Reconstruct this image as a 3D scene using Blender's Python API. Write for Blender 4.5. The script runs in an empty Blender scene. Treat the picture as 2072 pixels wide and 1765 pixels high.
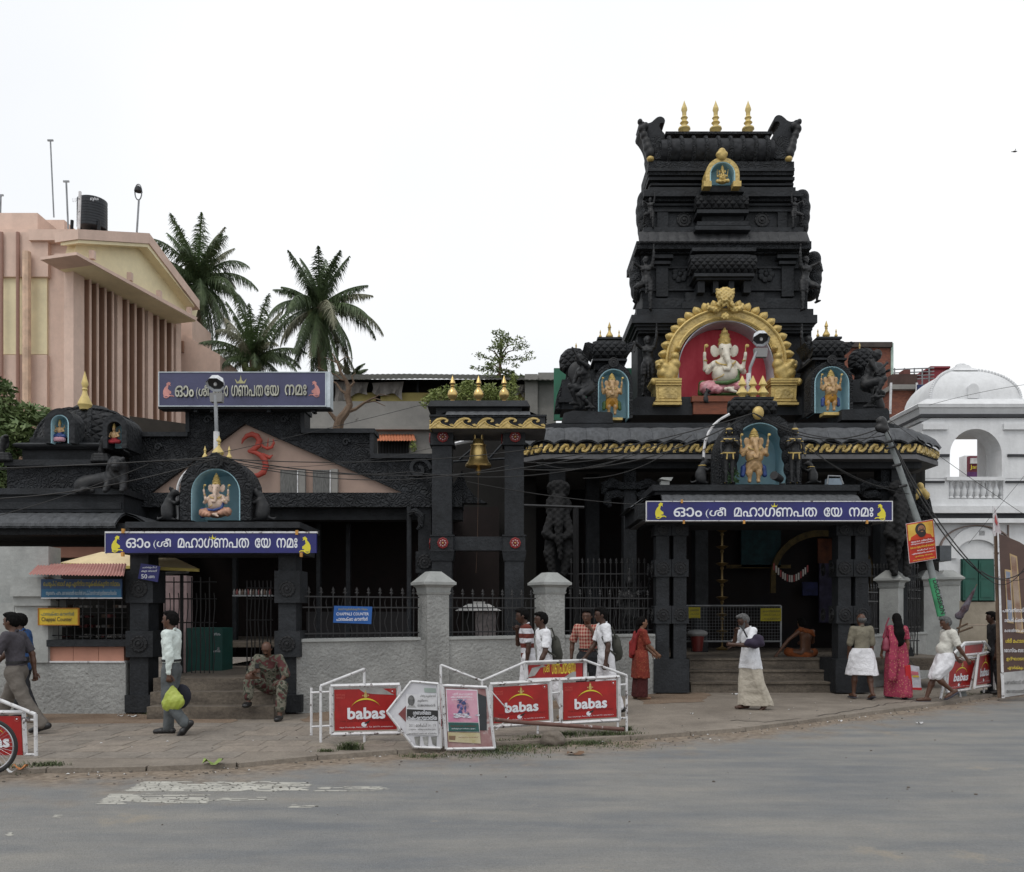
import bpy, math, random
import numpy as np
from mathutils import Vector, Matrix
R = math.radians
random.seed(7); rng = np.random.default_rng(7)
SC = bpy.context.scene
COL = SC.collection
# ---------------------------------------------------------------- camera
F, U0, V0, H = 1795.0, 1036.0, 1240.0, 1.65      # focal length in picture units, horizon, eye height
cam = bpy.data.cameras.new('camera'); cam.sensor_width = 36; cam.lens = 36 * F / 2072
cam.shift_y = (V0 - 882.5) / 2072; cam.clip_end = 3000
co = bpy.data.objects.new('camera', cam); COL.objects.link(co)
co.location = (0, 0, H); co.rotation_euler = (R(90), 0, 0); SC.camera = co
# ---------------------------------------------------------------- world: pale overcast sky
SUN_EL, SUN_AZ = R(58), R(215)
w = bpy.data.worlds.new('World'); SC.world = w; w.use_nodes = True
nt = w.node_tree; nt.nodes.clear()
sky = nt.nodes.new('ShaderNodeTexSky'); sky.sky_type = 'NISHITA'; sky.sun_disc = False
sky.sun_elevation = SUN_EL; sky.sun_rotation = SUN_AZ; sky.dust_density = 4; sky.air_density = 1
tc = nt.nodes.new('ShaderNodeTexCoord'); noi = nt.nodes.new('ShaderNodeTexNoise')
noi.inputs['Scale'].default_value = 1.1; noi.inputs['Detail'].default_value = 4
nt.links.new(tc.outputs['Generated'], noi.inputs['Vector'])
cr = nt.nodes.new('ShaderNodeValToRGB')
cr.color_ramp.elements[0].position = .3; cr.color_ramp.elements[0].color = (.53, .555, .585, 1)
cr.color_ramp.elements[1].position = .7; cr.color_ramp.elements[1].color = (.665, .665, .662, 1)
nt.links.new(noi.outputs['Fac'], cr.inputs[0])
vm = nt.nodes.new('ShaderNodeVectorMath'); vm.operation = 'SCALE'; vm.inputs['Scale'].default_value = 14.5
nt.links.new(cr.outputs['Color'], vm.inputs[0])
mx = nt.nodes.new('ShaderNodeMix'); mx.data_type = 'RGBA'; mx.inputs['Factor'].default_value = .90
nt.links.new(sky.outputs['Color'], mx.inputs['A']); nt.links.new(vm.outputs['Vector'], mx.inputs['B'])
bg = nt.nodes.new('ShaderNodeBackground'); bg.inputs['Strength'].default_value = .10
wo = nt.nodes.new('ShaderNodeOutputWorld')
nt.links.new(mx.outputs['Result'], bg.inputs['Color']); nt.links.new(bg.outputs['Background'], wo.inputs['Surface'])
sl = bpy.data.lights.new('sun', 'SUN'); sl.energy = 0.8; sl.angle = R(25); sl.color = (1, .97, .92)
so = bpy.data.objects.new('sun', sl); COL.objects.link(so)
sd = Vector((math.sin(SUN_AZ) * math.cos(SUN_EL), math.cos(SUN_AZ) * math.cos(SUN_EL), math.sin(SUN_EL)))
so.rotation_euler = sd.to_track_quat('Z', 'Y').to_euler(); so.location = (0, -5, 30)
SC.view_settings.view_transform = 'Standard'; SC.view_settings.look = 'None'
SC.view_settings.exposure = 0.24; SC.view_settings.gamma = 1; SC.view_settings.use_curve_mapping = False

# ---------------------------------------------------------------- geometry helpers
def P(u, v, Y): return Vector(((u - U0) / F * Y, Y, H - (v - V0) / F * Y))
def XU(u, Y): return (u - U0) / F * Y
def ZV(v, Y): return H - (v - V0) / F * Y
def GY(v, z=0.0): return (H - z) * F / (v - V0)
def PV(u, v, A, B):
    """point seen at (u,v) on the vertical plane through ground points A,B (x,y)"""
    k = (u - U0) / F
    ax, ay = A; bx, by = B
    t = (k * ay - ax) / ((bx - ax) - k * (by - ay))
    y = ay + t * (by - ay); return Vector((k * y, y, H - (v - V0) / F * y))
FR = {}
def props(o, label=None, cat=None, group=None, kind=None):
    if label: o['label'] = label
    if cat: o['category'] = cat
    if group: o['group'] = group
    if kind: o['kind'] = kind
    return o
def thing(name, label, cat, loc=(0, 0, 0), group=None, rot=0, local=False):
    o = bpy.data.objects.new(name, None); COL.objects.link(o); o.empty_display_size = .2
    o.location = loc; o.rotation_euler = (0, 0, rot)
    FR[o.name] = Vector((0, 0, 0)) if local else Vector(loc)
    return props(o, label, cat, group)
class MB:
    def __init__(s): s.v = []; s.f = []; s.n = 0; s.sm = []
    def add(s, vs, fs, smooth=False):
        vs = [tuple(p) for p in vs]
        s.v += vs; s.f += [tuple(i + s.n for i in f) for f in fs]; s.sm += [smooth] * len(fs); s.n += len(vs); return s
    def box(s, x0, x1, y0, y1, z0, z1):
        if x0 > x1: x0, x1 = x1, x0
        if y0 > y1: y0, y1 = y1, y0
        if z0 > z1: z0, z1 = z1, z0
        return s.add([(x0,y0,z0),(x1,y0,z0),(x1,y1,z0),(x0,y1,z0),(x0,y0,z1),(x1,y0,z1),(x1,y1,z1),(x0,y1,z1)],
            [(0,3,2,1),(4,5,6,7),(0,1,5,4),(1,2,6,5),(2,3,7,6),(3,0,4,7)])
    def ub(s, u0, u1, v0, v1, Y, d):
        return s.box(XU(u0, Y), XU(u1, Y), Y, Y + d, ZV(v1, Y), ZV(v0, Y))
    def frus(s, c0, h0, c1, h1):
        """frustum: centre c0 (x,y,z) half sizes h0 (hx,hy) to c1,h1"""
        vs = []
        for c, h in ((c0, h0), (c1, h1)):
            for sx, sy in ((-1,-1),(1,-1),(1,1),(-1,1)): vs.append((c[0]+sx*h[0], c[1]+sy*h[1], c[2]))
        return s.add(vs, [(0,3,2,1),(4,5,6,7),(0,1,5,4),(1,2,6,5),(2,3,7,6),(3,0,4,7)])
    def obox(s, a, b, t, z0, z1, off=0):
        """upright slab from ground point a to b, thickness t centred + off"""
        a = Vector(a[:2]); b = Vector(b[:2]); d = (b - a).normalized(); n = Vector((-d.y, d.x))
        q = [a + n*(off-t/2), b + n*(off-t/2), b + n*(off+t/2), a + n*(off+t/2)]
        vs = [(p.x, p.y, z0) for p in q] + [(p.x, p.y, z1) for p in q]
        return s.add(vs, [(0,3,2,1),(4,5,6,7),(0,1,5,4),(1,2,6,5),(2,3,7,6),(3,0,4,7)])
    def prism(s, front, dvec):
        """planar polygon extruded by dvec"""
        fr = [Vector(p) for p in front]; dv = Vector(dvec)
        nrm = Vector((0,0,0))
        for i in range(len(fr)):
            a, b = fr[i], fr[(i+1) % len(fr)]; nrm += a.cross(b)
        if nrm.dot(dv) > 0: fr.reverse()
        n = len(fr); bk = [p + dv for p in fr]
        fs = [tuple(range(n)), tuple(range(2*n-1, n-1, -1))]
        fs += [(i, i+n, (i+1) % n + n, (i+1) % n) for i in range(n)]
        return s.add(fr + bk, fs)
    def up(s, uv, Y, d): return s.prism([P(u, v, Y) for u, v in uv], (0, d, 0))
    def tube(s, pts, r, seg=6, cap=True):
        pts = [Vector(p) for p in pts]; n = len(pts)
        rs = r if isinstance(r, (list, tuple)) else [r]*n
        vs = []; t = (pts[1]-pts[0]).normalized()
        up = Vector((0,0,1)) if abs(t.z) < .9 else Vector((1,0,0))
        a = t.cross(up).normalized()
        for i in range(n):
            t = (pts[min(i+1, n-1)] - pts[max(i-1, 0)]).normalized()
            a = (a - t*a.dot(t)).normalized(); b = t.cross(a)
            for k in range(seg):
                th = 2*math.pi*k/seg; vs.append(pts[i] + (a*math.cos(th) + b*math.sin(th))*rs[i])
        fs = [(i*seg+k, i*seg+(k+1) % seg, (i+1)*seg+(k+1) % seg, (i+1)*seg+k) for i in range(n-1) for k in range(seg)]
        s.add(vs, fs, True)
        if cap: s.f += [tuple(s.n-n*seg+k for k in range(seg-1, -1, -1)), tuple(s.n-seg+k for k in range(seg))]; s.sm += [False]*2
        return s
    def lathe(s, c, prof, seg=16, sx=1, sy=1, cap=True, ph=0):
        c = Vector(c); vs = []
        for r, z in prof:
            for k in range(seg):
                th = 2*math.pi*(k+ph)/seg; vs.append((c.x+r*sx*math.cos(th), c.y+r*sy*math.sin(th), c.z+z))
        n = len(prof)
        s.add(vs, [(i*seg+k, i*seg+(k+1) % seg, (i+1)*seg+(k+1) % seg, (i+1)*seg+k) for i in range(n-1) for k in range(seg)], True)
        if cap: s.f += [tuple(s.n-n*seg+k for k in range(seg-1, -1, -1)), tuple(s.n-seg+k for k in range(seg))]; s.sm += [False]*2
        return s
    def ell(s, c, r, seg=12, rings=8):
        prof = [(math.sin(math.pi*i/rings), -math.cos(math.pi*i/rings)*r[2]) for i in range(rings+1)]
        prof[0] = (.001, prof[0][1]); prof[-1] = (.001, prof[-1][1])
        return s.lathe(c, prof, seg, r[0], r[1])
    def sweep(s, path, prof, closed=False):
        """path: XY points; prof: (outward offset, z) list. outward = right of travel"""
        pts = [Vector(p) for p in path]; n = len(pts); vs = []
        for i in range(n):
            if closed: d0 = pts[i]-pts[i-1]; d1 = pts[(i+1) % n]-pts[i]
            else: d0 = pts[i]-pts[max(i-1, 0)]; d1 = pts[min(i+1, n-1)]-pts[i]
            if d0.length < 1e-6: d0 = d1
            if d1.length < 1e-6: d1 = d0
            d0 = d0.normalized(); d1 = d1.normalized()
            n0 = Vector((d0.y, -d0.x)); n1 = Vector((d1.y, -d1.x)); m = n0+n1
            m = m / max(.3, m.dot(n0)) if m.length > 1e-6 else n0
            for o, z in prof: q = pts[i] + m*o; vs.append((q.x, q.y, z))
        k = len(prof); fs = []
        for i in range(n if closed else n-1):
            j = (i+1) % n
            fs += [(i*k+a, j*k+a, j*k+a+1, i*k+a+1) for a in range(k-1)]
        s.add(vs, fs); return s
    def xf(s, M, start=0):
        s.v = s.v[:start] + [tuple(M @ Vector(p)) for p in s.v[start:]]; return s
    def mesh(s, name, mat, off=(0,0,0), ang=35):
        me = bpy.data.meshes.new(name)
        o = Vector(off); me.from_pydata([(p[0]-o.x, p[1]-o.y, p[2]-o.z) for p in s.v], [], s.f)
        if any(s.sm):
            me.polygons.foreach_set('use_smooth', s.sm)
            me.set_sharp_from_angle(angle=R(ang))
        if mat: me.materials.append(mat)
        me.update(); return me
    def build(s, name, mat, parent=None, label=None, cat=None, group=None, kind=None):
        a = np.array(s.v); lo = a.min(0); hi = a.max(0); c = Vector((lo+hi)/2)
        if parent is None: c.z = lo[2]
        me = s.mesh(name, mat, c)
        o = bpy.data.objects.new(name, me); COL.objects.link(o)
        if parent is None: o.location = c
        else: o.parent = parent; o.location = c - FR[parent.name]
        FR[o.name] = c.copy()
        return props(o, label, cat, group, kind)
UNIT = {}
def piece(name, key, mb, mat, parent, loc, scale=(1,1,1), rot=(0,0,0), **kw):
    k = (key, mat.name)
    if k not in UNIT: UNIT[k] = mb().mesh(key, mat)
    o = bpy.data.objects.new(name, UNIT[k]); COL.objects.link(o)
    o.scale = scale; o.rotation_euler = rot
    if parent is None: o.location = loc
    else: o.parent = parent; o.location = Vector(loc) - FR[parent.name]
    FR[o.name] = Vector(loc); return props(o, **kw)
def cube(): return MB().box(-.5,.5,-.5,.5,-.5,.5)
def bxp(name, mat, parent, x0, x1, y0, y1, z0, z1, rot=(0,0,0)):
    return piece(name, 'block', cube, mat, parent, ((x0+x1)/2, (y0+y1)/2, (z0+z1)/2), (abs(x1-x0), abs(y1-y0), abs(z1-z0)), rot)
def copy_tree(o, parent=None):
    c = o.copy(); COL.objects.link(c); c.parent = parent
    if o.name in FR: FR[c.name] = FR[o.name].copy()
    for ch in list(o.children): copy_tree(ch, c)
    return c
def UB(name, mat, parent, u0, u1, v0, v1, Y, d, **kw): return MB().ub(u0,u1,v0,v1,Y,d).build(name, mat, parent, **kw)

# ---------------------------------------------------------------- materials
MATS = {}
def mat(name, col, rough=.8, var=.25, scale=3.0, bump=0.0, bscale=30.0, metal=0.0, col2=None, streak=None, obj=False, spec=None, wear=None, wearcol=(.4,.38,.34), wscale=4):
    if name in MATS: return MATS[name]
    m = bpy.data.materials.new(name); m.use_nodes = True; t = m.node_tree; N = t.nodes; L = t.links
    b = N['Principled BSDF']; b.inputs['Roughness'].default_value = rough; b.inputs['Metallic'].default_value = metal
    if spec is not None: b.inputs['Specular IOR Level'].default_value = spec
    if obj: g = N.new('ShaderNodeTexCoord').outputs['Object']
    else: g = N.new('ShaderNodeNewGeometry').outputs['Position']
    mp = N.new('ShaderNodeMapping'); L.new(g, mp.inputs['Vector'])
    if streak: mp.inputs['Scale'].default_value = streak
    n = N.new('ShaderNodeTexNoise'); n.inputs['Scale'].default_value = scale; n.inputs['Detail'].default_value = 8; n.inputs['Roughness'].default_value = .65
    L.new(mp.outputs[0], n.inputs['Vector'])
    r = N.new('ShaderNodeValToRGB'); L.new(n.outputs['Fac'], r.inputs[0])
    c2 = col2 or tuple(min(1, c*(1+var)) for c in col); c1 = col if col2 else tuple(c*(1-var) for c in col)
    r.color_ramp.elements[0].position = .34; r.color_ramp.elements[1].position = .66
    r.color_ramp.elements[0].color = (*c1, 1); r.color_ramp.elements[1].color = (*c2, 1)
    out = r.outputs['Color']
    if wear:
        n3 = N.new('ShaderNodeTexNoise'); n3.inputs['Scale'].default_value = wscale; n3.inputs['Detail'].default_value = 10; n3.inputs['Roughness'].default_value = .7
        L.new(g, n3.inputs['Vector'])
        r3 = N.new('ShaderNodeValToRGB'); r3.color_ramp.elements[0].position = wear; r3.color_ramp.elements[1].position = wear+.06
        L.new(n3.outputs['Fac'], r3.inputs[0])
        mm = N.new('ShaderNodeMix'); mm.data_type = 'RGBA'; L.new(r3.outputs['Color'], mm.inputs['Factor'])
        L.new(out, mm.inputs['A']); mm.inputs['B'].default_value = (*wearcol, 1); out = mm.outputs['Result']
    L.new(out, b.inputs['Base Color'])
    if bump:
        n2 = N.new('ShaderNodeTexNoise'); n2.inputs['Scale'].default_value = bscale; n2.inputs['Detail'].default_value = 6
        L.new(g, n2.inputs['Vector']); bp = N.new('ShaderNodeBump'); bp.inputs['Strength'].default_value = min(1, bump)
        bp.inputs['Distance'].default_value = .03; L.new(n2.outputs['Fac'], bp.inputs['Height']); L.new(bp.outputs[0], b.inputs['Normal'])
    MATS[name] = m; return m
def carve(name, col, scale=9, dist=.05, kind='scroll', rough=.7):
    """painted stone with low carved relief"""
    if name in MATS: return MATS[name]
    m = mat(name, col, rough=rough, var=.35, scale=2.5, spec=.3 if max(col) < .1 else None); t = m.node_tree; N = t.nodes; L = t.links; b = N['Principled BSDF']
    g = N.new('ShaderNodeNewGeometry').outputs['Position']
    if kind == 'scroll':
        a = N.new('ShaderNodeTexNoise'); a.inputs['Scale'].default_value = scale*.4; L.new(g, a.inputs['Vector'])
        x = N.new('ShaderNodeVectorMath'); x.operation = 'MULTIPLY_ADD'; L.new(a.outputs['Color'], x.inputs[0]); x.inputs[1].default_value = (.45,.45,.45); L.new(g, x.inputs[2])
        v = N.new('ShaderNodeTexVoronoi'); v.inputs['Scale'].default_value = scale*.45; L.new(x.outputs[0], v.inputs['Vector'])
        ml = N.new('ShaderNodeMath'); ml.operation = 'MULTIPLY'; ml.inputs[1].default_value = 26; L.new(v.outputs['Distance'], ml.inputs[0])
        sn = N.new('ShaderNodeMath'); sn.operation = 'SINE'; L.new(ml.outputs[0], sn.inputs[0]); hgt = sn.outputs[0]
    elif kind == 'lattice':
        s_ = N.new('ShaderNodeSeparateXYZ'); L.new(g, s_.inputs[0]); q = []
        for op in ('ADD', 'SUBTRACT'):
            c = None
            for o_, a_, b_ in ((op, s_.outputs['X'], s_.outputs['Z']), ('MULTIPLY', None, scale*1.6), ('SINE', None, None), ('ABSOLUTE', None, None)):
                n_ = N.new('ShaderNodeMath'); n_.operation = o_; L.new(a_ or c, n_.inputs[0])
                if b_ is not None:
                    if isinstance(b_, float): n_.inputs[1].default_value = b_
                    else: L.new(b_, n_.inputs[1])
                c = n_.outputs[0]
            q.append(c)
        n_ = N.new('ShaderNodeMath'); n_.operation = 'MINIMUM'; L.new(q[0], n_.inputs[0]); L.new(q[1], n_.inputs[1]); hgt = n_.outputs[0]
    else:
        v = N.new('ShaderNodeTexVoronoi'); v.inputs['Scale'].default_value = scale; v.feature = 'SMOOTH_F1'; L.new(g, v.inputs['Vector']); hgt = v.outputs['Distance']
    bp = N.new('ShaderNodeBump'); bp.inputs['Strength'].default_value = .8; bp.inputs['Distance'].default_value = dist
    L.new(hgt, bp.inputs['Height']); L.new(bp.outputs[0], b.inputs['Normal']); return m
BLK = mat('black_painted_stone', (.0165,.0185,.0215), rough=.66, var=.4, scale=1.6, spec=.3, bump=.4, bscale=22, wear=.70, wearcol=(.030,.030,.031), wscale=3)
BLKC = carve('black_carved_stone', (.017,.019,.022), 10, .018)
BLKR = carve('black_relief_stone', (.017,.019,.022), 16, .022, 'dots')
BLKS = mat('black_statue_paint', (.012,.0128,.0145), rough=.55, spec=.4, var=.3, scale=3, bump=.2, bscale=30)
GRY_EAVE = mat('top_lit_black_eave', (.066,.070,.076), rough=.7, spec=.4, var=.35, scale=2, streak=(6,6,1), bump=.3, bscale=18)  # black stone lightened to grey: light from above put into the eave colour
GOLD = mat('gold_paint', (.50,.365,.125), rough=.42, var=.22, scale=9, metal=.25, bump=.35, bscale=45)
GOLDC = carve('gold_carved_paint', (.50,.365,.125), 16, .03, 'dots', .42)
BRASS = mat('polished_brass', (.62,.45,.18), rough=.28, var=.2, scale=6, metal=.85)
YGOLD = mat('pale_gold_paint', (.60,.46,.17), rough=.5, var=.15, scale=8)
WALLG = mat('rough_grey_plaster', (.31,.315,.305), rough=.95, var=.16, scale=1.3, bump=1, bscale=19, wear=.70, wearcol=(.19,.18,.16), wscale=2)
SMG = mat('smooth_grey_plaster', (.33,.34,.33), rough=.9, var=.13, scale=2.2, bump=.25, bscale=20)
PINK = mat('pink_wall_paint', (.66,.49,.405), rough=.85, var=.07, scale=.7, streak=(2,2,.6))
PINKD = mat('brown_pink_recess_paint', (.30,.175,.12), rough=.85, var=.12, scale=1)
YELW = mat('cream_yellow_wall_paint', (.80,.71,.47), rough=.85, var=.08, scale=.8)
SALM = mat('salmon_wall_paint', (.42,.21,.15), rough=.85, var=.12, scale=2)
PEACH = mat('peach_gable_paint', (.34,.245,.20), rough=.85, var=.10, scale=1.5)
WHITE = mat('white_metal_paint', (.62,.62,.63), rough=.6, var=.12, scale=8, wear=.565, wearcol=(.07,.045,.04), wscale=11)
WHITEW = mat('white_limewash', (.70,.71,.72), rough=.9, var=.06, scale=1.2, streak=(3,3,.5), wear=.72, wearcol=(.36,.35,.33), wscale=1.6, bump=.2, bscale=14)
DARKSTRIPE = mat('dark_grey_band_paint', (.035,.037,.042), rough=.8)
ROADM = mat('worn_asphalt', (.142,.150,.158), rough=.93, scale=1.5, col2=(.235,.226,.206), streak=(.3,1.1,1), bump=.6, bscale=80, wear=.60, wearcol=(.245,.222,.185), wscale=.5)
PAVE = mat('pavement_concrete', (.165,.140,.114), rough=.95, scale=1.0, col2=(.245,.212,.175), bump=.35, bscale=40)
DIRT = mat('brown_dirt', (.15,.10,.066), rough=1, scale=2.2, col2=(.235,.175,.125), bump=.8, bscale=35)
SLAB = [mat('paving_slab_%s' % n, c, rough=.93, var=.2, scale=3, bump=.3, bscale=45) for n, c in (('tan',(.212,.181,.15)),('grey',(.195,.171,.145)),('pale',(.226,.193,.159)))]
STEP = mat('weathered_granite_step', (.075,.062,.05), rough=.9, scale=2.2, col2=(.165,.138,.108), bump=.5, bscale=26, streak=(.7,1,2.5))
REDS = mat('red_sign_vinyl', (.34,.011,.010), rough=.42, var=.10, scale=2)
BLUS = mat('blue_sign_vinyl', (.012,.013,.125), rough=.45, var=.12, scale=2)
PURP = mat('faded_purple_signboard', (.050,.052,.115), rough=.5, var=.18, scale=1.2)
SKYB = mat('pale_blue_niche_paint', (.36,.58,.66), rough=.8, var=.08, scale=3)
NRED = mat('crimson_marbled_niche_paint', (.48,.030,.055), rough=.7, scale=4, col2=(.58,.07,.095), streak=(1,1,.4), wear=.66, wearcol=(.55,.24,.24), wscale=3)
def flat(name, col, rough=.6, var=.08): return mat(name, col, rough=rough, var=var, scale=6)
WTXT = flat('white_lettering', (.72,.74,.78)); YTXT = flat('yellow_lettering', (.70,.55,.05)); BTXT = flat('black_lettering', (.02,.02,.02))
CYEL = flat('canary_yellow_paint', (.68,.60,.04)); DRED = flat('dark_red_lettering', (.14,.006,.006))

def grain(m, scale, lo, hi, obj=False):
    t = m.node_tree; b = t.nodes['Principled BSDF']; src = b.inputs['Base Color'].links[0].from_socket
    g = t.nodes.new('ShaderNodeNewGeometry'); n = t.nodes.new('ShaderNodeTexNoise'); n.inputs['Scale'].default_value = scale; n.inputs['Detail'].default_value = 6; n.inputs['Roughness'].default_value = .8
    t.links.new(g.outputs['Position'], n.inputs['Vector']); r = t.nodes.new('ShaderNodeMapRange'); r.inputs['From Min'].default_value = .3; r.inputs['From Max'].default_value = .7; r.inputs['To Min'].default_value = lo; r.inputs['To Max'].default_value = hi
    t.links.new(n.outputs['Fac'], r.inputs['Value']); v = t.nodes.new('ShaderNodeVectorMath'); v.operation = 'SCALE'; t.links.new(src, v.inputs[0]); t.links.new(r.outputs[0], v.inputs['Scale']); t.links.new(v.outputs[0], b.inputs['Base Color'])
for m_, a_, b_, c_ in ((ROADM, 45, .78, 1.22), (ROADM, 4, .92, 1.08), (PAVE, 28, .72, 1.25), (PAVE, 2.3, .8, 1.15), (DIRT, 30, .6, 1.35), (STEP, 14, .6, 1.3), (WALLG, 1.1, .82, 1.1), (WALLG, 26, .85, 1.15), (SMG, 4, .85, 1.1), (PINK, 1.3, .88, 1.06), (PINK, 6, .95, 1.05), (YELW, 2, .9, 1.05), (REDS, 4, .8, 1.1), (BLUS, 3, .75, 1.2), (WHITEW, 5, .9, 1.05), (BLK, 9, .7, 1.4), (SLAB[0], 24, .75, 1.25), (SLAB[1], 24, .75, 1.25), (SLAB[2], 24, .75, 1.25)): grain(m_, a_, b_, c_)
# ---------------------------------------------------------------- smooth solid modelling (distance fields)
def surfnets(d, org, h):
    ins = d < 0; nx, ny, nz = d.shape
    acc = np.zeros((nx-1, ny-1, nz-1, 3)); cnt = np.zeros((nx-1, ny-1, nz-1)); quads = []
    def edge(ax):
        sl0 = [slice(None)]*3; sl1 = [slice(None)]*3; sl0[ax] = slice(0, -1); sl1[ax] = slice(1, None)
        a = d[tuple(sl0)]; b = d[tuple(sl1)]; x = (ins[tuple(sl0)] != ins[tuple(sl1)])
        I = np.argwhere(x); da = a[x]; db = b[x]; t = da/(da-db)
        p = I.astype(float); p[:, ax] += t
        oa = [q for q in range(3) if q != ax]
        for s0 in (0, 1):
            for s1 in (0, 1):
                c = I.copy(); c[:, oa[0]] -= s0; c[:, oa[1]] -= s1
                ok = (c >= 0).all(1) & (c[:, 0] < nx-1) & (c[:, 1] < ny-1) & (c[:, 2] < nz-1)
                np.add.at(acc, tuple(c[ok].T), p[ok]); np.add.at(cnt, tuple(c[ok].T), 1)
        ok = (I[:, oa[0]] > 0) & (I[:, oa[1]] > 0) & (I[:, oa[0]] < d.shape[oa[0]]-1) & (I[:, oa[1]] < d.shape[oa[1]]-1)
        return I[ok], oa, ins[tuple(sl0)][x][ok]
    E = [edge(a) for a in range(3)]
    act = cnt > 0; idx = -np.ones(cnt.shape, int); idx[act] = np.arange(act.sum())
    V = acc[act]/cnt[act][:, None]*h + org
    for ax in range(3):
        I, oa, s = E[ax]
        if not len(I): continue
        def cid(a, b):
            c = I.copy(); c[:, oa[0]] -= a; c[:, oa[1]] -= b; return idx[tuple(c.T)]
        q = np.stack([cid(1,1), cid(0,1), cid(0,0), cid(1,0)], 1)
        if ax == 1: s = ~s
        q[~s] = q[~s][:, ::-1]; quads.append(q)
    Q = np.concatenate(quads); return V, Q[(Q >= 0).all(1)]
class SD:
    def __init__(s, k=.03): s.p = []; s.k = k
    def cap(s, a, b, ra, rb=None, sq=(1,1,1), k=None):
        rb = ra if rb is None else rb; a = np.array(a, float); b = np.array(b, float); sq = np.array(sq, float)
        m = max(ra, rb)/sq.min()
        def f(p):
            q = (p-a)*sq; ab = (b-a)*sq; t = np.clip((q@ab)/max(1e-9, ab@ab), 0, 1)
            return np.linalg.norm(q-t[..., None]*ab, axis=-1)-(ra+(rb-ra)*t)
        s.p.append((f, np.minimum(a,b)-m, np.maximum(a,b)+m, s.k if k is None else k, 1)); return s
    def chain(s, pts, rs, sq=(1,1,1), k=None):
        for i in range(len(pts)-1): s.cap(pts[i], pts[i+1], rs[i], rs[i+1], sq, k)
        return s
    def ell(s, c, r, rot=None, k=None, sub=False):
        c = np.array(c, float); r = np.array(r, float); M = np.array(rot.to_3x3()) if rot is not None else np.eye(3)
        m = r.max()
        def f(p):
            q = (p-c)@M; kk = np.linalg.norm(q/r, axis=-1); return (kk-1)*kk/np.maximum(1e-6, np.linalg.norm(q/(r*r), axis=-1))
        s.p.append((f, c-m, c+m, s.k if k is None else k, -1 if sub else 1)); return s
    def fun(s, f, lo, hi, k=None): s.p.append((f, np.array(lo, float), np.array(hi, float), s.k if k is None else k, 1)); return s
    def mesh(s, h, post=None):
        lo = np.min([p[1] for p in s.p if p[4] > 0], 0)-3*h; hi = np.max([p[2] for p in s.p if p[4] > 0], 0)+3*h
        n = np.ceil((hi-lo)/h).astype(int)+1
        ax = [lo[i]+h*np.arange(n[i]) for i in range(3)]
        d = np.full(n, 1.0)
        for f, a, b, k, sg in s.p:
            m = k+2.5*h; i0 = np.clip(((a-m-lo)/h).astype(int), 0, n-1); i1 = np.clip(((b+m-lo)/h).astype(int)+2, 0, n)
            if (i1 <= i0).any(): continue
            S = tuple(slice(i0[j], i1[j]) for j in range(3))
            G = np.stack(np.meshgrid(*[ax[j][S[j]] for j in range(3)], indexing='ij'), -1)
            e = f(G); c = d[S]
            if sg > 0:
                if k > 0: hh = np.clip(.5+.5*(c-e)/k, 0, 1); d[S] = c*(1-hh)+e*hh-k*hh*(1-hh)
                else: d[S] = np.minimum(c, e)
            else: d[S] = np.maximum(c, -e)
        if post is not None:
            G = np.stack(np.meshgrid(*ax, indexing='ij'), -1); d = post(d, G)
        d[0] = d[-1] = 1; d[:, 0] = d[:, -1] = 1; d[:, :, 0] = d[:, :, -1] = 1
        return surfnets(d, lo, h)
    def into(s, mb, h, post=None):
        V, Q = s.mesh(h, post); mb.add(V.tolist(), Q.tolist(), True); return mb
    def build(s, name, mt, parent, h, post=None, **kw):
        return s.into(MB(), h, post).build(name, mt, parent, **kw)

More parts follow.
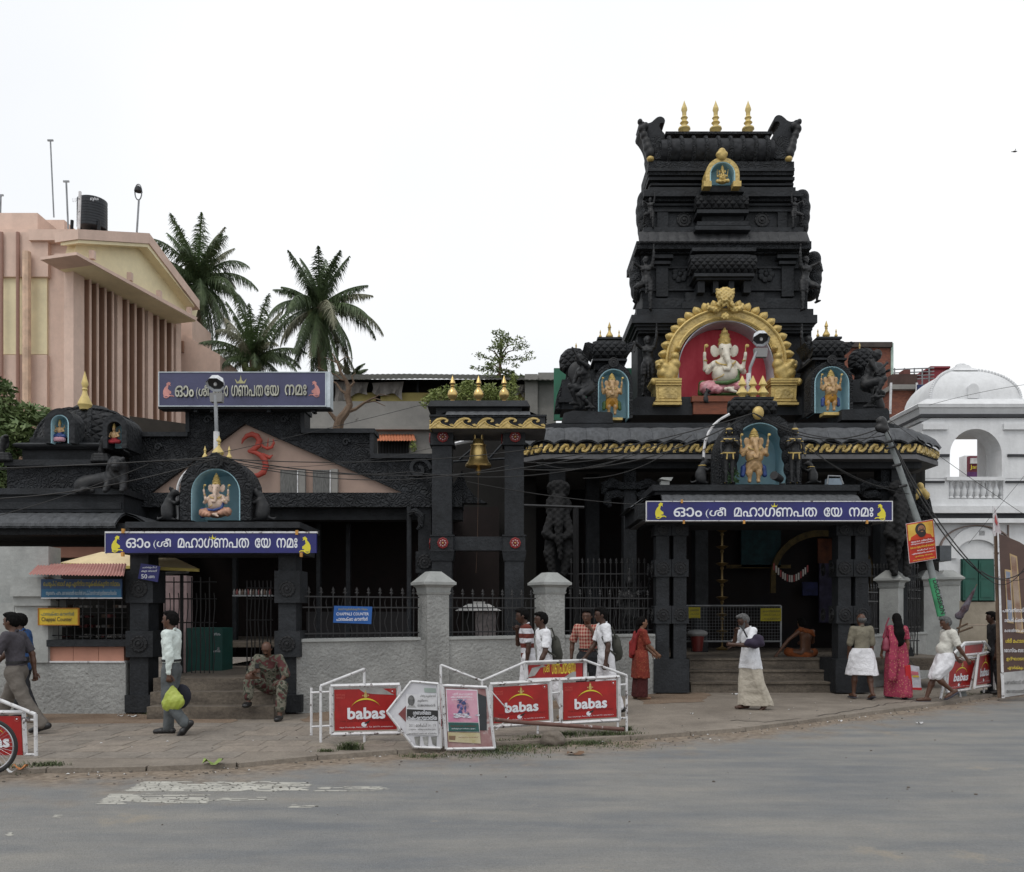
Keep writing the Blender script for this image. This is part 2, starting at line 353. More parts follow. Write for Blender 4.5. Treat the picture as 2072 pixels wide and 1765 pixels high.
# ---------------------------------------------------------------- lettering (flat print, real geometry)
TXT = []
from mathutils.geometry import delaunay_2d_cdt
def text(s, mt, parent, box, Y, thick=.004, bold=.0, name='lettering', frame=None):
    """box=(u0,u1,v0,v1) or, with frame=(origin, xdir, zdir), in metres on that plane"""
    cu = bpy.data.curves.new(name, 'FONT'); cu.body = s; cu.size = 1; cu.resolution_u = 2; cu.fill_mode = 'NONE'
    o = bpy.data.objects.new(name, cu); COL.objects.link(o)
    TXT.append((o, mt, parent, box, Y, thick, bold, name, frame))
def glyph_fill(me, bold):
    """fill outlines by winding number (strokes of these letters overlap)"""
    P2 = [v.co.to_2d() for v in me.vertices]; nb = [[] for _ in P2]
    for e in me.edges: a, b = e.vertices; nb[a].append(b); nb[b].append(a)
    seen = [False]*len(P2); loops = []
    for i in range(len(P2)):
        if seen[i] or len(nb[i]) != 2: continue
        L = [i]; seen[i] = True; p, c = i, (i+1 if i+1 in nb[i] else nb[i][0])
        while c != i and not seen[c]:
            seen[c] = True; L.append(c); n = nb[c][0] if nb[c][0] != p else nb[c][1]; p, c = c, n
        loops.append(L)
    area = lambda Q: sum(Q[k].x*Q[(k+1) % len(Q)].y-Q[(k+1) % len(Q)].x*Q[k].y for k in range(len(Q)))
    LP = [[P2[k] for k in L] for L in loops if len(L) > 2]; big = max(LP, key=lambda Q: abs(area(Q))); sg = 1 if area(big) > 0 else -1
    out = []
    for Q in LP:
        n = len(Q); R_ = []
        for k in range(n):
            d = (Q[(k+1) % n]-Q[k-1]); d = d.normalized() if d.length > 1e-9 else Vector((1, 0)); R_.append(Q[k]+Vector((d.y, -d.x))*bold*sg)
        out.append(R_)
    V = []; E = []
    for Q in out: b = len(V); V += Q; E += [(b+k, b+(k+1) % len(Q)) for k in range(len(Q))]
    v2, _, fs, *_ = delaunay_2d_cdt(V, E, [], 0, 1e-5)
    if not fs: return [], []
    A = np.array([p[:] for p in v2]); T = np.array([f[:3] for f in fs]); C = A[T].mean(1)
    S0 = np.array([V[a][:] for a, b in E]); S1 = np.array([V[b][:] for a, b in E]); w_ = np.zeros(len(C), int)
    for a, b in zip(S0, S1):
        up = (a[1] <= C[:, 1]) & (b[1] > C[:, 1]); dn = (a[1] > C[:, 1]) & (b[1] <= C[:, 1]); cr_ = (b[0]-a[0])*(C[:, 1]-a[1])-(C[:, 0]-a[0])*(b[1]-a[1])
        w_ += (up & (cr_ > 0)).astype(int)-(dn & (cr_ < 0)).astype(int)
    return A, T[w_ != 0]
def finish_text():
    bpy.context.view_layer.update(); dg = bpy.context.evaluated_depsgraph_get()
    for o, mt, parent, box, Y, th, bold, name, frame in TXT:
        m0 = bpy.data.meshes.new_from_object(o.evaluated_get(dg)); bpy.data.objects.remove(o)
        if len(m0.vertices) < 3: continue
        A, T = glyph_fill(m0, bold)
        if not len(T): continue
        used = np.unique(T); lo = A[used].min(0); hi = A[used].max(0); t = (A-lo)/np.maximum(hi-lo, 1e-6)
        if frame is None:
            p0 = P(box[0], box[3], Y); p1 = P(box[1], box[2], Y); org = p0; xd = Vector((1,0,0)); zd = Vector((0,0,1)); Wd = p1.x-p0.x; Hd = p1.z-p0.z
        else: org, xd, zd = frame; org = org + xd*box[0] + zd*box[2]; Wd = box[1]-box[0]; Hd = box[3]-box[2]
        nd = np.array(xd.cross(zd)); pts = np.array(org)+np.outer(t[:, 0], np.array(xd)*Wd)+np.outer(t[:, 1], np.array(zd)*Hd)+nd*th
        c = Vector(pts[used].mean(0)); me = bpy.data.meshes.new(name); me.from_pydata((pts-np.array(c)).tolist(), [], T.tolist()); me.materials.append(mt); me.update()
        q = bpy.data.objects.new(name, me); COL.objects.link(q); q.parent = parent; q.location = c-FR[parent.name]; FR[q.name] = c
# ================================================================= SETTING
RZ = -.045
ground = MB().box(-500, 500, -60, 900, -.4, -.16).build('ground', DIRT, kind='structure')
def ragged(pts, amp, n=6, z=0.0, seed=1):
    r = random.Random(seed); out = []
    for i in range(len(pts)):
        a = Vector(pts[i]); b = Vector(pts[(i+1) % len(pts)])
        for k in range(n): q = a.lerp(b, k/n); out.append((q.x + r.uniform(-amp, amp), q.y + r.uniform(-amp, amp)*.5, z))
    return out
def sheet(name, pts, m, parent=None, th=.003, **kw): return MB().prism(pts, (0, 0, -th)).build(name, m, parent, **kw)
KUV = [(0,1557),(100,1553),(300,1550),(480,1543),(640,1528),(800,1517),(1000,1502),(1270,1490),(1500,1472),(1700,1447),(1800,1434),(1900,1421),(2000,1405),(2072,1396)]
KP = [Vector((XU(u, GY(v)), GY(v), 0)) for u, v in KUV]
KP = [Vector((-16, KP[0].y-.35, 0))] + KP + [Vector((16.5, 22.5, 0)), Vector((30, 38, 0))]
pav = MB().prism([tuple(p) for p in KP] + [(60, 80, 0), (-60, 80, 0), (-60, KP[0].y-1, 0)], (0, 0, -.15)).build('pavement', PAVE, kind='structure')
# road: strips following the kerb so that dust can gather along it
offs = [-.3, .0, .25, .6, 1.1, 1.9, 3.2, 60]; dust = [1.2, 1.15, 1.0, .62, .34, .15, 0, 0]; rv = []; kx = [(-60, KP[0].y-1), (-16, KP[0].y)]+[(p.x, p.y) for p in KP[1:]]+[(70, 60)]
for x, y in kx: rv += [(x, y-o, RZ) for o in offs]
m_ = len(offs); rm = MB().add(rv, [(a*m_+k+1, (a+1)*m_+k+1, (a+1)*m_+k, a*m_+k) for a in range(len(kx)-1) for k in range(m_-1)])
road = rm.build('road', ROADM, kind='structure')
at_ = road.data.attributes.new('dust', 'FLOAT', 'POINT')
for q in range(len(rv)): at_.data[q].value = dust[q % m_]
t = ROADM.node_tree; pb = t.nodes['Principled BSDF']; src = pb.inputs['Base Color'].links[0].from_socket
an_ = t.nodes.new('ShaderNodeAttribute'); an_.attribute_name = 'dust'; g = t.nodes.new('ShaderNodeNewGeometry')
n_ = t.nodes.new('ShaderNodeTexNoise'); n_.inputs['Scale'].default_value = 2.2; n_.inputs['Detail'].default_value = 8; t.links.new(g.outputs['Position'], n_.inputs['Vector'])
ad_ = t.nodes.new('ShaderNodeMath'); ad_.operation = 'MULTIPLY_ADD'; t.links.new(n_.outputs['Fac'], ad_.inputs[0]); ad_.inputs[1].default_value = 1.3; t.links.new(an_.outputs['Fac'], ad_.inputs[2])
mr = t.nodes.new('ShaderNodeMapRange'); mr.interpolation_type = 'SMOOTHSTEP'; mr.inputs['From Min'].default_value = .8; mr.inputs['From Max'].default_value = 1.55; t.links.new(ad_.outputs[0], mr.inputs['Value'])
n2_ = t.nodes.new('ShaderNodeTexNoise'); n2_.inputs['Scale'].default_value = 14; n2_.inputs['Detail'].default_value = 8; t.links.new(g.outputs['Position'], n2_.inputs['Vector'])
r_ = t.nodes.new('ShaderNodeValToRGB'); r_.color_ramp.elements[0].position = .35; r_.color_ramp.elements[1].position = .65; r_.color_ramp.elements[0].color = (.15,.115,.082,1); r_.color_ramp.elements[1].color = (.27,.22,.17,1); t.links.new(n2_.outputs['Fac'], r_.inputs[0])
mx_ = t.nodes.new('ShaderNodeMix'); mx_.data_type = 'RGBA'; t.links.new(mr.outputs[0], mx_.inputs['Factor']); t.links.new(src, mx_.inputs['A']); t.links.new(r_.outputs['Color'], mx_.inputs['B']); t.links.new(mx_.outputs['Result'], pb.inputs['Base Color'])
# kerb stones, one by one
for i in range(len(KP)-1):
    a, b = KP[i], KP[i+1]; L_ = (b-a).length; n = max(1, round(L_/1.3))
    if a.x > 14: break
    for k in range(n):
        p = a.lerp(b, k/n); q = a.lerp(b, (k+1)/n); c = (p+q)/2; d = q-p
        piece('kerb_stone', 'kerb', lambda: MB().frus((0,0,-.5), (.5,.5), (0,0,.5), (.495,.42)), PAVE, pav, (c.x+random.uniform(-.01,.01), c.y-.02, -.040+random.uniform(-.004,.006)), (d.length-.007, .17, .095), (0, random.uniform(-.006,.006), math.atan2(d.y, d.x)))
# paving slabs near the left gate
def kerb_y(x):
    for i in range(len(KP)-1):
        if KP[i].x <= x <= KP[i+1].x: return KP[i].y + (KP[i+1].y-KP[i].y)*(x-KP[i].x)/(KP[i+1].x-KP[i].x)
    return 99
for j in range(9):
    for i in range(19):
        x = -7.9+i*.56+(.13 if j % 2 else 0); y = 9.35+j*.46
        if y-.23 < kerb_y(x)+.16 or y-.23 < kerb_y(x+.5)+.16 or y > 13.2-max(0, x+1)*.3: continue
        piece('paving_slab', 'slab', lambda: MB().frus((0,0,-.5), (.5,.5), (0,0,.5), (.488,.485)), SLAB[(i*7+j*5+i*j) % 3], pav, (x, y, -.010+random.uniform(-.001,.0015)), (.553,.455,.03), (0, 0, random.uniform(-.004,.004)))
# bare dirt by the walls
for sd_, quad in ((5, [(-9.5,12.9),(-4.2,13.3),(-4.2,14.9),(-9.5,14.9)]), (6, [(-3.2,13.35),(-1.5,14.0),(1.5,15.7),(2.0,17.0),(-3.2,15)]), (7, [(2.4,16.0),(3.6,16.4),(4.0,18.4),(2.6,18.2)])):
    sheet('bare_dirt', [(x, y, .005) for x, y, z in ragged([(a, b, 0) for a, b in quad], .12, 6, 0, sd_)], DIRT, th=.001, kind='structure')
# mortar patches / crack in the pavement
CR = flat('crack_shadow_mud', (.045,.036,.028))
def crack(uv, wd, sd_):
    r = random.Random(sd_); a = []; b = []
    for i in range(len(uv)-1):
        for k in range(6):
            t = k/6; u = uv[i][0]+(uv[i+1][0]-uv[i][0])*t; v = uv[i][1]+(uv[i+1][1]-uv[i][1])*t + r.uniform(-1.4, 1.4); Y = GY(v)
            a.append((XU(u, Y), Y+wd*r.uniform(.2, 1), .004)); b.append((XU(u, Y), Y-wd*r.uniform(.2, 1), .004))
    sheet('crack', a + b[::-1], CR, pav, .001)
crack([(1478,1458),(1560,1461),(1640,1452),(1700,1442),(1760,1432),(1800,1424),(1850,1419),(1900,1411),(1960,1402)], .028, 2)
crack([(560,1480),(625,1478)], .02, 5); crack([(610,1494),(690,1495)], .02, 6)
# painted road markings, worn
WP = mat('worn_white_road_paint', (.33,.32,.285), rough=.9, scale=5, col2=(.48,.47,.42), wear=.57, wearcol=(.23,.225,.21), wscale=6, bump=.3, bscale=60)
def rp(u, v): Y = GY(v, RZ); return (XU(u, Y), Y, RZ+.008)
def stripe(u0, u1, v0, v1, slant, sd_, fray=.35, gaps=.12, n=12):
    """worn paint: thin slivers along the stripe, frayed at the ends"""
    r = random.Random(sd_); mb = MB()
    for k in range(n):
        va = v0+(v1-v0)*k/n; vb_ = v0+(v1-v0)*(k+.97)/n; s = slant*(1-(k+.5)/n); a = u0+s+abs(r.gauss(0, 4)); e = u1+s*.3-abs(r.gauss(0, 1))*(u1-u0)*fray*r.choice((.1, .3, 1)); q = a; m = abs(k-n/2)/(n/2)
        while q < e:
            w_ = r.uniform(14, 60); w_ = min(w_, e-q)
            if r.random() > gaps+.35*m*m:
                j1, j2 = r.uniform(-.25, .25), r.uniform(-.25, .25); p = [rp(q+r.uniform(-4, 2), (va+vb_)/2), rp(q+3, vb_+j1), rp(q+w_-2, vb_+j2), rp(q+w_+r.uniform(0, 7), (va+vb_)/2), rp(q+w_-3, va+j2), rp(q+4, va+j1)]
                mb.add([(x, y, RZ+.0025) for x, y, z in p], [tuple(range(6))])
            q += w_
    mb.build('road_marking', WP, kind='structure')
stripe(247, 625, 1582, 1602, 38, 11, .10, .03); stripe(630, 787, 1590, 1603, 14, 12, .5, .35); stripe(193, 420, 1607, 1628, 26, 13, .35, .05); stripe(415, 550, 1612, 1621, 5, 14, .6, .3, 6); stripe(582, 640, 1629, 1635, 5, 15, .3, .15, 5); stripe(104, 128, 1646, 1655, 5, 16, .4, .3, 5); stripe(8, 26, 1685, 1692, 3, 17, .4, .3, 4)
# ================================================================= generic architectural pieces
def finial(mb, u, vt, vb, Y, wr, tiers=3):
    z0 = ZV(vb, Y); z1 = ZV(vt, Y); h = z1-z0; r = wr/F*Y
    if tiers == 0: prof = [(.55,0),(.6,.04),(.42,.08),(.5,.12),(.9,.22),(1,.30),(.82,.42),(.45,.5),(.3,.55),(.45,.6),(.3,.64),(.55,.70),(.5,.74),(.0,1)]
    elif tiers == 3: prof = [(.6,0),(.5,.05),(.55,.08),(1,.16),(.95,.2),(.42,.26),(.42,.3),(.7,.35),(.4,.41),(.4,.45),(.58,.49),(.34,.55),(.36,.66),(.5,.72),(.44,.78),(.14,.92),(.0,1)]
    else: prof = [(.7,0),(.75,.05),(1,.12),(.95,.18),(.42,.38),(.30,.48),(.42,.52),(.3,.56),(.5,.66),(.42,.72),(.1,.94),(.0,1)]
    mb.lathe((XU(u, Y), Y+r, z0), [(max(.001, a*r), b*h) for a, b in prof], 16); return mb
def arch_pts(u0, u1, vt, vb, Y, n=20, pointy=0.0):
    """outline bottom-left -> over the top -> bottom-right; (u,v)"""
    uc = (u0+u1)/2; a = (u1-u0)/2; vs = vt + min(a, (vb-vt)*.72); b = vs-vt; pts = [(u0, vb)]
    for i in range(n+1):
        th = math.pi*(1-i/n); pts.append((uc+a*math.cos(th), vs-b*math.sin(th)**(1-pointy*.0)-pointy*b*max(0, 1-abs(math.cos(th))*3)))
    pts.append((u1, vb)); return pts
def arch_ring(mb, inn, out, Y, d):
    n = len(inn); a = [P(u, v, Y) for u, v in inn]; b = [P(u, v, Y) for u, v in out]; dv = Vector((0, d, 0))
    vs = a + b + [p+dv for p in a] + [p+dv for p in b]; fs = []
    for i in range(n-1):
        fs += [(i, n+i, n+i+1, i+1), (n+i, 3*n+i, 3*n+i+1, n+i+1), (i, i+1, 2*n+i+1, 2*n+i), (2*n+i, 2*n+i+1, 3*n+i+1, 3*n+i)]
    fs += [(0, 2*n, 3*n, n), (n-1, 2*n-1, 4*n-1, 3*n-1)]
    return mb.add(vs, fs)
def niche(parent, u0, u1, vt, vb, Y, d, fw, frame_m, lin_m, back_m, ft=None, pointy=.0, rim=None):
    ft = fw if ft is None else ft
    i0 = arch_pts(u0, u1, vt, vb, Y, 20, pointy); i1 = arch_pts(u0-2, u1+2, vt-2, vb, Y, 20, pointy); o = arch_pts(u0-fw, u1+fw, vt-ft, vb, Y, 20, pointy)
    arch_ring(MB(), i1, o, Y, d*.9).build('niche_frame', frame_m, parent)
    arch_ring(MB(), i0, i1, Y+.012, d).build('niche_lining', lin_m, parent)
    MB().up(i1, Y+d*.86, .05).build('niche_back', back_m, parent)
def rosette(parent, c, r, m, rim=None, nd=(0,-1,0), n=12, col2=None, name='rosette'):
    def mk():
        mb = MB()
        mb.lathe((0,0,0), [(1,0),(1.0,.14),(.86,.2),(.80,.10),(.58,.10),(.55,.26),(.46,.28),(.40,.14),(.24,.14),(.2,.34),(.001,.42)], 20)
        for k in range(n): th = 2*math.pi*k/n; mb.ell((.92*math.cos(th), .92*math.sin(th), .14), (.15,.15,.12), 6, 4)
        return mb
    q = Vector(nd).to_track_quat('Z', 'Y').to_euler()
    return piece(name, 'rosette%d' % n, mk, m, parent, c, (r, r, r*.8), q)
def eave_tiles(parent, path, prof, wt, m, depth=.05, point=.35, name='roof_tile'):
    """individual curved tiles along an XY path; prof = [(out,z)...] from top to lip"""
    for i in range(len(path)-1):
        a = Vector(path[i]); b = Vector(path[i+1]); L_ = (b-a).length
        if L_ < .05: continue
        n = max(1, round(L_/wt)); w_ = L_/n; ang = math.atan2(b.y-a.y, b.x-a.x)
        key = 'tile%s%.3f' % (parent.name, w_)
        def mk():
            mb = MB(); nx = 6; vs = []; m_ = len(prof)
            for j in range(nx+1):
                s = j/nx*2-1; x = s*.495*w_; bow = .10*w_*(1-s*s)
                for k, (o, z) in enumerate(prof):
                    t = k/(m_-1); lip = -point*w_*(1-abs(s))**1.6*.6 if k == m_-1 else 0
                    if k == m_-1: lip += point*w_*.25
                    vs.append((x, -(o+bow*(t**.5)), z+bow*.3+lip))
            mb.add(vs, [(j*m_+k, j*m_+k+1, (j+1)*m_+k+1, (j+1)*m_+k) for j in range(nx) for k in range(m_-1)], True)
            bot = [(x, y+.03, z-.03) for x, y, z in vs]
            mb.add(bot, [(j*m_+k, (j+1)*m_+k, (j+1)*m_+k+1, j*m_+k+1) for j in range(nx) for k in range(m_-1)], True); return mb
        for k in range(n):
            c = a + (b-a)*((k+.5)/n)
            piece(name, key, mk, m, parent, (c.x, c.y, 0), rot=(0, 0, ang))
def scroll_frieze(parent, path, z0, z1, wt, m, kind='wave', out=.0, name='frieze_scroll'):
    hgt = z1-z0
    for i in range(len(path)-1):
        a = Vector(path[i]); b = Vector(path[i+1]); L_ = (b-a).length; n = max(1, round(L_/wt)); w_ = L_/n
        if L_ < .05: continue
        ang = math.atan2(b.y-a.y, b.x-a.x); nn = Vector((b.y-a.y, -(b.x-a.x))).normalized()
        def mk():
            mb = MB(); h = hgt; w = w_
            if kind == 'wave':
                # rising body of the wave and its curl
                top = [(-.5,.30),(-.38,.62),(-.22,.86),(-.02,.95),(.16,.88),(.27,.72),(.24,.55),(.12,.52)]
                bot = [(.10,.60),(.16,.66),(.14,.76),(.02,.78),(-.1,.64),(-.04,.42),(.14,.24),(.5,.06),(.5,.0),(-.5,.0)]
                mb.prism([(x*w, -.0, (y-.5)*h) for x, y in top+bot], (0, -.035, 0))
                mb.tube([(x*w, -.035, (y-.5)*h) for x, y in ((-.5,.22),(-.36,.5),(-.2,.72),(-.02,.80))], .012, 5)
                mb.tube([(x*w, -.035, (y-.5)*h) for x, y in ((-.46,.08),(-.28,.34),(-.14,.54),(0,.3),(.3,.1))], .012, 5)
                mb.prism([(x*w, 0, (y-.5)*h) for x, y in ((.5,.30),(.42,.40),(.30,.34),(.36,.22),(.5,.14))], (0,-.03,0))
            else:
                for s in (1, -1):
                    pts = [(s*(-.42), s*-.36), (s*-.3, s*.05), (s*-.12, s*.34), (s*.06, s*.30), (s*.08, s*.08), (s*-.02, s*.02)]
                    mb.tube([(x*w, -.012, y*h) for x, y in pts], [.03*h/.2, .045*h/.2, .04*h/.2, .035*h/.2, .03*h/.2, .02*h/.2], 5)
                mb.ell((0,-.01,0), (w*.1,.02,h*.2), 6, 4)
                mb.prism([(-.5*w,0,-.5*h),(-.30*w,0,-.5*h),(-.5*w,0,-.1*h)], (0,-.02,0)); mb.prism([(.5*w,0,.5*h),(.30*w,0,.5*h),(.5*w,0,.1*h)], (0,-.02,0))
            return mb
        for k in range(n):
            c = a + (b-a)*((k+.5)/n) + nn*out
            piece(name, 'fr%s%s%.3f' % (kind, parent.name, w_), mk, m, parent, (c.x, c.y, (z0+z1)/2), rot=(0, 0, ang))
def barrel(mb, u0, u1, v0, v1, Y, seg=18, bulge=1.0):
    """lying ribbed barrel vault"""
    x0, x1 = XU(u0, Y), XU(u1, Y); zc = (ZV(v0, Y)+ZV(v1, Y))/2; r = (ZV(v0, Y)-ZV(v1, Y))/2; n = 10; vs = []
    for i in range(n+1):
        t = i/n; x = x0+(x1-x0)*t; k = r*(1-.12*abs(2*t-1)**6)
        for j in range(seg):
            th = 2*math.pi*j/seg; vs.append((x, Y+r*bulge+k*bulge*math.sin(th), zc+k*math.cos(th)))
    mb.add(vs, [(i*seg+j, i*seg+(j+1) % seg, (i+1)*seg+(j+1) % seg, (i+1)*seg+j) for i in range(n) for j in range(seg)], True)
    mb.f += [tuple(mb.n-(n+1)*seg+k for k in range(seg-1, -1, -1)), tuple(mb.n-seg+k for k in range(seg))]; mb.sm += [False]*2; return mb
LAT = carve('black_lattice_relief', (.0135,.0148,.017), 11., .09, 'lattice')
# ================================================================= BACKGROUND: pink auditorium
A1 = (XU(150, 26), 26.0); A2 = (XU(396, 31.5), 31.5)
pk = thing('auditorium_building', 'pink and cream auditorium with tall fins under a slanting pediment, behind the left shrine', 'building', (A1[0], A1[1], 0))
Aa, Ab = Vector(A1), Vector(A2); ad = (Ab-Aa).normalized(); an = Vector((ad.y, -ad.x))   # outward (towards camera right)
if an.dot(-Aa) < 0: an = -an
def PW(u, v, off=0.0):
    a = Aa+an*off; b = Ab+an*off; return PV(u, v, (a.x, a.y), (b.x, b.y))
def wallpoly(name, uv, off, th, m, parent=pk): return MB().prism([PW(u, v, off) for u, v in uv], tuple(-an*th)+(0,)).build(name, m, parent)
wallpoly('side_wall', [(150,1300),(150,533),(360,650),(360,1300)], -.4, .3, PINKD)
wallpoly('upper_wall', [(150,505),(357,625),(357,668),(150,545)], -.25, .3, PINK)
# fins of the tall screen
fu = [172,187,203,218,233.5,249,264,280,296,310,325,339]
for i, u in enumerate([150]+fu+[353]):
    wv = 3.0 if i not in (0, 5, 9, 13) else 10
    if i == 0: wv = 22
    p0 = PW(u-wv/2, 900); p1 = PW(u+wv/2, 900)
    zt = PW(u, 530+(u-150)*.56).z
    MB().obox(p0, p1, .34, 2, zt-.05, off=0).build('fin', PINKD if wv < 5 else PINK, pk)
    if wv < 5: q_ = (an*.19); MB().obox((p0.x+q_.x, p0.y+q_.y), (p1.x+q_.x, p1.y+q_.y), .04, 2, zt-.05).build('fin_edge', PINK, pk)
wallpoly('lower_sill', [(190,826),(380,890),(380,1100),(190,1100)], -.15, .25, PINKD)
wallpoly('sill_band', [(150,806),(385,880),(385,892),(150,822)], .04, .3, PINK)
# pediment: cream field, pink frame, cornice slab below
OFF = 1.0
wallpoly('pediment_field', [(156,486),(303,490),(402,620),(396,644),(150,512)], OFF-.4, .3, YELW)
def frame_strip(name, uv, off, th, m): wallpoly(name, uv, off, th, m)
frame_strip('pediment_cornice', [(158,464),(302,472),(302,493),(158,484)], OFF, .8, PINK)
frame_strip('pediment_cornice', [(302.3,472),(404,609),(404,627),(302.3,493)], OFF, .8, PINK)
frame_strip('pediment_cornice', [(155,510),(400,643),(397,649),(155,516)], OFF+.1, 1.25, PINK)
wallpoly('cornice_underside', [(156,516.6),(396,649.6),(396,651),(156,518)], OFF+.06, 1.2, YELW)
wallpoly('pediment_soffit', [(158,485),(302,494),(394,622),(392,616),(298,500),(158,492)], OFF-.05, .6, YELW)
for u, v in ((187,518),(263,562),(322,598),(383,631)): p = PW(u, v, OFF-.02); MB().box(p.x-.07, p.x+.07, p.y-.07, p.y+.07, p.z-.1, p.z+.14).build('pediment_bracket', PINK, pk)
# front face left of the corner
Yf = 26.0
UB('front_wall', PINK, pk, -60, 137, 464, 905, Yf+.3, 6)
UB('front_wall_panel', YELW, pk, -60, 95, 562, 717, Yf+.22, .2)
UB('front_upper_band', PINK, pk, -60, 97, 470, 560, Yf+.12, .3); UB('front_cornice', PINK, pk, 58, 152, 464, 486, Yf+.0, .3)
UB('front_lower_band', PINK, pk, -60, 95, 718, 905, Yf+.15, .3)
MB().up([(112,513),(150,513),(150,523),(100,523)], Yf-.02, .4).build('front_cornice', PINK, pk)
for u in (3, 36): MB().tube([P(u, 470, Yf+.05), P(u, 900, Yf+.05)], .05, 6).build('wall_joint', flat('dark_joint_pink', (.30,.17,.13)), pk)
MB().tube([P(54, 510, Yf-.05), P(54, 905, Yf-.05)], .12, 8).build('drain_pipe', mat('cream_pipe_paint', (.60,.42,.30), rough=.6), pk)
UB('parapet_block', PINK, pk, -60, 76, 431, 470, Yf+.6, 5); UB('parapet_block', PINK, pk, 76.3, 130, 445, 470, Yf+2.5, 5)
wallpoly('roof_edge_block', [(158,466),(300,474),(300,480),(158,474)], OFF-1.4, 3, PINK)
# receding lower blocks at far right end
UB('end_block', PINK, pk, 352, 389, 640, 705, 31.8, 2); MB().up([(372,678),(445,718),(445,900),(352,900),(352,705)], 31.5, 2).build('end_block', PINK, pk)
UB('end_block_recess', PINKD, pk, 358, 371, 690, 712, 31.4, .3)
# roof things
tk = thing('water_tank', 'black plastic water tank on a steel stand on the pink roof', 'water tank', tuple(P(173, 462, 27.5)))
BPL = mat('black_tank_plastic', (.012,.016,.022), rough=.45)
c = P(173, 452, 27.5); r = 29/F*27.5; hh = ZV(390, 27.5)-c.z
prof = [(r*.98,0)]
for i in range(9): prof += [(r, hh*(.02+.09*i)), (r, hh*(.07+.09*i)), (r*.975, hh*(.085+.09*i))]
prof += [(r, hh*.86), (r, hh*.93), (r*.93, hh*.95), (r*.35, hh*1.0), (r*.3, hh*1.04), (.001, hh*1.04)]
MB().lathe((c.x, c.y+r, c.z), prof, 28).build('tank_body', BPL, tk)
for u in (146, 163, 187, 201): MB().tube([P(u, 446, 27.6+.3*(u % 3)), P(u-1, 466, 27.6+.3*(u % 3))], .05, 6).build('stand_leg', BLK, tk)
MB().tube([P(162, 388, 27.2), P(159, 464, 27.2)], .045, 6).build('pipe', WHITE, tk)
text('stylus', WTXT, tk, (186,203,402,411), 27.45, thick=.12, name='tank_lettering'); text('us', WTXT, tk, (146,155,401,409), 27.5, thick=.0, name='tank_lettering')
for i, (a, b, c_, rr, lb) in enumerate((((102,284),(109,440),28,.022,'tall thin antenna mast rising from the pink roof'), ((134,367),(138,464),27,.026,'short bent grey pipe beside the black water tank'), ((1,395),(0,432),27,.035,'short mast at the far left edge of the pink roof'))):
    mb = MB().tube([P(a[0], a[1], c_), P(b[0], b[1], c_)], rr, 6); p = P(a[0], a[1], c_); mb.box(p.x-.09, p.x+.09, p.y-.02, p.y+.02, p.z-.03, p.z+.02)
    mb.build('antenna_mast', mat('galvanised_steel', (.25,.26,.27), rough=.5, metal=.6), label=lb, cat='mast')
GALV = MATS['galvanised_steel']
ra = thing('warning_lamp', 'roof lamp in a wire loop on a thin pole above the pediment', 'lamp', tuple(P(277, 470, 28)))
MB().tube([P(281, 405, 28), P(277, 470, 28)], .03, 6).build('pole', GALV, ra)
MB().tube([P(280+7*math.sin(t), 389+16*math.cos(t), 28) for t in [i*math.pi/8 for i in range(17)]], .02, 5).build('wire_loop', GALV, ra)
MB().lathe(P(280, 388, 28), [(.13,0),(.11,.1),(.05,.16),(.001,.2)], 10).build('lamp_head', BLK, ra)

# ----------------------------------------------------------------- grey concrete block in the middle
CONC = mat('stained_concrete', (.20,.195,.185), rough=.95, scale=1.1, col2=(.28,.27,.25), bump=.3, bscale=12, wear=.66, wearcol=(.07,.065,.06), wscale=1.2)
DK = flat('dark_void_interior', (.012,.011,.010), .95)  # near-black fill so interiors and openings stay dark; shade put into the colour
Yg = 27.0
gb = thing('concrete_building', 'weathered grey concrete block with a corrugated roof between the gable and the bell frame', 'building', (XU(880, Yg), Yg, 0))
UB('lower_wall', CONC, gb, 600, 1125, 868, 1240, Yg, 6); UB('ledge', CONC, gb, 600, 1125, 862, 869, Yg-.25, .6)
UB('upper_wall', CONC, gb, 600, 870, 812, 862.5, Yg+.02, 5); UB('upper_wall', CONC, gb, 870.3, 1125, 826, 862.5, Yg+.02, 5)
UB('open_storey', DK, gb, 640, 1065, 768, 812, Yg+.9, .1)
YP = mat('yellow_corrugated_panel', (.35,.29,.10), rough=.8, var=.2, scale=2)
for a, b in ((686,760),(770,868),(885,960),(1005,1062)): UB('yellow_panel', YP, gb, a, b, 795, 826, Yg+.3, .05)
mb = MB(); n = 90
vs = []
for i in range(n+1):
    u = 640+(1125-640)*i/n; dz = .018*(i % 2)
    vs += [tuple(P(u, 767+abs(u-860)*.012, Yg-.35)+Vector((0,0,dz))), tuple(P(u, 757+abs(u-820)*.012, Yg+3)+Vector((0,0,dz)))]
mb.add(vs, [(2*i, 2*i+2, 2*i+3, 2*i+1) for i in range(n)]); mb.build('corrugated_roof', mat('mossy_corrugated_roof', (.015,.015,.011), rough=1, scale=2, col2=(.035,.035,.024)), gb)
for u in (720, 845, 960, 1010): UB('roof_post', BLK, gb, u-2, u+2, 770, 812, Yg+.35, .08)
TARP = mat('dirty_white_tarpaulin', (.24,.225,.21), rough=.9, var=.25, scale=2.5)
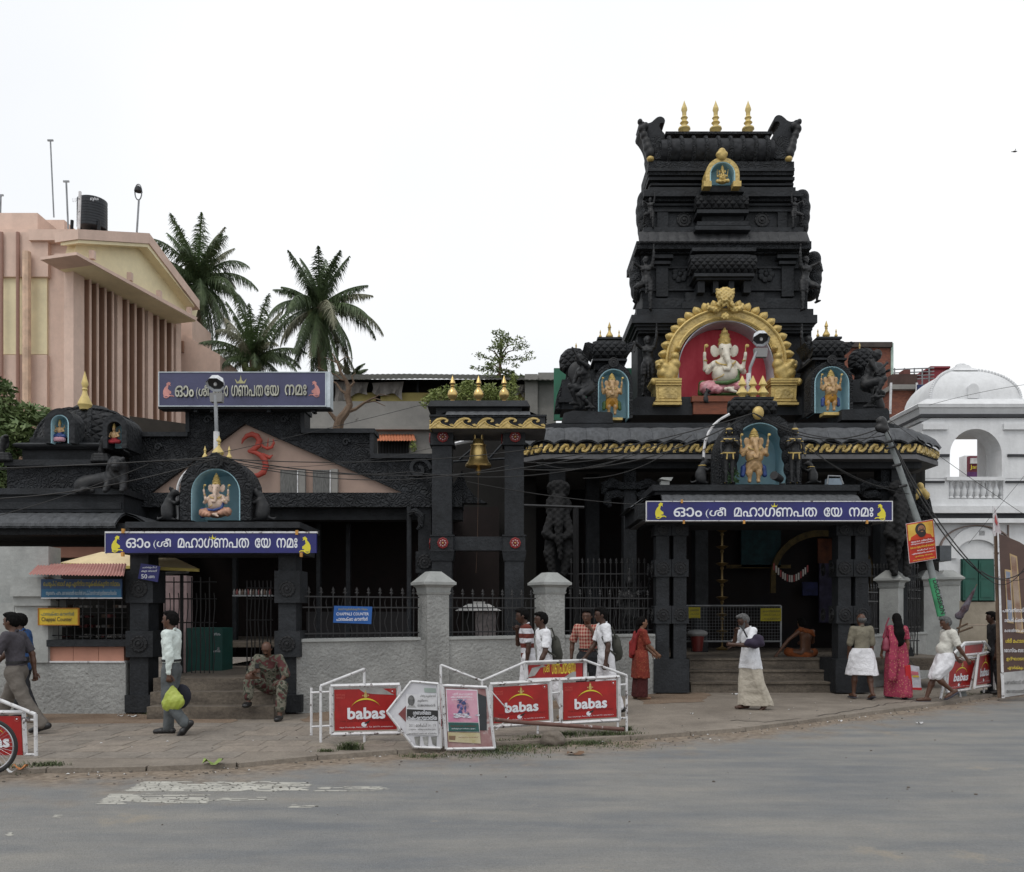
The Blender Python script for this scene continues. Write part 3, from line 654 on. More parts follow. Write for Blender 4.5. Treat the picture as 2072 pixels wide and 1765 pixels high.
def hung(uv0, uv1, drop0, drop1, Y, label):
    mb = MB(); nx, nz = 14, 6; vs = []
    for i in range(nx+1):
        t = i/nx; u = uv0[0]+(uv1[0]-uv0[0])*t; v = uv0[1]+(uv1[1]-uv0[1])*t; dr = drop0+(drop1-drop0)*t
        for k in range(nz+1): s = k/nz; vs.append(tuple(P(u+3*math.sin(t*9+s*3), v+dr*s*(1+.2*math.sin(t*7)), Y+.10*math.sin(t*22+s*2)*s)))
    mb.add(vs, [(i*(nz+1)+k, i*(nz+1)+k+1, (i+1)*(nz+1)+k+1, (i+1)*(nz+1)+k) for i in range(nx) for k in range(nz)], True)
    mb.build('tarpaulin', TARP, label=label, cat='tarpaulin', group='tarpaulins hung on the concrete building')
hung((676,772),(745,774),38,22,Yg+.1,'long sagging grey tarpaulin hung nearest the purple signboard'); hung((752,775),(816,772),18,34,Yg+.12,'dirty white tarpaulin with a slanting lower edge, right of the long one'); hung((1033,780),(1062,778),16,24,Yg+.1,'small pale tarpaulin scrap by the concrete column')
UB('column', CONC, gb, 1062, 1088, 757, 860, Yg-.1, 1); UB('column', CONC, gb, 1089, 1125, 754, 860, Yg+.1, 1)
OR_ = mat('orange_corrugated_sheet', (.45,.16,.08), rough=.7, var=.15)
aw = MB(); vs = []
for i in range(31):
    u = 752+90*i/30; dz = .03*(i % 2); vs += [tuple(P(u-4, 880, Yg-.05)+Vector((0,0,dz))), tuple(P(u, 893, Yg-.55)+Vector((0,0,dz)))]
aw.add(vs, [(2*i, 2*i+1, 2*i+3, 2*i+2) for i in range(30)]); aw.build('window_awning', OR_, gb)
wf = UB('window', DK, gb, 765, 827, 893, 921, Yg-.06, .1)
for u in range(769, 826, 6): MB().tube([P(u, 893, Yg-.1), P(u, 921, Yg-.1)], .015, 5).build('window_bar', BLK, wf)
gs = thing('green_shop_sign', 'green shop board with yellow letters showing behind the left roof shrine', 'sign', tuple(P(1230, 850, 25.5)))
UB('board', mat('green_sign_board', (.02,.13,.075), rough=.6), gs, 1121, 1305, 745, 850, 25.5, .15)
text('ത', YTXT, gs, (1279,1293,757,775), 25.5, name='lettering')
# ----------------------------------------------------------------- brick building behind right shrine
Yb = 32.0
BRICK = mat('red_brick_wall', (.20,.075,.045), rough=.95, var=.25, scale=1.2)
t = BRICK.node_tree; bk = t.nodes.new('ShaderNodeTexBrick'); bk.inputs['Scale'].default_value = 5.5; bk.inputs['Color1'].default_value = (.24,.085,.05,1); bk.inputs['Color2'].default_value = (.15,.05,.035,1); bk.inputs['Mortar'].default_value = (.14,.10,.085,1); bk.inputs['Mortar Size'].default_value = .015
g = t.nodes.new('ShaderNodeNewGeometry'); sp = t.nodes.new('ShaderNodeSeparateXYZ'); cb = t.nodes.new('ShaderNodeCombineXYZ')
t.links.new(g.outputs['Position'], sp.inputs[0]); t.links.new(sp.outputs['X'], cb.inputs['X']); t.links.new(sp.outputs['Z'], cb.inputs['Y']); t.links.new(cb.outputs[0], bk.inputs['Vector']); t.links.new(bk.outputs['Color'], t.nodes['Principled BSDF'].inputs['Base Color'])
bb = thing('brick_building', 'tall red brick building with dark parapet behind the right roof shrine', 'building', (XU(1760, Yb), Yb, 0))
UB('brick_wall', BRICK, bb, 1690, 1803, 700, 1240, Yb, 5); UB('parapet', mat('dark_stained_parapet', (.06,.05,.045), rough=.95), bb, 1686, 1806, 692, 702, Yb-.15, 5.3)
UB('corner_strip', mat('pale_green_strip', (.40,.52,.46)), bb, 1803.3, 1808, 694, 800, Yb-.05, .3)
b2 = thing('low_brick_building', 'lower red brick building with white drain pipes beside the white domed tower', 'building', (XU(1840, 30), 30, 0))
UB('brick_wall', BRICK, b2, 1804, 1885, 787, 1240, 30, 4); UB('parapet_wall', mat('dark_brick_parapet', (.07,.042,.035), rough=.95), b2, 1806, 1856, 757, 778, 30-.1, .4); UB('roof_slab', CONC, b2, 1804, 1890, 778, 787.5, 30-.2, 4)
for u in (1803, 1855): MB().tube([P(u, 775, 29.8), P(u-2, 838, 29.8)], .04, 6).build('drain_pipe', WHITE, b2)
UB('blue_window', mat('dark_blue_shutter', (.02,.03,.10)), b2, 1857, 1872, 778.5, 801, 29.7, .1)
UB('chimney', mat('brown_red_chimney', (.14,.05,.04)), b2, 1829, 1842, 748, 757, 30, .4)
rl = thing('roof_railing', 'thin metal roof railing above the low brick building', 'railing', (XU(1845, 31), 31, ZV(778, 31)))
for v in (747, 754, 761, 768): MB().tube([P(1808, v+1, 31), P(1890, v-2, 31)], .022, 5).build('rail', GALV, rl)
for u in (1810, 1830, 1850, 1866, 1880): MB().tube([P(u, 745, 31), P(u, 778, 31)], .025, 5).build('post', GALV, rl)
mb = MB().ub(1885, 1921, 741, 776, 33, 1.5); mb.ub(1883, 1923, 741, 745, 32.9, 1.7); mb.build('red_roof_box', mat('crimson_sheet_metal', (.22,.018,.03), rough=.6), label='crimson box shed on the roof left of the white dome', cat='shed')

# ================================================================= WHITE TOWER (right)
Yw = 24.0
wt = thing('white_arched_tower', 'white limewashed tower with ribbed dome, arched balcony and green shutters', 'building', (XU(1975, Yw), Yw, 0))
x0 = XU(1865, Yw); x1 = XU(2110, Yw)
xc = 12.62; yc_ = Yw+.95
z0 = ZV(806, Yw); zt = ZV(750, Yw+.9); hx, hy = 1.24, .80; vs = []; nr = 10
mb = MB(); kk = lambda th: max(math.cos(th)**1.15, .15)
for i in range(nr+1):
    th = math.pi/2*i/nr; k = kk(th); z = z0+(zt-z0)*math.sin(th)
    for sx, sy in ((-1,-1),(1,-1),(1,1),(-1,1)): vs.append((xc+sx*hx*k, yc_+sy*hy*k, z))
mb.add(vs, [(i*4+j, i*4+(j+1) % 4, (i+1)*4+(j+1) % 4, (i+1)*4+j) for i in range(nr) for j in range(4)], True); mb.build('dome', WHITEW, wt)
for s in (-1, 1):
    mb = MB()
    for i in range(26): th = math.pi/2*i/26; mb.ell((xc+s*hx*kk(th), yc_-hy*kk(th), z0+(zt-z0)*math.sin(th)+.02), (.045,.045,.045), 6, 4)
    mb.build('dome_rib', WHITEW, wt)
cz = zt-.06
MB().frus((xc, yc_, cz), (.34,.30), (xc, yc_, cz+.09), (.24,.22)).frus((xc, yc_, cz+.09), (.22,.2), (xc, yc_, cz+.19), (.15,.15)).ell((xc, yc_, cz+.2), (.15,.15,.07)).build('dome_cap', WHITEW, wt)
MB().up(arch_pts(1959, 1981, 776, 806, Yw, 12), Yw+.10, .2).build('dome_medallion', WHITEW, wt)
# cornice
MB().frus((13.2, yc_, ZV(851, Yw)), (2.12, .86), (13.2, yc_, ZV(826, Yw)), (2.22, 1.02)).frus((13.2, yc_, ZV(826, Yw)), (2.25, 1.05), (13.2, yc_, ZV(820, Yw)), (2.27, 1.07)).build('cornice', WHITEW, wt)
MB().frus((13.2, yc_, ZV(820, Yw)+.005), (2.27, 1.07), (13.2, yc_, ZV(806, Yw)), (1.95, .86)).build('roof_slope', WHITEW, wt)
MB().box(x0-.05, x1, Yw-.07, Yw+3, ZV(845, Yw), ZV(839, Yw)).build('dark_band', DARKSTRIPE, wt)
# arched storey wall as ring around the opening
def warch(u0, u1, v0, v1, a0, a1, at, ab, Y, d, m, name):
    inn = arch_pts(a0, a1, at, ab, Y, 18); n = len(inn); out = []
    for i, (u, v) in enumerate(inn):
        if i == 0: out.append((u0, ab))
        elif i == n-1: out.append((u1, ab))
        else:
            t = (i-1)/(n-3)
            if t < .3: out.append((u0, ab+(v0-ab)*min(1, (t/.3)*1.0)))
            elif t > .7: out.append((u1, v0+(ab-v0)*((t-.7)/.3)))
            else: out.append((u0+(u1-u0)*(t-.3)/.4, v0))
    arch_ring(MB(), inn, out, Y, d).build(name, m, wt)
warch(1865, 2110, 846, 968, 1922, 2027, 868, 968, Yw, .75, WHITEW, 'arcade_wall')
UB('balcony_wall', WHITEW, wt, 1865, 2110, 1010, 1037, Yw, .7)
UB('side_pier', WHITEW, wt, 1865, 1920, 968, 1010.2, Yw+.01, .7); UB('side_pier', WHITEW, wt, 2030, 2110, 968, 1010.2, Yw+.01, .7)
UB('handrail', WHITEW, wt, 1916, 2034, 965, 972, Yw-.08, .3)
for u in range(1924, 2030, 13): MB().lathe(P(u, 1009, Yw+.12), [(.07,0),(.07,.03),(.045,.06),(.075,.15),(.085,.22),(.04,.34),(.035,.4),(.06,.44),(.07,.49)], 10).build('baluster', WHITEW, wt)
UB('string_course', WHITEW, wt, 1862, 2110, 1024, 1038, Yw-.22, .5); UB('dark_band', DARKSTRIPE, wt, 1863, 2110, 1038, 1049, Yw-.1, .3); UB('lower_string_course', WHITEW, wt, 1862, 2110, 1049, 1058, Yw-.18, .4)
for a, b in ((1868,1918),(2032,2110)):
    UB('pilaster_capital', WHITEW, wt, a, b, 857, 869, Yw-.08, .2); UB('impost_moulding', DARKSTRIPE, wt, a+8, b+6 if b > 2000 else b+4, 919, 924, Yw-.05, .2)
    UB('pilaster_moulding', DARKSTRIPE, wt, a+4, b-6, 973, 977, Yw-.04, .2)
UB('back_wall', WHITEW, wt, 2031, 2110, 846, 1040, Yw+2.6, .5); UB('back_parapet', WHITEW, wt, 1880, 2110, 972, 1010, Yw+2.4, .3)
UB('back_pier', WHITEW, wt, 1995, 2030, 868, 1010, Yw+2.3, .5); UB('ceiling', WHITEW, wt, 1868, 2110, 840, 852, Yw+.4, 2.6)
UB('lower_wall', WHITEW, wt, 1865, 2160, 1058, 1236, Yw+.05, 1)
BASEST = mat('stained_cream_base', (.22,.19,.145), rough=.95, scale=1.2, col2=(.34,.30,.24), bump=.4, bscale=10)
for k in range(3): UB('base_course', BASEST, wt, 1820, 2160, 1216+k*50, 1264+k*50, Yw-.02, .6)
inn = arch_pts(1937, 2020, 1092, 1130, Yw, 18); out = arch_pts(1925, 2030, 1066, 1130, Yw, 18)
arch_ring(MB(), inn, out, Yw-.03, .2).build('window_arch', WHITEW, wt)
arch_ring(MB(), arch_pts(1905, 2050, 1064, 1130, Yw, 18), arch_pts(1903, 2052, 1062, 1130, Yw, 18), Yw-.05, .2).build('window_arch', mat('faded_brown_line', (.22,.17,.15)), wt)
GSH = mat('green_shutter_paint', (.012,.085,.062), rough=.55, var=.15)
sw = UB('window', mat('dark_green_frame', (.008,.05,.04)), wt, 1946, 2013, 1131, 1218, Yw-.02, .1)
for k in range(2):
    a = 1949+k*32
    UB('shutter', GSH, sw, a, a+29.5, 1134, 1215, Yw-.06, .05)
    for j in range(2): UB('shutter_panel', GSH, sw, a+4, a+25, 1139+j*38, 1171+j*38, Yw-.075, .03)
for k in range(3): UB('vent_slot', DK, wt, 1942+40+k*4, 1944+40+k*4, 1074, 1084, Yw-.03, .1)
UB('wall_panel_joint', mat('faded_brown_line', (.22,.17,.15)), wt, 2040, 2042, 1062, 1216, Yw-.0, .08)
# things seen through the arch
mb = MB().ub(1952, 1964, 922, 1010, 40, .5).ub(1964, 1980, 922, 1010, 40, .3); mb.build('distant_pillar', WHITEW, label='pale distant pillar seen through the white arch', cat='pillar')
d = thing('distant_poster', 'dark red poster board seen far behind the white arch', 'poster', tuple(P(1966, 1000, 39)))
UB('board', mat('wine_red_board', (.13,.02,.035)), d, 1961, 1981, 923, 955, 39, .2); UB('lower_board', mat('violet_board', (.10,.03,.12)), d, 1961, 1981, 955, 968, 39, .2); UB('picture', mat('pale_picture', (.5,.5,.5)), d, 1965, 1979, 927, 938, 38.9, .1)
text('Jan', CYEL, d, (1963,1979,941,951), 38.95, name='lettering')
# ================================================================= BOUNDARY WALLS
WA, WB = (XU(600, 14.5), 14.5), (XU(1326, 18.0), 18.0)
def WP_(u, v, off=0.0):
    a = Vector(WA); b = Vector(WB); d = (b-a).normalized(); n = Vector((-d.y, d.x))*off; a = a+n; b = b+n
    return PV(u, v, (a.x, a.y), (b.x, b.y))
cw = thing('boundary_wall', 'rough grey boundary wall with two capped posts between the gates', 'wall', (WP_(960, 1300).x, WP_(960, 1300).y, 0))
WT = 1.17
MB().obox(WA, WB, .34, -.05, WT, off=.17).build('wall', WALLG, cw)
for a, b in ((605,850),(903,1085),(1142,1324)): MB().obox(WP_(a, 1300), WP_(b, 1300), .40, WT, WT+.05, off=.17).build('coping', SMG, cw)
def gatepost(parent, p, w_, ztop, ang, m=WALLG):
    """square plastered post with moulded neck and pyramid cap"""
    def mk(fn): mb = MB(); fn(mb); return mb.xf(Matrix.Translation((p[0], p[1], 0)) @ Matrix.Rotation(ang, 4, 'Z'))
    h = w_/2; zt = ztop-.27
    mk(lambda m_: m_.box(-h, h, -h, h, -.04, zt-.14)).build('post_shaft', m, parent)
    mk(lambda m_: m_.frus((0,0,zt-.14), (h+.012,h+.012), (0,0,zt-.10), (h+.03,h+.03)).frus((0,0,zt-.10), (h+.012,h+.012), (0,0,zt-.02), (h+.03,h+.03)).frus((0,0,zt-.02), (h+.03,h+.03), (0,0,zt+.03), (h+.085,h+.085)).frus((0,0,zt+.03), (h+.10,h+.10), (0,0,zt+.08), (h+.10,h+.10)).frus((0,0,zt+.08), (h+.09,h+.09), (0,0,ztop), (h*.52,h*.52))).build('post_cap', SMG, parent)
wang = math.atan2(WB[1]-WA[1], WB[0]-WA[0])
for u, vt in ((877,1157),(1112,1159)):
    p = WP_(u, 1300, .17); gatepost(cw, p, .42, ZV(vt, p.y), wang)
IRON = mat('black_wrought_iron', (.014,.014,.015), rough=.5, var=.3, scale=20)
def spear(mb, x, z0, z1, y=0):
    mb.tube([(x, y, z0), (x, y, z1-.10)], .011, 5)
    mb.lathe((x, y, z1-.13), [(.012,0),(.03,.03),(.014,.05),(.028,.075),(.001,.13)], 6, 1, .5); mb.box(x-.035, x+.035, y-.006, y+.006, z1-.105, z1-.09)
def iron_fence(label, a, b, z0, zr, ztip, n, group=None, back=0):
    a = Vector(a[:2]); b = Vector(b[:2]); L_ = (b-a).length; ang = math.atan2(b.y-a.y, b.x-a.x)
    t_ = thing('iron_fence', label, 'fence', (a.x, a.y, z0), group, rot=ang, local=True); t_.location = (a.x, a.y, 0)
    for z in zr: MB().box(0, L_, -.012, .012, z-.012, z+.012).build('rail', IRON, t_)
    for i in range(n):
        x = L_*(i+.5)/n
        piece('spear_bar', 'spear%.2f%.2f' % (z0, ztip), lambda: (lambda m_: (spear(m_, 0, z0, ztip), m_)[1])(MB()), IRON, t_, (x, 0, 0))
        if i < n-1:
            x2 = L_*(i+1)/n
            piece('wavy_bar', 'wavy%.2f%.2f' % (z0, ztip), lambda: MB().tube([(.02*math.sin(k*1.1), 0, z0+(zr[-2]+.08-z0)*k/10) for k in range(11)]+[(0, 0, zr[-2]+.16)], [.008]*11+[.002], 5), IRON, t_, (x2, 0, 0))
    return t_
f1 = iron_fence('black spear-topped railing on the grey wall left of the first capped post', WP_(612,1300,.17), WP_(848,1300,.17), WT+.05, (1.30,1.74,1.92), 2.09, 10, 'spear railings on the boundary wall')
f2 = iron_fence('black spear-topped railing between the two capped posts, a tiled lamp box behind it', WP_(905,1300,.17), WP_(1084,1300,.17), WT+.05, (1.30,1.74,1.92), 2.09, 9, 'spear railings on the boundary wall')
f3 = iron_fence('black spear-topped railing right of the second capped post, behind the waiting boys', WP_(1143,1300,.17), WP_(1320,1300,.17), WT+.05, (1.30,1.74,1.94), 2.12, 9, 'spear railings on the boundary wall')
iron_fence('tall inner railing further back behind the waiting boys', P(1150,1300,19.4), P(1310,1300,19.4), .7, (1.0,2.2,2.5), 2.85, 14)
# left wall below the shoe counter
lw = thing('counter_wall', 'rough grey wall with salmon panel below the barred shoe counter window', 'wall', (XU(150,14.45),14.45,0))
YL = 14.45
MB().ub(-80, 254, 1341, 1450, YL, .4).build('wall', WALLG, lw); UB('ledge', WHITE, lw, 92, 252, 1338, 1341, YL-.02, .35)
for k in range(3): UB('salmon_panel', SALM, lw, 97+k*51.5, 97+k*51.5+50.6, 1309, 1338, YL+.03, .3)
UB('sill', BLK, lw, 94, 254, 1295, 1308.6, YL-.05, .4); UB('window_recess', DK, lw, 92, 256, 1140, 1295, YL+1.2, .1)
UB('grey_pilaster', SMG, lw, 30, 97, 1187, 1341, YL-.04, .45); MB().up([(30,1168),(88,1168),(108,1192),(108,1207),(20,1207),(20,1192)], YL-.16, .6).build('pilaster_cap', SMG, lw)
UB('pilaster_neck', SMG, lw, 26, 102, 1207, 1226, YL-.09, .5); UB('upper_wall', SMG, lw, -80, 98, 1106, 1341, YL+.12, .4); UB('salmon_fascia', SALM, lw, 60, 230, 1107, 1128, 17.0, .2)
UB('low_plinth', SMG, lw, -80, 29, 1220, 1341, YL+.0, .2)
for i in range(10): MB().tube([P(103+i*16, 1212, YL+.1), P(103+i*16, 1295, YL+.1)], .009, 5).build('window_bar', IRON, lw)
for v in (1214, 1240, 1286): MB().tube([P(97, v, YL+.1), P(256, v, YL+.1)], .009, 5).build('window_rail', IRON, lw)
SHV = [flat('dim_shelf_item_%s' % n, c) for n, c in (('grey',(.10,.10,.10)),('red',(.10,.02,.02)),('white',(.22,.21,.20)),('brown',(.05,.03,.02)))]
sh = thing('shoe_rack', 'dark rack of left footwear behind the barred counter window', 'rack', tuple(P(180, 1295, YL+1.0)))
for k in range(4):
    v = 1222+k*20; UB('shelf', DK, sh, 100, 254, v+8, v+9.5, YL+.8, .3)
    for j in range(13):
        if random.random() < .6: u = 102+j*11.5; UB('shoe', SHV[random.randrange(4)], sh, u, u+random.uniform(4, 9), v+random.uniform(1, 4), v+7.8, YL+.85, .2)
ca = MB(); vs = []
for i in range(61):
    t = i/60; dz = .022*(i % 2); vs += [tuple(P(78+178*t, 1142, YL+.25)+Vector((0,0,dz))), tuple(P(55+195*t, 1164+3*t, YL-.55)+Vector((0,0,dz)))]
ca.add(vs, [(2*i, 2*i+1, 2*i+3, 2*i+2) for i in range(60)]); ca.build('corrugated_awning', mat('faded_pink_corrugated_sheet', (.38,.17,.15), rough=.7, scale=3, col2=(.46,.25,.22)), label='small faded pink corrugated awning over the shoe counter', cat='awning')
ya = thing('yellow_awning', 'pale yellow sloping canopy behind the left gate pillar', 'awning', tuple(P(260, 1160, 15.4)))
YC = mat('pale_yellow_canopy', (.62,.50,.30), rough=.8, var=.12); ys = mat('yellow_canopy_edge', (.52,.42,.12))
a_, b_, c_, d_ = P(120,1139,15.1), P(402,1151,15.1), P(330,1117,15.55), P(205,1117,15.55)
MB().add([a_, b_, c_, d_], [(0,1,2,3)]).build('canopy_sheet', YC, ya); MB().up([(120,1139),(402,1151),(402,1157),(120,1145)], 15.05, .04).build('canopy_edge', ys, ya)
MB().tube([P(310,1163,15.6), P(380,1157,15.3)], .03, 6).build('support_rod', GALV, ya)

# ================================================================= SIGNS helper
def signboard(name, label, u0, u1, v0, v1, Y, face, th=.05, rim=None, cat='sign', tilt=0, **kw):
    t_ = thing(name, label, cat, tuple(P((u0+u1)/2, v1, Y)), **kw)
    UB('board', face, t_, u0, u1, v0, v1, Y, th)
    if rim:
        r = 1.7
        for q in ((u0-r,u1+r,v0-r,v0),(u0-r,u1+r,v1,v1+r),(u0-r,u0,v0,v1),(u1,u1+r,v0,v1)): UB('rim', rim, t_, *q, Y-.012, th+.012)
    return t_
OM = [('ഓം', .0, .142), ('(ശീ', .160, .262), ('മഹാഗണപത', .302, .718), ('േയ', .752, .844), ('നമഃ', .878, 1.0)]
def mouse(parent, u, v, s, Y, m, flip=1):
    """painted emblem: crouching mouse in profile, s = height in units"""
    o = [(0,1),(.10,.98),(.20,.92),(.14,.84),(.20,.72),(.05,.80),(-.02,.55),(.10,.42),(.22,.36),(.22,.20),(.05,.18),(.16,.10),(.30,.06),(.30,.02),(-.30,.02),(-.36,.2),(-.34,.42),(-.24,.62),(-.10,.76),(-.12,.90),(-.05,.93)]
    MB().up([(u+flip*x*s*.95, v-y*s) for x, y in o], Y-.004, .006).build('mouse_emblem', m, parent)
    tl = [P(u+flip*s*(-.30+.1*k), v-s*(.0-.09*math.sin(k*.9)), Y-.003) for k in range(8)]
    MB().tube(tl, .035*s/F*Y, 5).build('mouse_tail', m, parent)
def crown(parent, u, v, s, Y, m):
    MB().up([(u-s,v-s*.8),(u-s*.5,v-s*.25),(u-s*.15,v-s*.6),(u,v-s*1.4),(u+s*.15,v-s*.6),(u+s*.5,v-s*.25),(u+s,v-s*.8),(u+s*.7,v),(u-s*.7,v)], Y-.004, .006).build('crown_emblem', m, parent)

# ================================================================= LEFT GATE
GL = thing('left_gate', 'small black stone gateway with arched niche and blue nameboard at left', 'gateway', (XU(430,14.4),14.4,0))
Y1 = 14.4
def gpillar(parent, u0, u1, vb, vt, Y, blocks, base_v, ros, nside=False):
    w_ = u1-u0
    UB('pillar_shaft', BLK, parent, u0+w_*.16, u1-w_*.16, vt, base_v, Y+.06, .42)
    UB('pillar_base', BLK, parent, u0-2, u1+2, base_v-1, vb, Y-.02, .58)
    for a, b in blocks: UB('pillar_block', BLK, parent, u0, u1, a, b, Y, .54)
    for v in ros: rosette(parent, P((u0+u1)/2, v, Y-.002), w_*.30/F*Y, BLKS)
for a, b in ((254,309),(555,607)):
    gpillar(GL, a, b, 1442, 1120, Y1, ((1155,1220),(1277,1330)), 1408, (1192,1303))
for k, (u0, u1, v0, v1, yo, d) in enumerate(((297,554,1428,1456,-.75,2.2),(304,552,1401,1428,-.42,2.2),(310,530,1374,1401,-.08,6))):
    YY = GY(1456)+k*.34; MB().box(XU(u0, YY), XU(u1, YY), YY, YY+d, .195*k-.02, .195*(k+1)).build('step', STEP, GL)
UB('lintel', BLK, GL, 250, 612, 1077.5, 1122, Y1+.02, .9); UB('top_slab', BLK, GL, 253, 606, 1056, 1068, Y1-.25, 1.5); UB('slab_moulding', BLKC, GL, 262, 600, 1068.3, 1077.3, Y1-.12, 1.2)
niche(GL, 388, 484, 950, 1053, Y1+.1, .75, 24, BLKC, SKYB, SKYB, ft=29)
FLW = GL
rosette(GL, P(436, 932, Y1+.05), .13, BLKS, n=9)
for u, vt, vb, wr, tr in ((437.5,874,921,12,1),(413,901,928,5.5,1),(462,901,928,5.5,1)): finial(MB(), u, vt, vb, Y1+.35, wr, tr).build('finial', YGOLD, GL)
for s in (-1, 1):
    arc = [P(436+s*(77*math.cos(t) if t > 0 else 77), 995-62*math.sin(t) if t > 0 else 1053, Y1+.35) for t in (0, .01, .2, .4, .6, .8)]
    MB().tube(arc, .024, 6).build('white_conduit', WHITE, GL)
lp = thing('street_lamp', 'grey lamp on thin pole above the left gate niche', 'street lamp', tuple(P(437, 880, Y1+.45)))
def lamp(parent, pts, uh, vh, Y, s):
    MB().tube([P(a, b, Y) for a, b in pts], [.045]+[.032]*(len(pts)-1), 8).build('pole', GALV, parent)
    MB().tube([P(*pts[0], Y), P(pts[0][0], pts[0][1]-46, Y)], .05, 8).build('pole_sleeve', WHITE, parent)
    MB().up([(uh-13,vh+18),(uh+14,vh+18),(uh+12,vh+36),(uh-11,vh+36)], Y-.02, .12).build('control_box', flat('grey_box', (.22,.22,.22)), parent)
    k = s/F*Y
    hd = MB(); c = P(uh, vh, Y)
    # dome shell opening toward the viewer and down
    prof = [(.02,1.15),(.62,1.1),(.86,.8),(1.0,.0),(1.08,-.25)]
    hd.lathe((0,0,0), [(a*k, b*k*.8) for a, b in prof], 8, 1.0, .9, cap=False, ph=.5)
    hd.lathe((0,0,0), [(a*k*.93, b*k*.74) for a, b in prof[::-1]], 8, 1.0, .9, cap=False, ph=.5)
    hd.xf(Matrix.Translation(c) @ Matrix.Rotation(R(-40), 4, 'X')); hd.build('lamp_hood', mat('lamp_white_enamel', (.55,.57,.60), rough=.4), parent)
    MB().lathe((0,0,0), [(.93*k,.1*k),(.8*k,.3*k),(.001,.4*k)], 20, 1, .9).xf(Matrix.Translation(c) @ Matrix.Rotation(R(-40), 4, 'X')).build('reflector', flat('dark_lamp_inside', (.03,.03,.032), .4), parent)
    MB().ell((0,0,-.05*k), (.2*k,.2*k,.3*k)).xf(Matrix.Translation(c) @ Matrix.Rotation(R(-40), 4, 'X')).build('bulb', flat('lamp_bulb_glass', (.5,.5,.5), .2), parent)
lamp(lp, [(438,920),(438,868),(436,800)], 436, 777, Y1+.45, 18)
sg = signboard('gate_nameboard', 'long blue nameboard with white script and two yellow mice, on the left gate', 213, 640, 1079, 1119, Y1-.33, BLUS, .06)
UB('rim', WHITE, sg, 212, 641, 1075.5, 1079, Y1-.34, .08); UB('rim', WHITE, sg, 212, 213, 1079, 1120, Y1-.34, .07)
for s, a, b in OM: text(s, WTXT, sg, (255+a*347, 255+b*347, 1089+(0 if s != '(ശീ' else 1), 1109+(2 if s == '(ശീ' else 0)), Y1-.33, bold=.012)
mouse(sg, 236, 1115, 31, Y1-.33, CYEL, 1); mouse(sg, 618, 1117, 31, Y1-.33, CYEL, -1); crown(sg, 430, 1091, 7, Y1-.33, CYEL)
for u, v in ((248,1074),(600,1077),(247,1121),(609,1122)): MB().ub(u-2.5, u+2.5, v-4, v+5, Y1-.37, .05).build('tie', mat('orange_tie', (.5,.25,.06)), sg)
s50 = thing('price_notice', 'small tilted blue notice reading 50 on the left gate pillar', 'notice', tuple(P(302, 1177, Y1-.06)))
MB().up([(285,1140),(324,1146),(319,1178),(279,1171)], Y1-.06, .02).build('board', BLUS, s50)
for s, b in (('ചെരുപ്പ്', (288,318,1146,1151)), ('കുട ബാഗ്', (286,318,1153,1158.5)), ('50', (286,298,1162,1171)), ('പൈസ', (300,313,1165,1170))): text(s, WTXT, s50, b, Y1-.06, thick=.004, bold=.01)
# gate interior
gi = thing('iron_gate', 'open black wrought iron gate with wavy bars inside the left gateway', 'gate', (XU(400,15.6),15.6,.6))
Yi = 15.6
for v in (1178, 1212, 1260, 1368): MB().tube([P(331, v, Yi), P(438, v, Yi)], .012, 5).build('rail', IRON, gi)
for i, u in enumerate(range(334, 440, 9)):
    if i % 2: MB().tube([P(u+1.8*math.sin(k), 1200+k*15, Yi) for k in range(12)], .009, 5).build('wavy_bar', IRON, gi)
    else: MB().tube([P(u, 1168, Yi), P(u, 1370, Yi)], .012, 5).build('bar', IRON, gi)
UB('gate_post', IRON, gi, 364, 368, 1163, 1372, Yi-.05, .08)
g2 = thing('iron_gate', 'right leaf of the wrought iron gate standing ajar beside the soldier', 'gate', (XU(520,15.4),15.4,.6))
for i, u in enumerate(range(500, 552, 8)): MB().tube([P(u+(1.8*math.sin(k) if i % 2 else 0), 1175+k*17, 15.5) for k in range(12)], .011, 5).build('bar', IRON, g2)
for v in (1190, 1212, 1255, 1355): MB().tube([P(498, v, 15.5), P(552, v, 15.5)], .012, 5).build('rail', IRON, g2)
MB().ub(331, 378, 1165, 1370, 16.6, .3).build('pink_wall_strip', mat('pale_pink_inner_wall', (.33,.24,.24)), label='pale pink strip of inner wall behind the iron gate', cat='wall')
TEAL = mat('teal_steel_cabinet', (.010,.065,.055), rough=.5, var=.15)
tb = thing('steel_cabinet', 'dark teal steel cabinet behind the gate grille', 'cabinet', tuple(P(415, 1366, 16.3)))
UB('cabinet_body', TEAL, tb, 376, 430, 1271, 1360, 16.3, .6); UB('cabinet_door', TEAL, tb, 431, 450, 1271, 1360, 16.28, .6); UB('handle', GALV, tb, 440, 443, 1310, 1318, 16.25, .05)
text('ഭണ്ഡാരം', WTXT, tb, (432,446,1280,1286), 16.26); text('കാണിക്ക', WTXT, tb, (432,446,1314,1320), 16.26)
pb = thing('inner_shelf', 'dim shelf of small bottles inside the left gateway', 'shelf', tuple(P(490, 1250, 17.2)))
UB('shelf_board', GALV, pb, 470, 552, 1204, 1207, 17.2, .3)
for k in range(14): MB().lathe(P(474+k*5.6, 1203.5, 17.3), [(.025,0),(.025,.07),(.01,.09),(.01,.11)], 6).build('bottle', SHV[k % 4], pb)
MB().ub(455, 530, 1370, 1376, 16.6, 1).build('inner_step', STEP, label='low stone step inside the left gateway passage', cat='step')

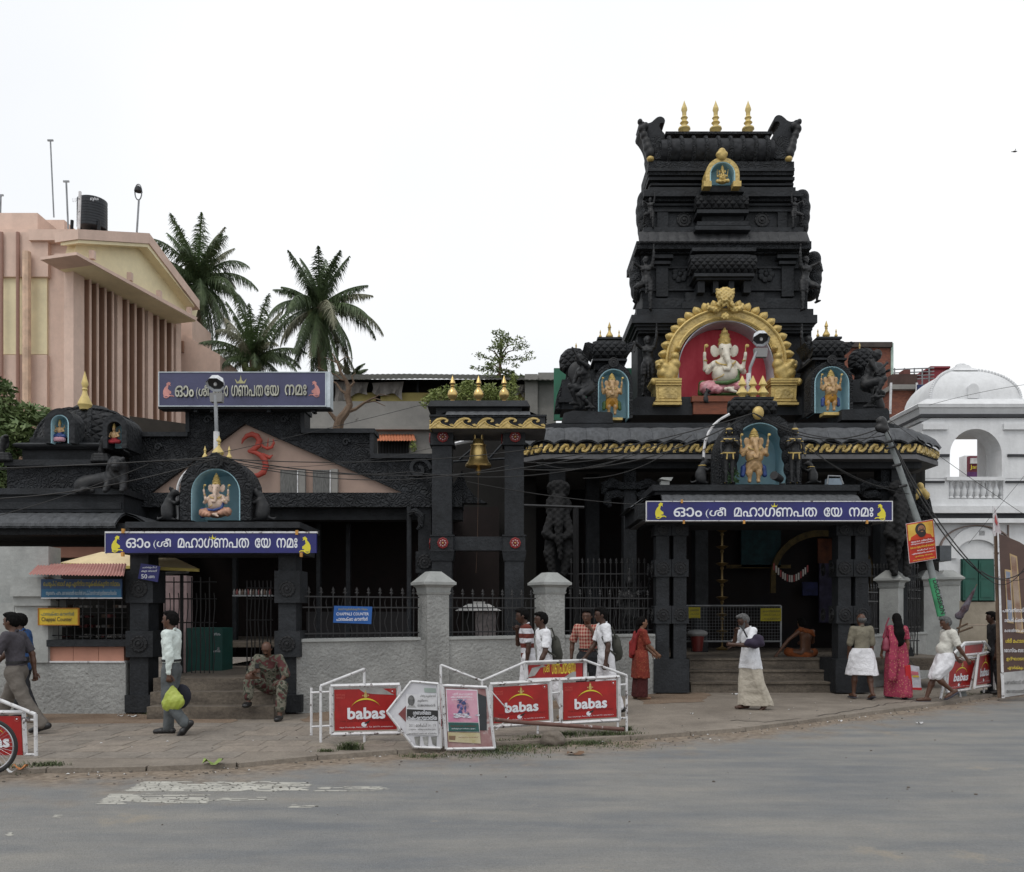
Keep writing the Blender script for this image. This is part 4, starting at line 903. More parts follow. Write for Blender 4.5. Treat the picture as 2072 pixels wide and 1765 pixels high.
# ================================================================= LEFT SHRINE (domed)
SH = thing('left_shrine', 'black stone shrine with ribbed dome, stepped ledges and tiled eave at far left', 'shrine', (XU(120,16.5),16.5,0))
Ys = 16.4
def ring_box(name, m, u1, v0, v1, Y, d, u0=-120): UB(name, m, SH, u0, u1, v0, v1, Y, d)
ring_box('eave_beam', BLK, 312, 1059, 1082, Ys, 3.2); ring_box('ledge', BLK, 250, 1000, 1036, Ys+.2, 2.9); ring_box('ledge_cap', BLK, 252, 988, 1000.5, Ys+.1, 3.1)
UB('frieze_panel', BLK, SH, -60, 245, 1016, 1030, Ys+.17, .05)
ring_box('carved_band', BLKC, 205, 942, 988.3, Ys+.6, 2.2, 14); ring_box('band_cap', BLK, 215, 930, 942.3, Ys+.5, 2.4, 8)
ring_box('upper_band', BLK, 208, 908, 930.3, Ys+.7, 2.0, 45); 
x0 = XU(54, Ys+1.4); x1 = XU(262, Ys+1.4)
MB().sweep([(XU(40,Ys), Ys+3), (XU(42,Ys+.6), Ys+.6), (XU(214,Ys+.6), Ys+.6), (XU(214,Ys+.6), Ys+3)], [(0,ZV(909,Ys+.6)),(.08,ZV(905,Ys+.6)),(.10,ZV(901,Ys+.6)),(.05,ZV(897,Ys+.6)),(-.3,ZV(895,Ys+.6))]).build('rounded_rim', BLK, SH)
pth = [(XU(-120, Ys), Ys+.25), (XU(243, Ys), Ys+.25), (XU(243, Ys), Ys+3.2)]
zz = [ZV(1037, Ys+.2), ZV(1044, Ys), ZV(1052, Ys-.2), ZV(1058, Ys-.3)]
eave_tiles(SH, pth, [(0,zz[0]),(.18,zz[1]+.03),(.34,zz[2]+.03),(.46,zz[3]),(.47,zz[3]-.06)], .24, GRY_EAVE, point=.12)
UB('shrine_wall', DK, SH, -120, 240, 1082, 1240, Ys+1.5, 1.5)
# dome: octagonal ribbed vault
dc = P(122, 897, Ys+.9); cx = (x0+x1)/2; dm = MB(); rr = (x1-x0)/2; zb = ZV(897, Ys+.7); zt_ = ZV(826, Ys+1.4); prof = []
for i in range(9):
    t = i/8; prof.append((rr*1.05*(1-.60*t**1.7)*(1+.02*(i == 0)), (zt_-zb)*math.sin(t*math.pi/2)**.9))
dm.lathe((cx, Ys+.95+rr, zb), prof, 8, 1.0, 1.0, ph=.5); dm.sm = [False]*len(dm.sm)
dm.build('dome', LAT, SH)
cyc = Ys+.95+rr
for k in range(8):
    th = 2*math.pi*(k+.5)/8; MB().tube([(cx+p[0]*1.0*math.cos(th), cyc+p[0]*1.0*math.sin(th), zb+p[1]+.01) for p in prof], .045, 6).build('dome_rib', BLKC, SH)
MB().lathe((cx, cyc, zt_-.02), [(rr*.50,0),(rr*.52,.05),(rr*.40,.08),(rr*.3,.16),(.1,.18)], 16).build('dome_collar', BLKC, SH)
finial(MB(), 165, 747, 826, Ys+1.2, 14, 1).build('finial', YGOLD, SH)
MB().ub(60, 190, 885, 897, Ys+.72, .2).build('dome_base', BLKR, SH)
niche(SH, 104, 137, 841, 897, Ys+.35, .45, 14, BLKR, SKYB, SKYB, ft=15)
# side-turned niche hood at right
mb = MB(); c = P(231, 905, Ys+.9)
n2 = thing('side_niche', 'black hooded side niche with a seated painted figure, right of the dome', 'niche', tuple(c))
hd = [(.0,0)]; 
arch_ring(MB(), arch_pts(217,246,853,907,Ys+.3,16), arch_pts(208,256,838,907,Ys+.3,16), Ys+.3, .7).build('niche_frame', BLKR, n2)
MB().up(arch_pts(214,250,850,907,Ys+.5,16), Ys+.62, .06).build('niche_back', SKYB, n2)
# dark shed roof behind
MB().up([(262,842),(395,860),(395,892),(262,892)], 19.5, 2).build('shed', mat('dark_shed_sheet', (.03,.025,.02), rough=.9), label='dark lean-to roof between the dome and the purple signboard', cat='shed')

# ================================================================= GABLE HALL
GH = thing('gable_hall', 'black stepped parapet building with peach gable and red om sign', 'building', (XU(600,17.6),17.6,0))
Yq = 17.6
lf = [(494,857),(494,827),(376,827),(376,878),(262,878),(262,1000),(300,1000)]
MB().up(lf, Yq-.1, .4).build('parapet_stone', BLKC, GH)
MB().up([(494.3,857),(494.3,827),(612,827),(612,871),(752,871),(752,922),(876,922),(876,1000),(822,1000)], Yq-.1, .4).build('parapet_stone', BLKC, GH)
for a, b, v in ((370,618,823),(255,379,874),(609,758,867),(749,880,918)): UB('parapet_coping', BLK, GH, a, b, v, v+9, Yq-.2, .6)
for u, v0, v1 in ((379,832,874),(612,832,867),(752,876,918)): UB('parapet_coping', BLK, GH, u-4, u+4, v0, v1, Yq-.17, .5)
MB().up([(494,852),(835,1003),(285,1003)], Yq+.0, .15).build('gable_panel', PEACH, GH)
UB('beam', BLKC, GH, 255, 935, 997, 1026, Yq-.2, .7); UB('under_beam', BLK, GH, 300, 935, 1026.3, 1052, Yq+.15, .4)
for a in (567, 633):
    wn = UB('window', mat('dim_mesh_window', (.13,.13,.125), rough=.9, var=.3, scale=9, streak=(6,6,1)), GH, a, a+36, 951, 997, Yq-.04, .06)
    UB('window_frame', CONC, wn, a+36, a+50, 949, 997, Yq-.10, .15); UB('window_frame', WHITE, wn, a+34, a+36, 952, 997, Yq-.12, .04)
UB('hall_back', mat('shaded_maroon_back_wall', (.010,.005,.0045), rough=.9), GH, 300, 1010, 1026, 1330, Yq+4.5, .2); UB('hall_roof', BLK, GH, 262, 900, 1000, 1010, Yq+.2, 6)  # back wall maroon taken near black, the hall's shade put into its colour
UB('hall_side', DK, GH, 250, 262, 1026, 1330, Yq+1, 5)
for u in (470, 640, 700): MB().ub(u, u+8, 1060, 1320, Yq+1.5, .15).build('inner_post', BLK, GH)
MB().tube([P(828,1026,Yq-.2), P(828,1330,Yq-.2)], .05, 8).build('thin_post', BLK, GH)
UB('inner_counter', flat('dim_counter', (.02,.018,.02)), GH, 620, 830, 1238, 1330, Yq+2.5, .5)
UB('floor', STEP, GH, 255, 935, 1300, 1310, Yq, 5)
# inner carved pier next to the bell frame
UB('pier', BLK, GH, 846, 872, 1026, 1330, Yq-.1, .4); UB('pier_block', BLKR, GH, 841, 874, 1116, 1160, Yq-.15, .5); rosette(GH, P(859, 1137, Yq-.16), .14, BLKS)
MB().tube([P(826,1040,Yq-.3),P(840,1034,Yq-.3),P(852,1044,Yq-.3),P(852,1064,Yq-.3),P(844,1072,Yq-.3)], [.05,.07,.08,.06,.03], 8).build('scroll_bracket', BLKC, GH)
# big scroll at the parapet right end
for k, (cu, cv, s) in enumerate(((848,950,24),(420,850,9),(575,850,8),(700,895,8),(320,905,8))):
    sp_ = [P(cu+s*(1-.055*i)*math.cos(i*.5), cv-s*(1-.055*i)*math.sin(i*.5), Yq-.12) for i in range(17)]
    MB().tube(sp_, [.045*s/24+.012]*17, 5).build('parapet_scroll', BLK, GH)
MB().up([(905,1000),(935,952),(945,985),(962,1005),(985,1018),(905,1018)], Yq-.05, .3).build('parapet_end_scroll', BLKC, GH)
# om: swept strokes
OMR = mat('red_om_paint', (.30,.035,.02), rough=.6, var=.15)
om = thing('om_sign', 'large red om symbol standing on the peach gable', 'symbol', tuple(P(522, 968, Yq-.1)))
def stroke(pts, ws):
    SD(.02).chain([P(u, v, Yq-.12) for u, v in pts], [max(.012, k_*Yq/F) for k_ in ws], (1,1.6,1), k=.01).build('stroke', OMR, om, .013)
stroke([(489,899),(492,890),(500,882),(510,879),(520,883),(525,892),(522,902),(514,909),(504,913)], [1,3,4.6,5.4,5.8,6,6,5.4,3.5])
stroke([(505,914),(517,916),(528,922),(536,932),(538,944),(533,956),(523,962),(512,963),(501,960),(492,953)], [3.5,4.5,5.5,6,6.2,6,5,4,2.5,1])
stroke([(522,918),(533,920),(545,926),(552,921)], [2.5,3,3.5,1])
stroke([(528,896),(532,904),(541,908),(550,905),(554,897),(553,889)], [1.5,2.6,3,3,2.6,1]); stroke([(541,905),(543,886)], [2,1])
# purple roof signboard
pz = signboard('roof_signboard', 'big faded purple signboard with pink mice on top of the gable building', 322, 658, 754, 821, Yq-.5, PURP, .28, rim=mat('pale_steel_rim', (.50,.56,.60), rough=.4))
UB('side_edge', mat('pale_steel_rim', (.5,.56,.6)), pz, 660, 668, 752, 824, Yq-.49, .3); UB('dark_edge', BLK, pz, 320, 668, 822.8, 827, Yq-.48, .28)
for u in (392, 425, 540, 630): UB('support_leg', BLK, pz, u, u+7, 826, 834, Yq-.4, .2)
CREAM = mat('raised_cream_lettering', (.45,.45,.38))
for s, a, b, c_, d_ in (('ഓം',355,393,781,804),('(ശീ',398,423,780,808),('മഹാ',432,462,781,803),('ഗണപത',469,533,780,803),('േയ',536,565,780,802),('നമഃ',577,621,779,801)):
    text(s, BTXT, pz, (a+1.2,b+1.2,c_+1.2,d_+1.2), Yq-.5, thick=.006, bold=.02); text(s, CREAM, pz, (a,b,c_,d_), Yq-.5, thick=.03, bold=.012)
PKM = mat('pink_emblem_paint', (.52,.24,.22)); mouse(pz, 340, 803, 30, Yq-.5, PKM, 1); mouse(pz, 637, 801, 30, Yq-.5, PKM, -1); crown(pz, 487, 776, 12, Yq-.5, mat('dull_gold_emblem', (.36,.34,.18)))

# ================================================================= BELL FRAME
BF = thing('bell_frame', 'black stone bell frame with gold wave frieze and three brass finials', 'bell frame', (XU(968,17.2),17.2,0))
Yf = 17.2
REDR = mat('red_rosette_enamel', (.20,.012,.012), rough=.35); 
def red_ros(c, nd=(0,-1,0)):
    f_ = rosette(BF, c, .105, REDR, nd=nd, n=8, name='red_rosette')
    q = Vector(nd).to_track_quat('Z', 'Y').to_euler()
    return f_
WDOT = flat('white_petal_paint', (.6,.5,.5)); 
for u0, u1 in ((874,914),(1021,1060)):
    UB('pillar', BLK, BF, u0, u1, 902, 1345, Yf, .40)
    MB().frus(((XU(u0,Yf)+XU(u1,Yf))/2, Yf+.2, ZV(1135,Yf)), ((XU(u1,Yf)-XU(u0,Yf))/2+.02,.22), ((XU(u0,Yf)+XU(u1,Yf))/2, Yf+.2, ZV(1116,Yf)), ((XU(u1,Yf)-XU(u0,Yf))/2+.05,.25)).build('pillar_collar', BLK, BF)
    for a, b in ((868,900),(1082,1116)):
        UB('pillar_block', BLK, BF, u0-3, u1+3, a, b, Yf-.04, .48)
        for (c_, d_) in ((a, a+3), (b-3, b)): UB('block_moulding', BLK, BF, u0-5, u1+5, c_, d_, Yf-.06, .52)
        uc = (u0+u1)/2+2
        red_ros(P(uc, (a+b)/2, Yf-.05))
        for k in range(8):
            th = math.pi*k/4; MB().ell(P(uc, (a+b)/2, Yf-.10)+Vector((.055*math.cos(th), 0, .055*math.sin(th))), (.012,.01,.012), 6, 4).build('petal_dot', WDOT, BF)
        MB().ell(P(uc, (a+b)/2, Yf-.12), (.018,.018,.018), 6, 4).build('petal_centre', GOLD, BF)
    red_ros(Vector((XU(u0,Yf)-.045, Yf+.2, ZV(1099,Yf))), (-1,0,0)); red_ros(Vector((XU(u0,Yf)-.045, Yf+.2, ZV(884,Yf))), (-1,0,0))
UB('crossbeam', BLK, BF, 917, 1018, 1086, 1114, Yf+.06, .28)
zf0, zf1 = ZV(868.5, Yf-.35), ZV(845, Yf-.35); xa, xb = XU(872, Yf-.35), XU(1103, Yf-.35); cyb = Yf+.2
pl = [(xa, cyb+.55), (xa, Yf-.35), (xb, Yf-.35), (xb, cyb+.55)]
MB().prism([(x, y, zf0) for x, y in pl], (0,0,.24)).build('roof_slab', BLK, BF)
MB().prism([(x+.02, y+.02, zf0-.004) for x, y in pl], (0,0,.02)).build('soffit', mat('grey_soffit_paint', (.11,.11,.115)), BF)
scroll_frieze(BF, pl[:3], zf0+.01, zf0+.23, .43, GOLDC, 'wave')
MB().prism([(x*1 + (-.03 if x == xa else .03), y-.03 if y < Yf else y, zf0+.235) for x, y in pl], (0,0,.035)).build('roof_moulding', BLK, BF)
eave_tiles(BF, [(xa+.28, cyb+.4), (xa+.28, Yf-.10), (xb-.28, Yf-.10), (xb-.28, cyb+.4)], [(0,zf1+.17),(.16,zf1+.10),(.28,zf1+.06),(.31,zf1+.03)], .2, GRY_EAVE, point=.1)
xt0, xt1 = XU(872, Yf), XU(1066, Yf)
MB().box(xt0+.1, xt1-.1, Yf-.05, Yf+.45, zf1+.12, ZV(826, Yf)).build('ridge_neck', BLK, BF); MB().frus(((xt0+xt1)/2, cyb, ZV(826,Yf)), ((xt1-xt0)/2+.06,.36), ((xt0+xt1)/2, cyb, ZV(813,Yf)), ((xt1-xt0)/2,.30)).build('ridge_slab', BLK, BF)
for u in (915, 968, 1020): finial(MB(), u, 757, 812.5, cyb, 10.5, 0).build('finial', BRASS, BF)
bl = thing('temple_bell', 'large brass bell hanging in the black bell frame', 'bell', tuple(P(968, 962, Yf+.2)))
bz = ZV(945, Yf+.2); bc = (XU(968, Yf+.2), Yf+.2, bz); KB = .80
MB().lathe(bc, [(.31,0),(.325,.03),(.27,.09),(.225,.15),(.20,.30),(.175,.40),(.19,.41),(.19,.43),(.15,.44),(.13,.50),(.10,.54),(.001,.56)], 28, KB, KB).build('bell_body', BRASS, bl)
MB().tube([Vector(bc)+Vector((-.07,0,.52)), Vector(bc)+Vector((-.075,0,.66)), Vector(bc)+Vector((0,0,.72)), Vector(bc)+Vector((.075,0,.66)), Vector(bc)+Vector((.07,0,.52))], .022, 8).build('bell_yoke', BRASS, bl)
MB().tube([Vector(bc)+Vector((0,0,.70)), Vector(bc)+Vector((0,0,.92))], .035, 8).build('hanger', IRON, bl)
MB().lathe(Vector(bc)+Vector((0,0,-.17)), [(.001,0),(.03,.02),(.06,.08),(.05,.12),(.03,.17)], 12).build('clapper', BRASS, bl)
MB().tube([Vector(bc)+Vector((0,0,-.1)), P(966,1100,Yf+.2), P(963,1160,Yf+.2)], .0035, 5).build('bell_rope', flat('brown_rope', (.10,.06,.04)), bl)
st = thing('stove_shelter', 'small white-roofed lamp housing with grubby tiled sides behind the middle railing', 'shelter', tuple(P(968, 1300, 18.2)))
MB().frus((P(968,1237,18.5).x, 18.7, ZV(1236,18.2)), (.48,.35), (P(968,1237,18.5).x, 18.7, ZV(1222,18.2)), (.22,.15)).build('metal_roof', mat('white_tin_roof', (.55,.54,.52), rough=.5), st)
MB().box(P(968,0,18.5).x-.13, P(968,0,18.5).x+.13, 18.6, 18.8, ZV(1222,18.2), ZV(1217,18.2)).build('roof_cap', mat('white_tin_roof', (.5,.5,.5)), st)
UB('side_panel', mat('grimy_tile_panel', (.14,.12,.12), rough=.6, scale=9, col2=(.34,.30,.29)), st, 962, 1003, 1238, 1300, 18.5, .1); UB('glass_panel', DK, st, 933, 960, 1238, 1300, 18.5, .1)

hs = thing('hall_shed', 'dark sheet-roofed shed with steel truss behind the bell', 'shed', (XU(985,22.5),22.5,0))
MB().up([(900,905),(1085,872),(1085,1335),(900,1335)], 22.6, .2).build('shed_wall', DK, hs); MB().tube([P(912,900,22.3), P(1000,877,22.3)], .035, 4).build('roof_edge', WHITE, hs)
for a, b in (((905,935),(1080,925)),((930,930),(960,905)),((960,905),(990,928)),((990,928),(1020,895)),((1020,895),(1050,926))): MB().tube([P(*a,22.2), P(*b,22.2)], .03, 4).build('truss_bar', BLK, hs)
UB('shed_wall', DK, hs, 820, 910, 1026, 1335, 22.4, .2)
# ================================================================= MAIN HALL (mandapa) under the tower
MH = thing('main_hall', 'wide black pillared hall with curved tiled eave and gold scroll frieze', 'temple hall', (XU(1480,20),20,0))
Yh = 20.0; zfA, zfB = ZV(917, Yh), ZV(897.5, Yh)
hx0, hx1 = XU(1098, Yh), XU(1855, Yh)
hp = [(hx0-.75, Yh+6), (hx0-.75, Yh+.75), (hx0, Yh), (hx1, Yh), (hx1+.93, Yh+.93), (hx1+.93, Yh+6)]
MB().sweep(hp, [(-2.5,zfA-.02),(-.02,zfA-.02),(-.02,zfA),(0,zfA),(0,zfB),(-.03,zfB+.01)]).build('frieze_board', BLK, MH)
MB().prism([(x, y, zfA-.03) for x, y in hp], (0,0,-.10)).build('soffit_slab', mat('grey_soffit_paint', (.11,.11,.115)), MH)
scroll_frieze(MH, hp[1:5], zfA+.01, zfB-.01, .36, GOLDC, 'knot')
za, zb_ = ZV(862, Yh+.3), ZV(892, Yh)
prof = [(-.62, za), (-.42, za-.03), (-.20, za-.10), (-.04, (za+zb_)/2-.02), (.05, zb_+.04), (.08, zb_-.03)]
eave_tiles(MH, hp[1:5], prof, .50, GRY_EAVE, point=.34)
MB().sweep(hp, [(-.70, zfB), (-.62, za-.02), (-.05, zfB+.05), (0, zfB)]).build('eave_underside', BLK, MH)
MB().sweep(hp, [(-.60, za-.01), (-.60, za+.11), (-.72, za+.11), (-.72, za+.16), (-1.2, za+.18)]).build('eave_ridge', BLK, MH)
MB().prism([(hx0+.3,Yh+1,za+.1),(hx1-.2,Yh+1,za+.1),(hx1+.2,Yh+6,za+.1),(hx0-.1,Yh+6,za+.1)], (0,0,.08)).build('roof_deck', BLK, MH)
MARO = mat('shaded_mural_wall', (.010,.005,.004), rough=.9, scale=1.2, col2=(.007,.006,.008))  # maroon lowered almost to black: darkness of the hall painted in
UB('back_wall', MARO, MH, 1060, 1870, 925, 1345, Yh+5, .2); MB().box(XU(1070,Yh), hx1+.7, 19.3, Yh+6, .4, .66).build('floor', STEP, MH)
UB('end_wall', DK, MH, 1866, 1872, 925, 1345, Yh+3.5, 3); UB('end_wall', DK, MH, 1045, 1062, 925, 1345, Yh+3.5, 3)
# mural colours deep inside, the hall's dimness put into the paint
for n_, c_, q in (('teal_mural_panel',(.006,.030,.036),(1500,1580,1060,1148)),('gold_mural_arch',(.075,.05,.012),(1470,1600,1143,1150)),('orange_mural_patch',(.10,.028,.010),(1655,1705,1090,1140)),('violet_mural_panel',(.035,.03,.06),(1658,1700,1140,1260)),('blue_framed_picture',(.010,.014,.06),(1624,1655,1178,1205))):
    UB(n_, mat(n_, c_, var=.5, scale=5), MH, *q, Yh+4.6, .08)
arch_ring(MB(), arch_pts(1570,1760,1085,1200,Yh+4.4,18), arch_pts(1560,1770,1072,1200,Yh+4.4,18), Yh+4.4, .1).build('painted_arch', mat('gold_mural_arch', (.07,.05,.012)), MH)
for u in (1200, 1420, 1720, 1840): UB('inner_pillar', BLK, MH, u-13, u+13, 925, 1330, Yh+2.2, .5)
for u in (1275, 1795):
    UB('front_pillar', BLK, MH, u-13, u+13, 985, 1340, Yh+.6, .45); UB('pillar_capital', BLKC, MH, u-22, u+22, 975, 990, Yh+.5, .6); UB('pillar_neck', BLKC, MH, u-12, u+12, 930, 975, Yh+.6, .4)
    for s in (-1, 1):
        MB().tube([P(u+s*14,1005,Yh+.6),P(u+s*24,1000,Yh+.6),P(u+s*44,1003,Yh+.6),P(u+s*46,1018,Yh+.6),P(u+s*40,1026,Yh+.6)], [.09,.11,.12,.10,.05], 8).build('scroll_bracket', BLKC, MH)
        MB().tube([P(u+s*16,985,Yh+.6),P(u+s*36,978,Yh+.6),P(u+s*52,985,Yh+.6),P(u+s*55,1000,Yh+.6)], [.10,.14,.12,.04], 8).build('scroll_bracket', BLKC, MH)
UB('eave_beam', BLK, MH, 1085, 1865, 930, 948, Yh+.4, .5)
for u in (1130, 1822):
    UB('yali_pillar', BLK, MH, u-18, u+14, 930, 1340, Yh+.5, .5); MB().up([(u-30,1340),(u+30,1340),(u+24,1310),(u-24,1310)], Yh+.1, .9).build('yali_plinth', BLK, MH)
# yali beasts with hanging trunks
YALM = mat('dark_pillar_statue_paint', (.009,.0092,.010), rough=.85, var=.5, scale=6, bump=.7, bscale=20)
def yali(u, label, s=1):
    t_ = thing('yali_statue', label, 'statue', tuple(P(u, 1140, Yh+.2))); k = 1
    sd = SD(.05); c = lambda du, v, dy=0: P(u+du*s, v, Yh+.25+dy)
    sd.ell(c(0,1020), (.20,.2,.24)); sd.ell(c(0,992,.05), (.26,.2,.2)); sd.chain([c(0,1030,-.1), c(0,1060,-.2), c(1,1095,-.22), c(4,1130,-.2)], [.15,.10,.075,.04])
    for q in (-1, 1):
        sd.ell(c(q*17,1025,.08), (.11,.14,.22)); sd.ell(c(q*9,1004,-.12), (.06,.05,.05)); sd.chain([c(q*12,1045), c(q*24,1080,-.1), c(q*9,1088,-.22)], [.13,.11,.06])
        sd.chain([c(q*12,1075,.1), c(q*18,1120), c(q*12,1160,-.05)], [.16,.13,.08])
    for i in range(7): a = math.pi*i/6; sd.ell(c(-18+6*i,984-6*math.sin(a),-.08), (.06,.07,.08))
    sd.build('yali_body', YALM, t_, .022, lambda d, G: d+.012*np.sin(G[..., 2]*45)*np.sin(G[..., 0]*38)); return t_
yali(1130, 'black trunked beast statue on a hall pillar right of the bell frame'); yali(1822, 'black trunked beast statue on the hall pillar behind the leaning utility pole', -1)
hb = thing('hanging_beam', 'thin horizontal steel beam beside the bell frame', 'beam', tuple(P(1110, 1025, 18.6))); MB().tube([P(1060,1023,18.6), P(1182,1027,18.6)], .03, 4).build('beam_bar', IRON, hb)
MB().tube([P(1165,1027,18.6), P(1166,1330,18.6)], .06, 4).build('beam_post', IRON, hb)

# roof shrines ----------------------------------------------------------------
def shrine(label, u0, u1, vt, vb, fin, n_, Y):
    t_ = thing('roof_shrine', label, 'shrine', tuple(P((u0+u1)/2, n_[3], Y+.3)))
    barrel(MB(), u0, u1, vt, vb, Y+.1).build('barrel_vault', LAT, t_)
    w_ = u1-u0; UB('vault_neck', BLKC, t_, u0+3, u1-3, vb-3, vb+24, Y+.3, .9); UB('vault_base', BLK, t_, u0-2, u1+2, vb+2, vb+6, Y+.15, 1.2)
    UB('shrine_body', BLK, t_, u0-6, u1+6, vb+24, n_[3], Y+.5, 1.2)
    MB().ub(u0+8, u1-8, vt-2, vt+2, Y+.35, .5).build('ridge', BLK, t_)
    for s, uu in ((-1, u0), (1, u1)): MB().up([(uu,vt+12),(uu+s*10,vt+8),(uu+s*18,vt+10),(uu+s*12,vt+18),(uu+s*7,vt+28),(uu,vt+34)], Y+.3, .7).build('vault_horn', BLKC, t_)
    niche(t_, n_[0], n_[1], n_[2], n_[3], Y, .55, 9, BLKC, SKYB, SKYB, ft=13)
    rosette(t_, P((n_[0]+n_[1])/2, n_[2]-14, Y-.02), .12, BLKS, n=7)
    for u, v, b_, wr in fin: finial(MB(), u, v, b_, Y+.6, wr, 1).build('finial', GOLD, t_)
    return t_
Yr = 21.2
shrine('black barrel-roofed roof shrine left of the main tower, pale blue niche', 1201, 1267, 684, 724, ((1234,649,683,7.6),(1215,666,683,3.4),(1253,666,683,3.4)), (1212,1271,748,846), Yr)
shrine('black barrel-roofed roof shrine right of the main tower, pale blue niche', 1646, 1712, 683, 722, ((1674.6,646,681,7.6),(1656,664,681,3.4),(1693,664,681,3.4)), (1650,1717,743,836), Yr)
def corner_shrine(label, u0, u1, fu, s):
    t_ = thing('corner_shrine', label, 'shrine', tuple(P((u0+u1)/2, 830, Yr+1.6)))
    c = P((u0+u1)/2, 735, Yr+1.6); 
    MB().lathe(c, [(.22,-.55),(.30,-.5),(.22,-.44),(.20,-.30),(.36,-.18),(.38,.05),(.34,.2),(.25,.3),(.22,.33),(.001,.34)], 8).build('bulbous_dome', LAT, t_)
    UB('pavilion_body', BLK, t_, u0-4, u1+4, 768, 828, Yr+1.3, 1); UB('pavilion_ledge', BLK, t_, u0-10, u1+12, 805, 814, Yr+1.2, 1.2)
    MB().up([(u0-2 if s < 0 else u1+2,768),(u0-14 if s < 0 else u1+14,800),(u0-18 if s < 0 else u1+18,828),(u0 if s < 0 else u1,828)], Yr+1.4, .6).build('pavilion_buttress', BLKC, t_)
    finial(MB(), fu, 692, 713, Yr+1.6, 4, 1).build('finial', GOLD, t_)
corner_shrine('small bulb-domed corner shrine behind the crouching figure at left', 1141, 1181, 1166, -1); corner_shrine('small bulb-domed corner shrine behind the crouching figure at right', 1722, 1768, 1741, 1)
MB().up([(1141,856),(1141,836),(1160,831),(1236,834),(1240,838),(1240,856)], Yr-.5, 1).build('pedestal', BLK, label='black pedestal slab under the left crouching figure', cat='pedestal')
MB().up([(1703,850),(1703,829),(1795,826),(1800,832),(1800,850)], Yr-.4, 1).build('pedestal', BLK, label='black pedestal slab under the right crouching figure', cat='pedestal')
UB('small_plinth', GOLD, MH, 1231, 1260, 845, 850, Yr-.25, .3); UB('small_plinth', GOLD, MH, 1667, 1708, 834, 840, Yr-.25, .3)

# ================================================================= MAIN TOWER (gopuram)
TW = thing('temple_tower', 'tall black stone temple tower with gold finials and gold flame arch', 'tower', (XU(1466,23),23,0))
Yc = 23.95
def band(name, u0, u1, v0, v1, Yf_, m=BLK): UB(name, m, TW, u0, u1, v0, v1, Yf_, 2*(Yc-Yf_))
# plinth and first storey
MB().up([(1272,840),(1272,816),(1290,803),(1650,803),(1668,816),(1668,840)], 22.3, 3.6).build('plinth', BLK, TW)
UB('first_storey', BLKR, TW, 1290, 1642, 668, 806, 23.35, 1.2)
for k, (a, b, v0, v1, y) in enumerate(((1278,1654,637,653,22.85),(1284,1648,653,660,22.95),(1288,1644,660,668,23.02),(1292,1640,668,674,23.1))): band('cornice', a, b, v0, v1+.3, y)
for a, b in ((1300,1314),(1626,1640)): UB('corner_pilaster', BLKC, TW, a, b, 674, 804, 23.3, .6)
# second storey
UB('second_storey', BLKR, TW, 1298, 1634, 500, 640, 23.3, 1.2)
for a, b, v0, v1, y, m in ((1288,1646,625,637.3,23.0,BLK),(1300,1634,604,624,23.14,BLKR),(1387,1546,592,612,23.05,BLKR),(1380,1552,612,624,22.98,BLK),(1296,1638,585,588,23.22,BLK),(1296,1638,539,543,23.22,BLK),(1296,1638,508,513,23.16,BLKC)): band('cornice', a, b, v0, v1, y, m)
for a, b in ((1328,1352),(1582,1606)):
    UB('wall_pilaster', BLKR, TW, a, b, 538, 600, 23.2, .3); UB('pilaster_capital', BLK, TW, a-5, b+5, 528, 534, 23.12, .4); UB('pilaster_capital', BLK, TW, a-9, b+10, 515, 522, 23.06, .4)
for u in (1376, 1550):
    for k in range(7):
        th = 2*math.pi*k/7; MB().ell(P(u+11*math.cos(th)*(k > -1), 555+11*math.sin(th), 23.28), (.09,.05,.09), 8, 5).build('petal', BLK, TW)
    MB().ell(P(u, 555, 23.26), (.07,.06,.07), 8, 5).build('petal', BLK, TW)
barrel(MB(), 1399, 1533, 507, 551, 22.6).build('barrel_vault', LAT, TW)
UB('vault_shelf', BLK, TW, 1405, 1527, 553, 559, 22.6, 1); UB('vault_shelf', BLK, TW, 1410, 1522, 559.3, 566, 22.7, 1)
for u in (1412, 1443, 1474.5, 1505): UB('niche_pier', BLK, TW, u, u+11+(3 if u in (1412,1505) else 0), 566, 592, 22.8, .8)
UB('niche_back', BLKR, TW, 1412, 1519, 566, 592, 23.2, .3); UB('vault_top_slab', BLKR, TW, 1401, 1530, 501, 508, 22.7, 1)
band('frieze', 1288, 1642, 488, 503.3, 22.95, BLKC)
zt0, zt1 = ZV(468, 23.1), ZV(487.5, 22.85)
tx0, tx1 = XU(1300, 23.0), XU(1628, 23.0)
tpath = [(tx0-.1, 23.15), (tx1+.1, 23.15)]
eave_tiles(TW, tpath, [(0,zt0),(.07,zt0-.05),(.17,(zt0+zt1)/2-.02),(.27,zt1+.02),(.28,zt1-.02)], .255, mat('dark_relief_tile', (.018,.019,.022), rough=.7, scale=7, col2=(.04,.041,.043), bump=.4, bscale=20), point=.12)
band('frieze', 1302, 1626, 460, 469, 23.2)
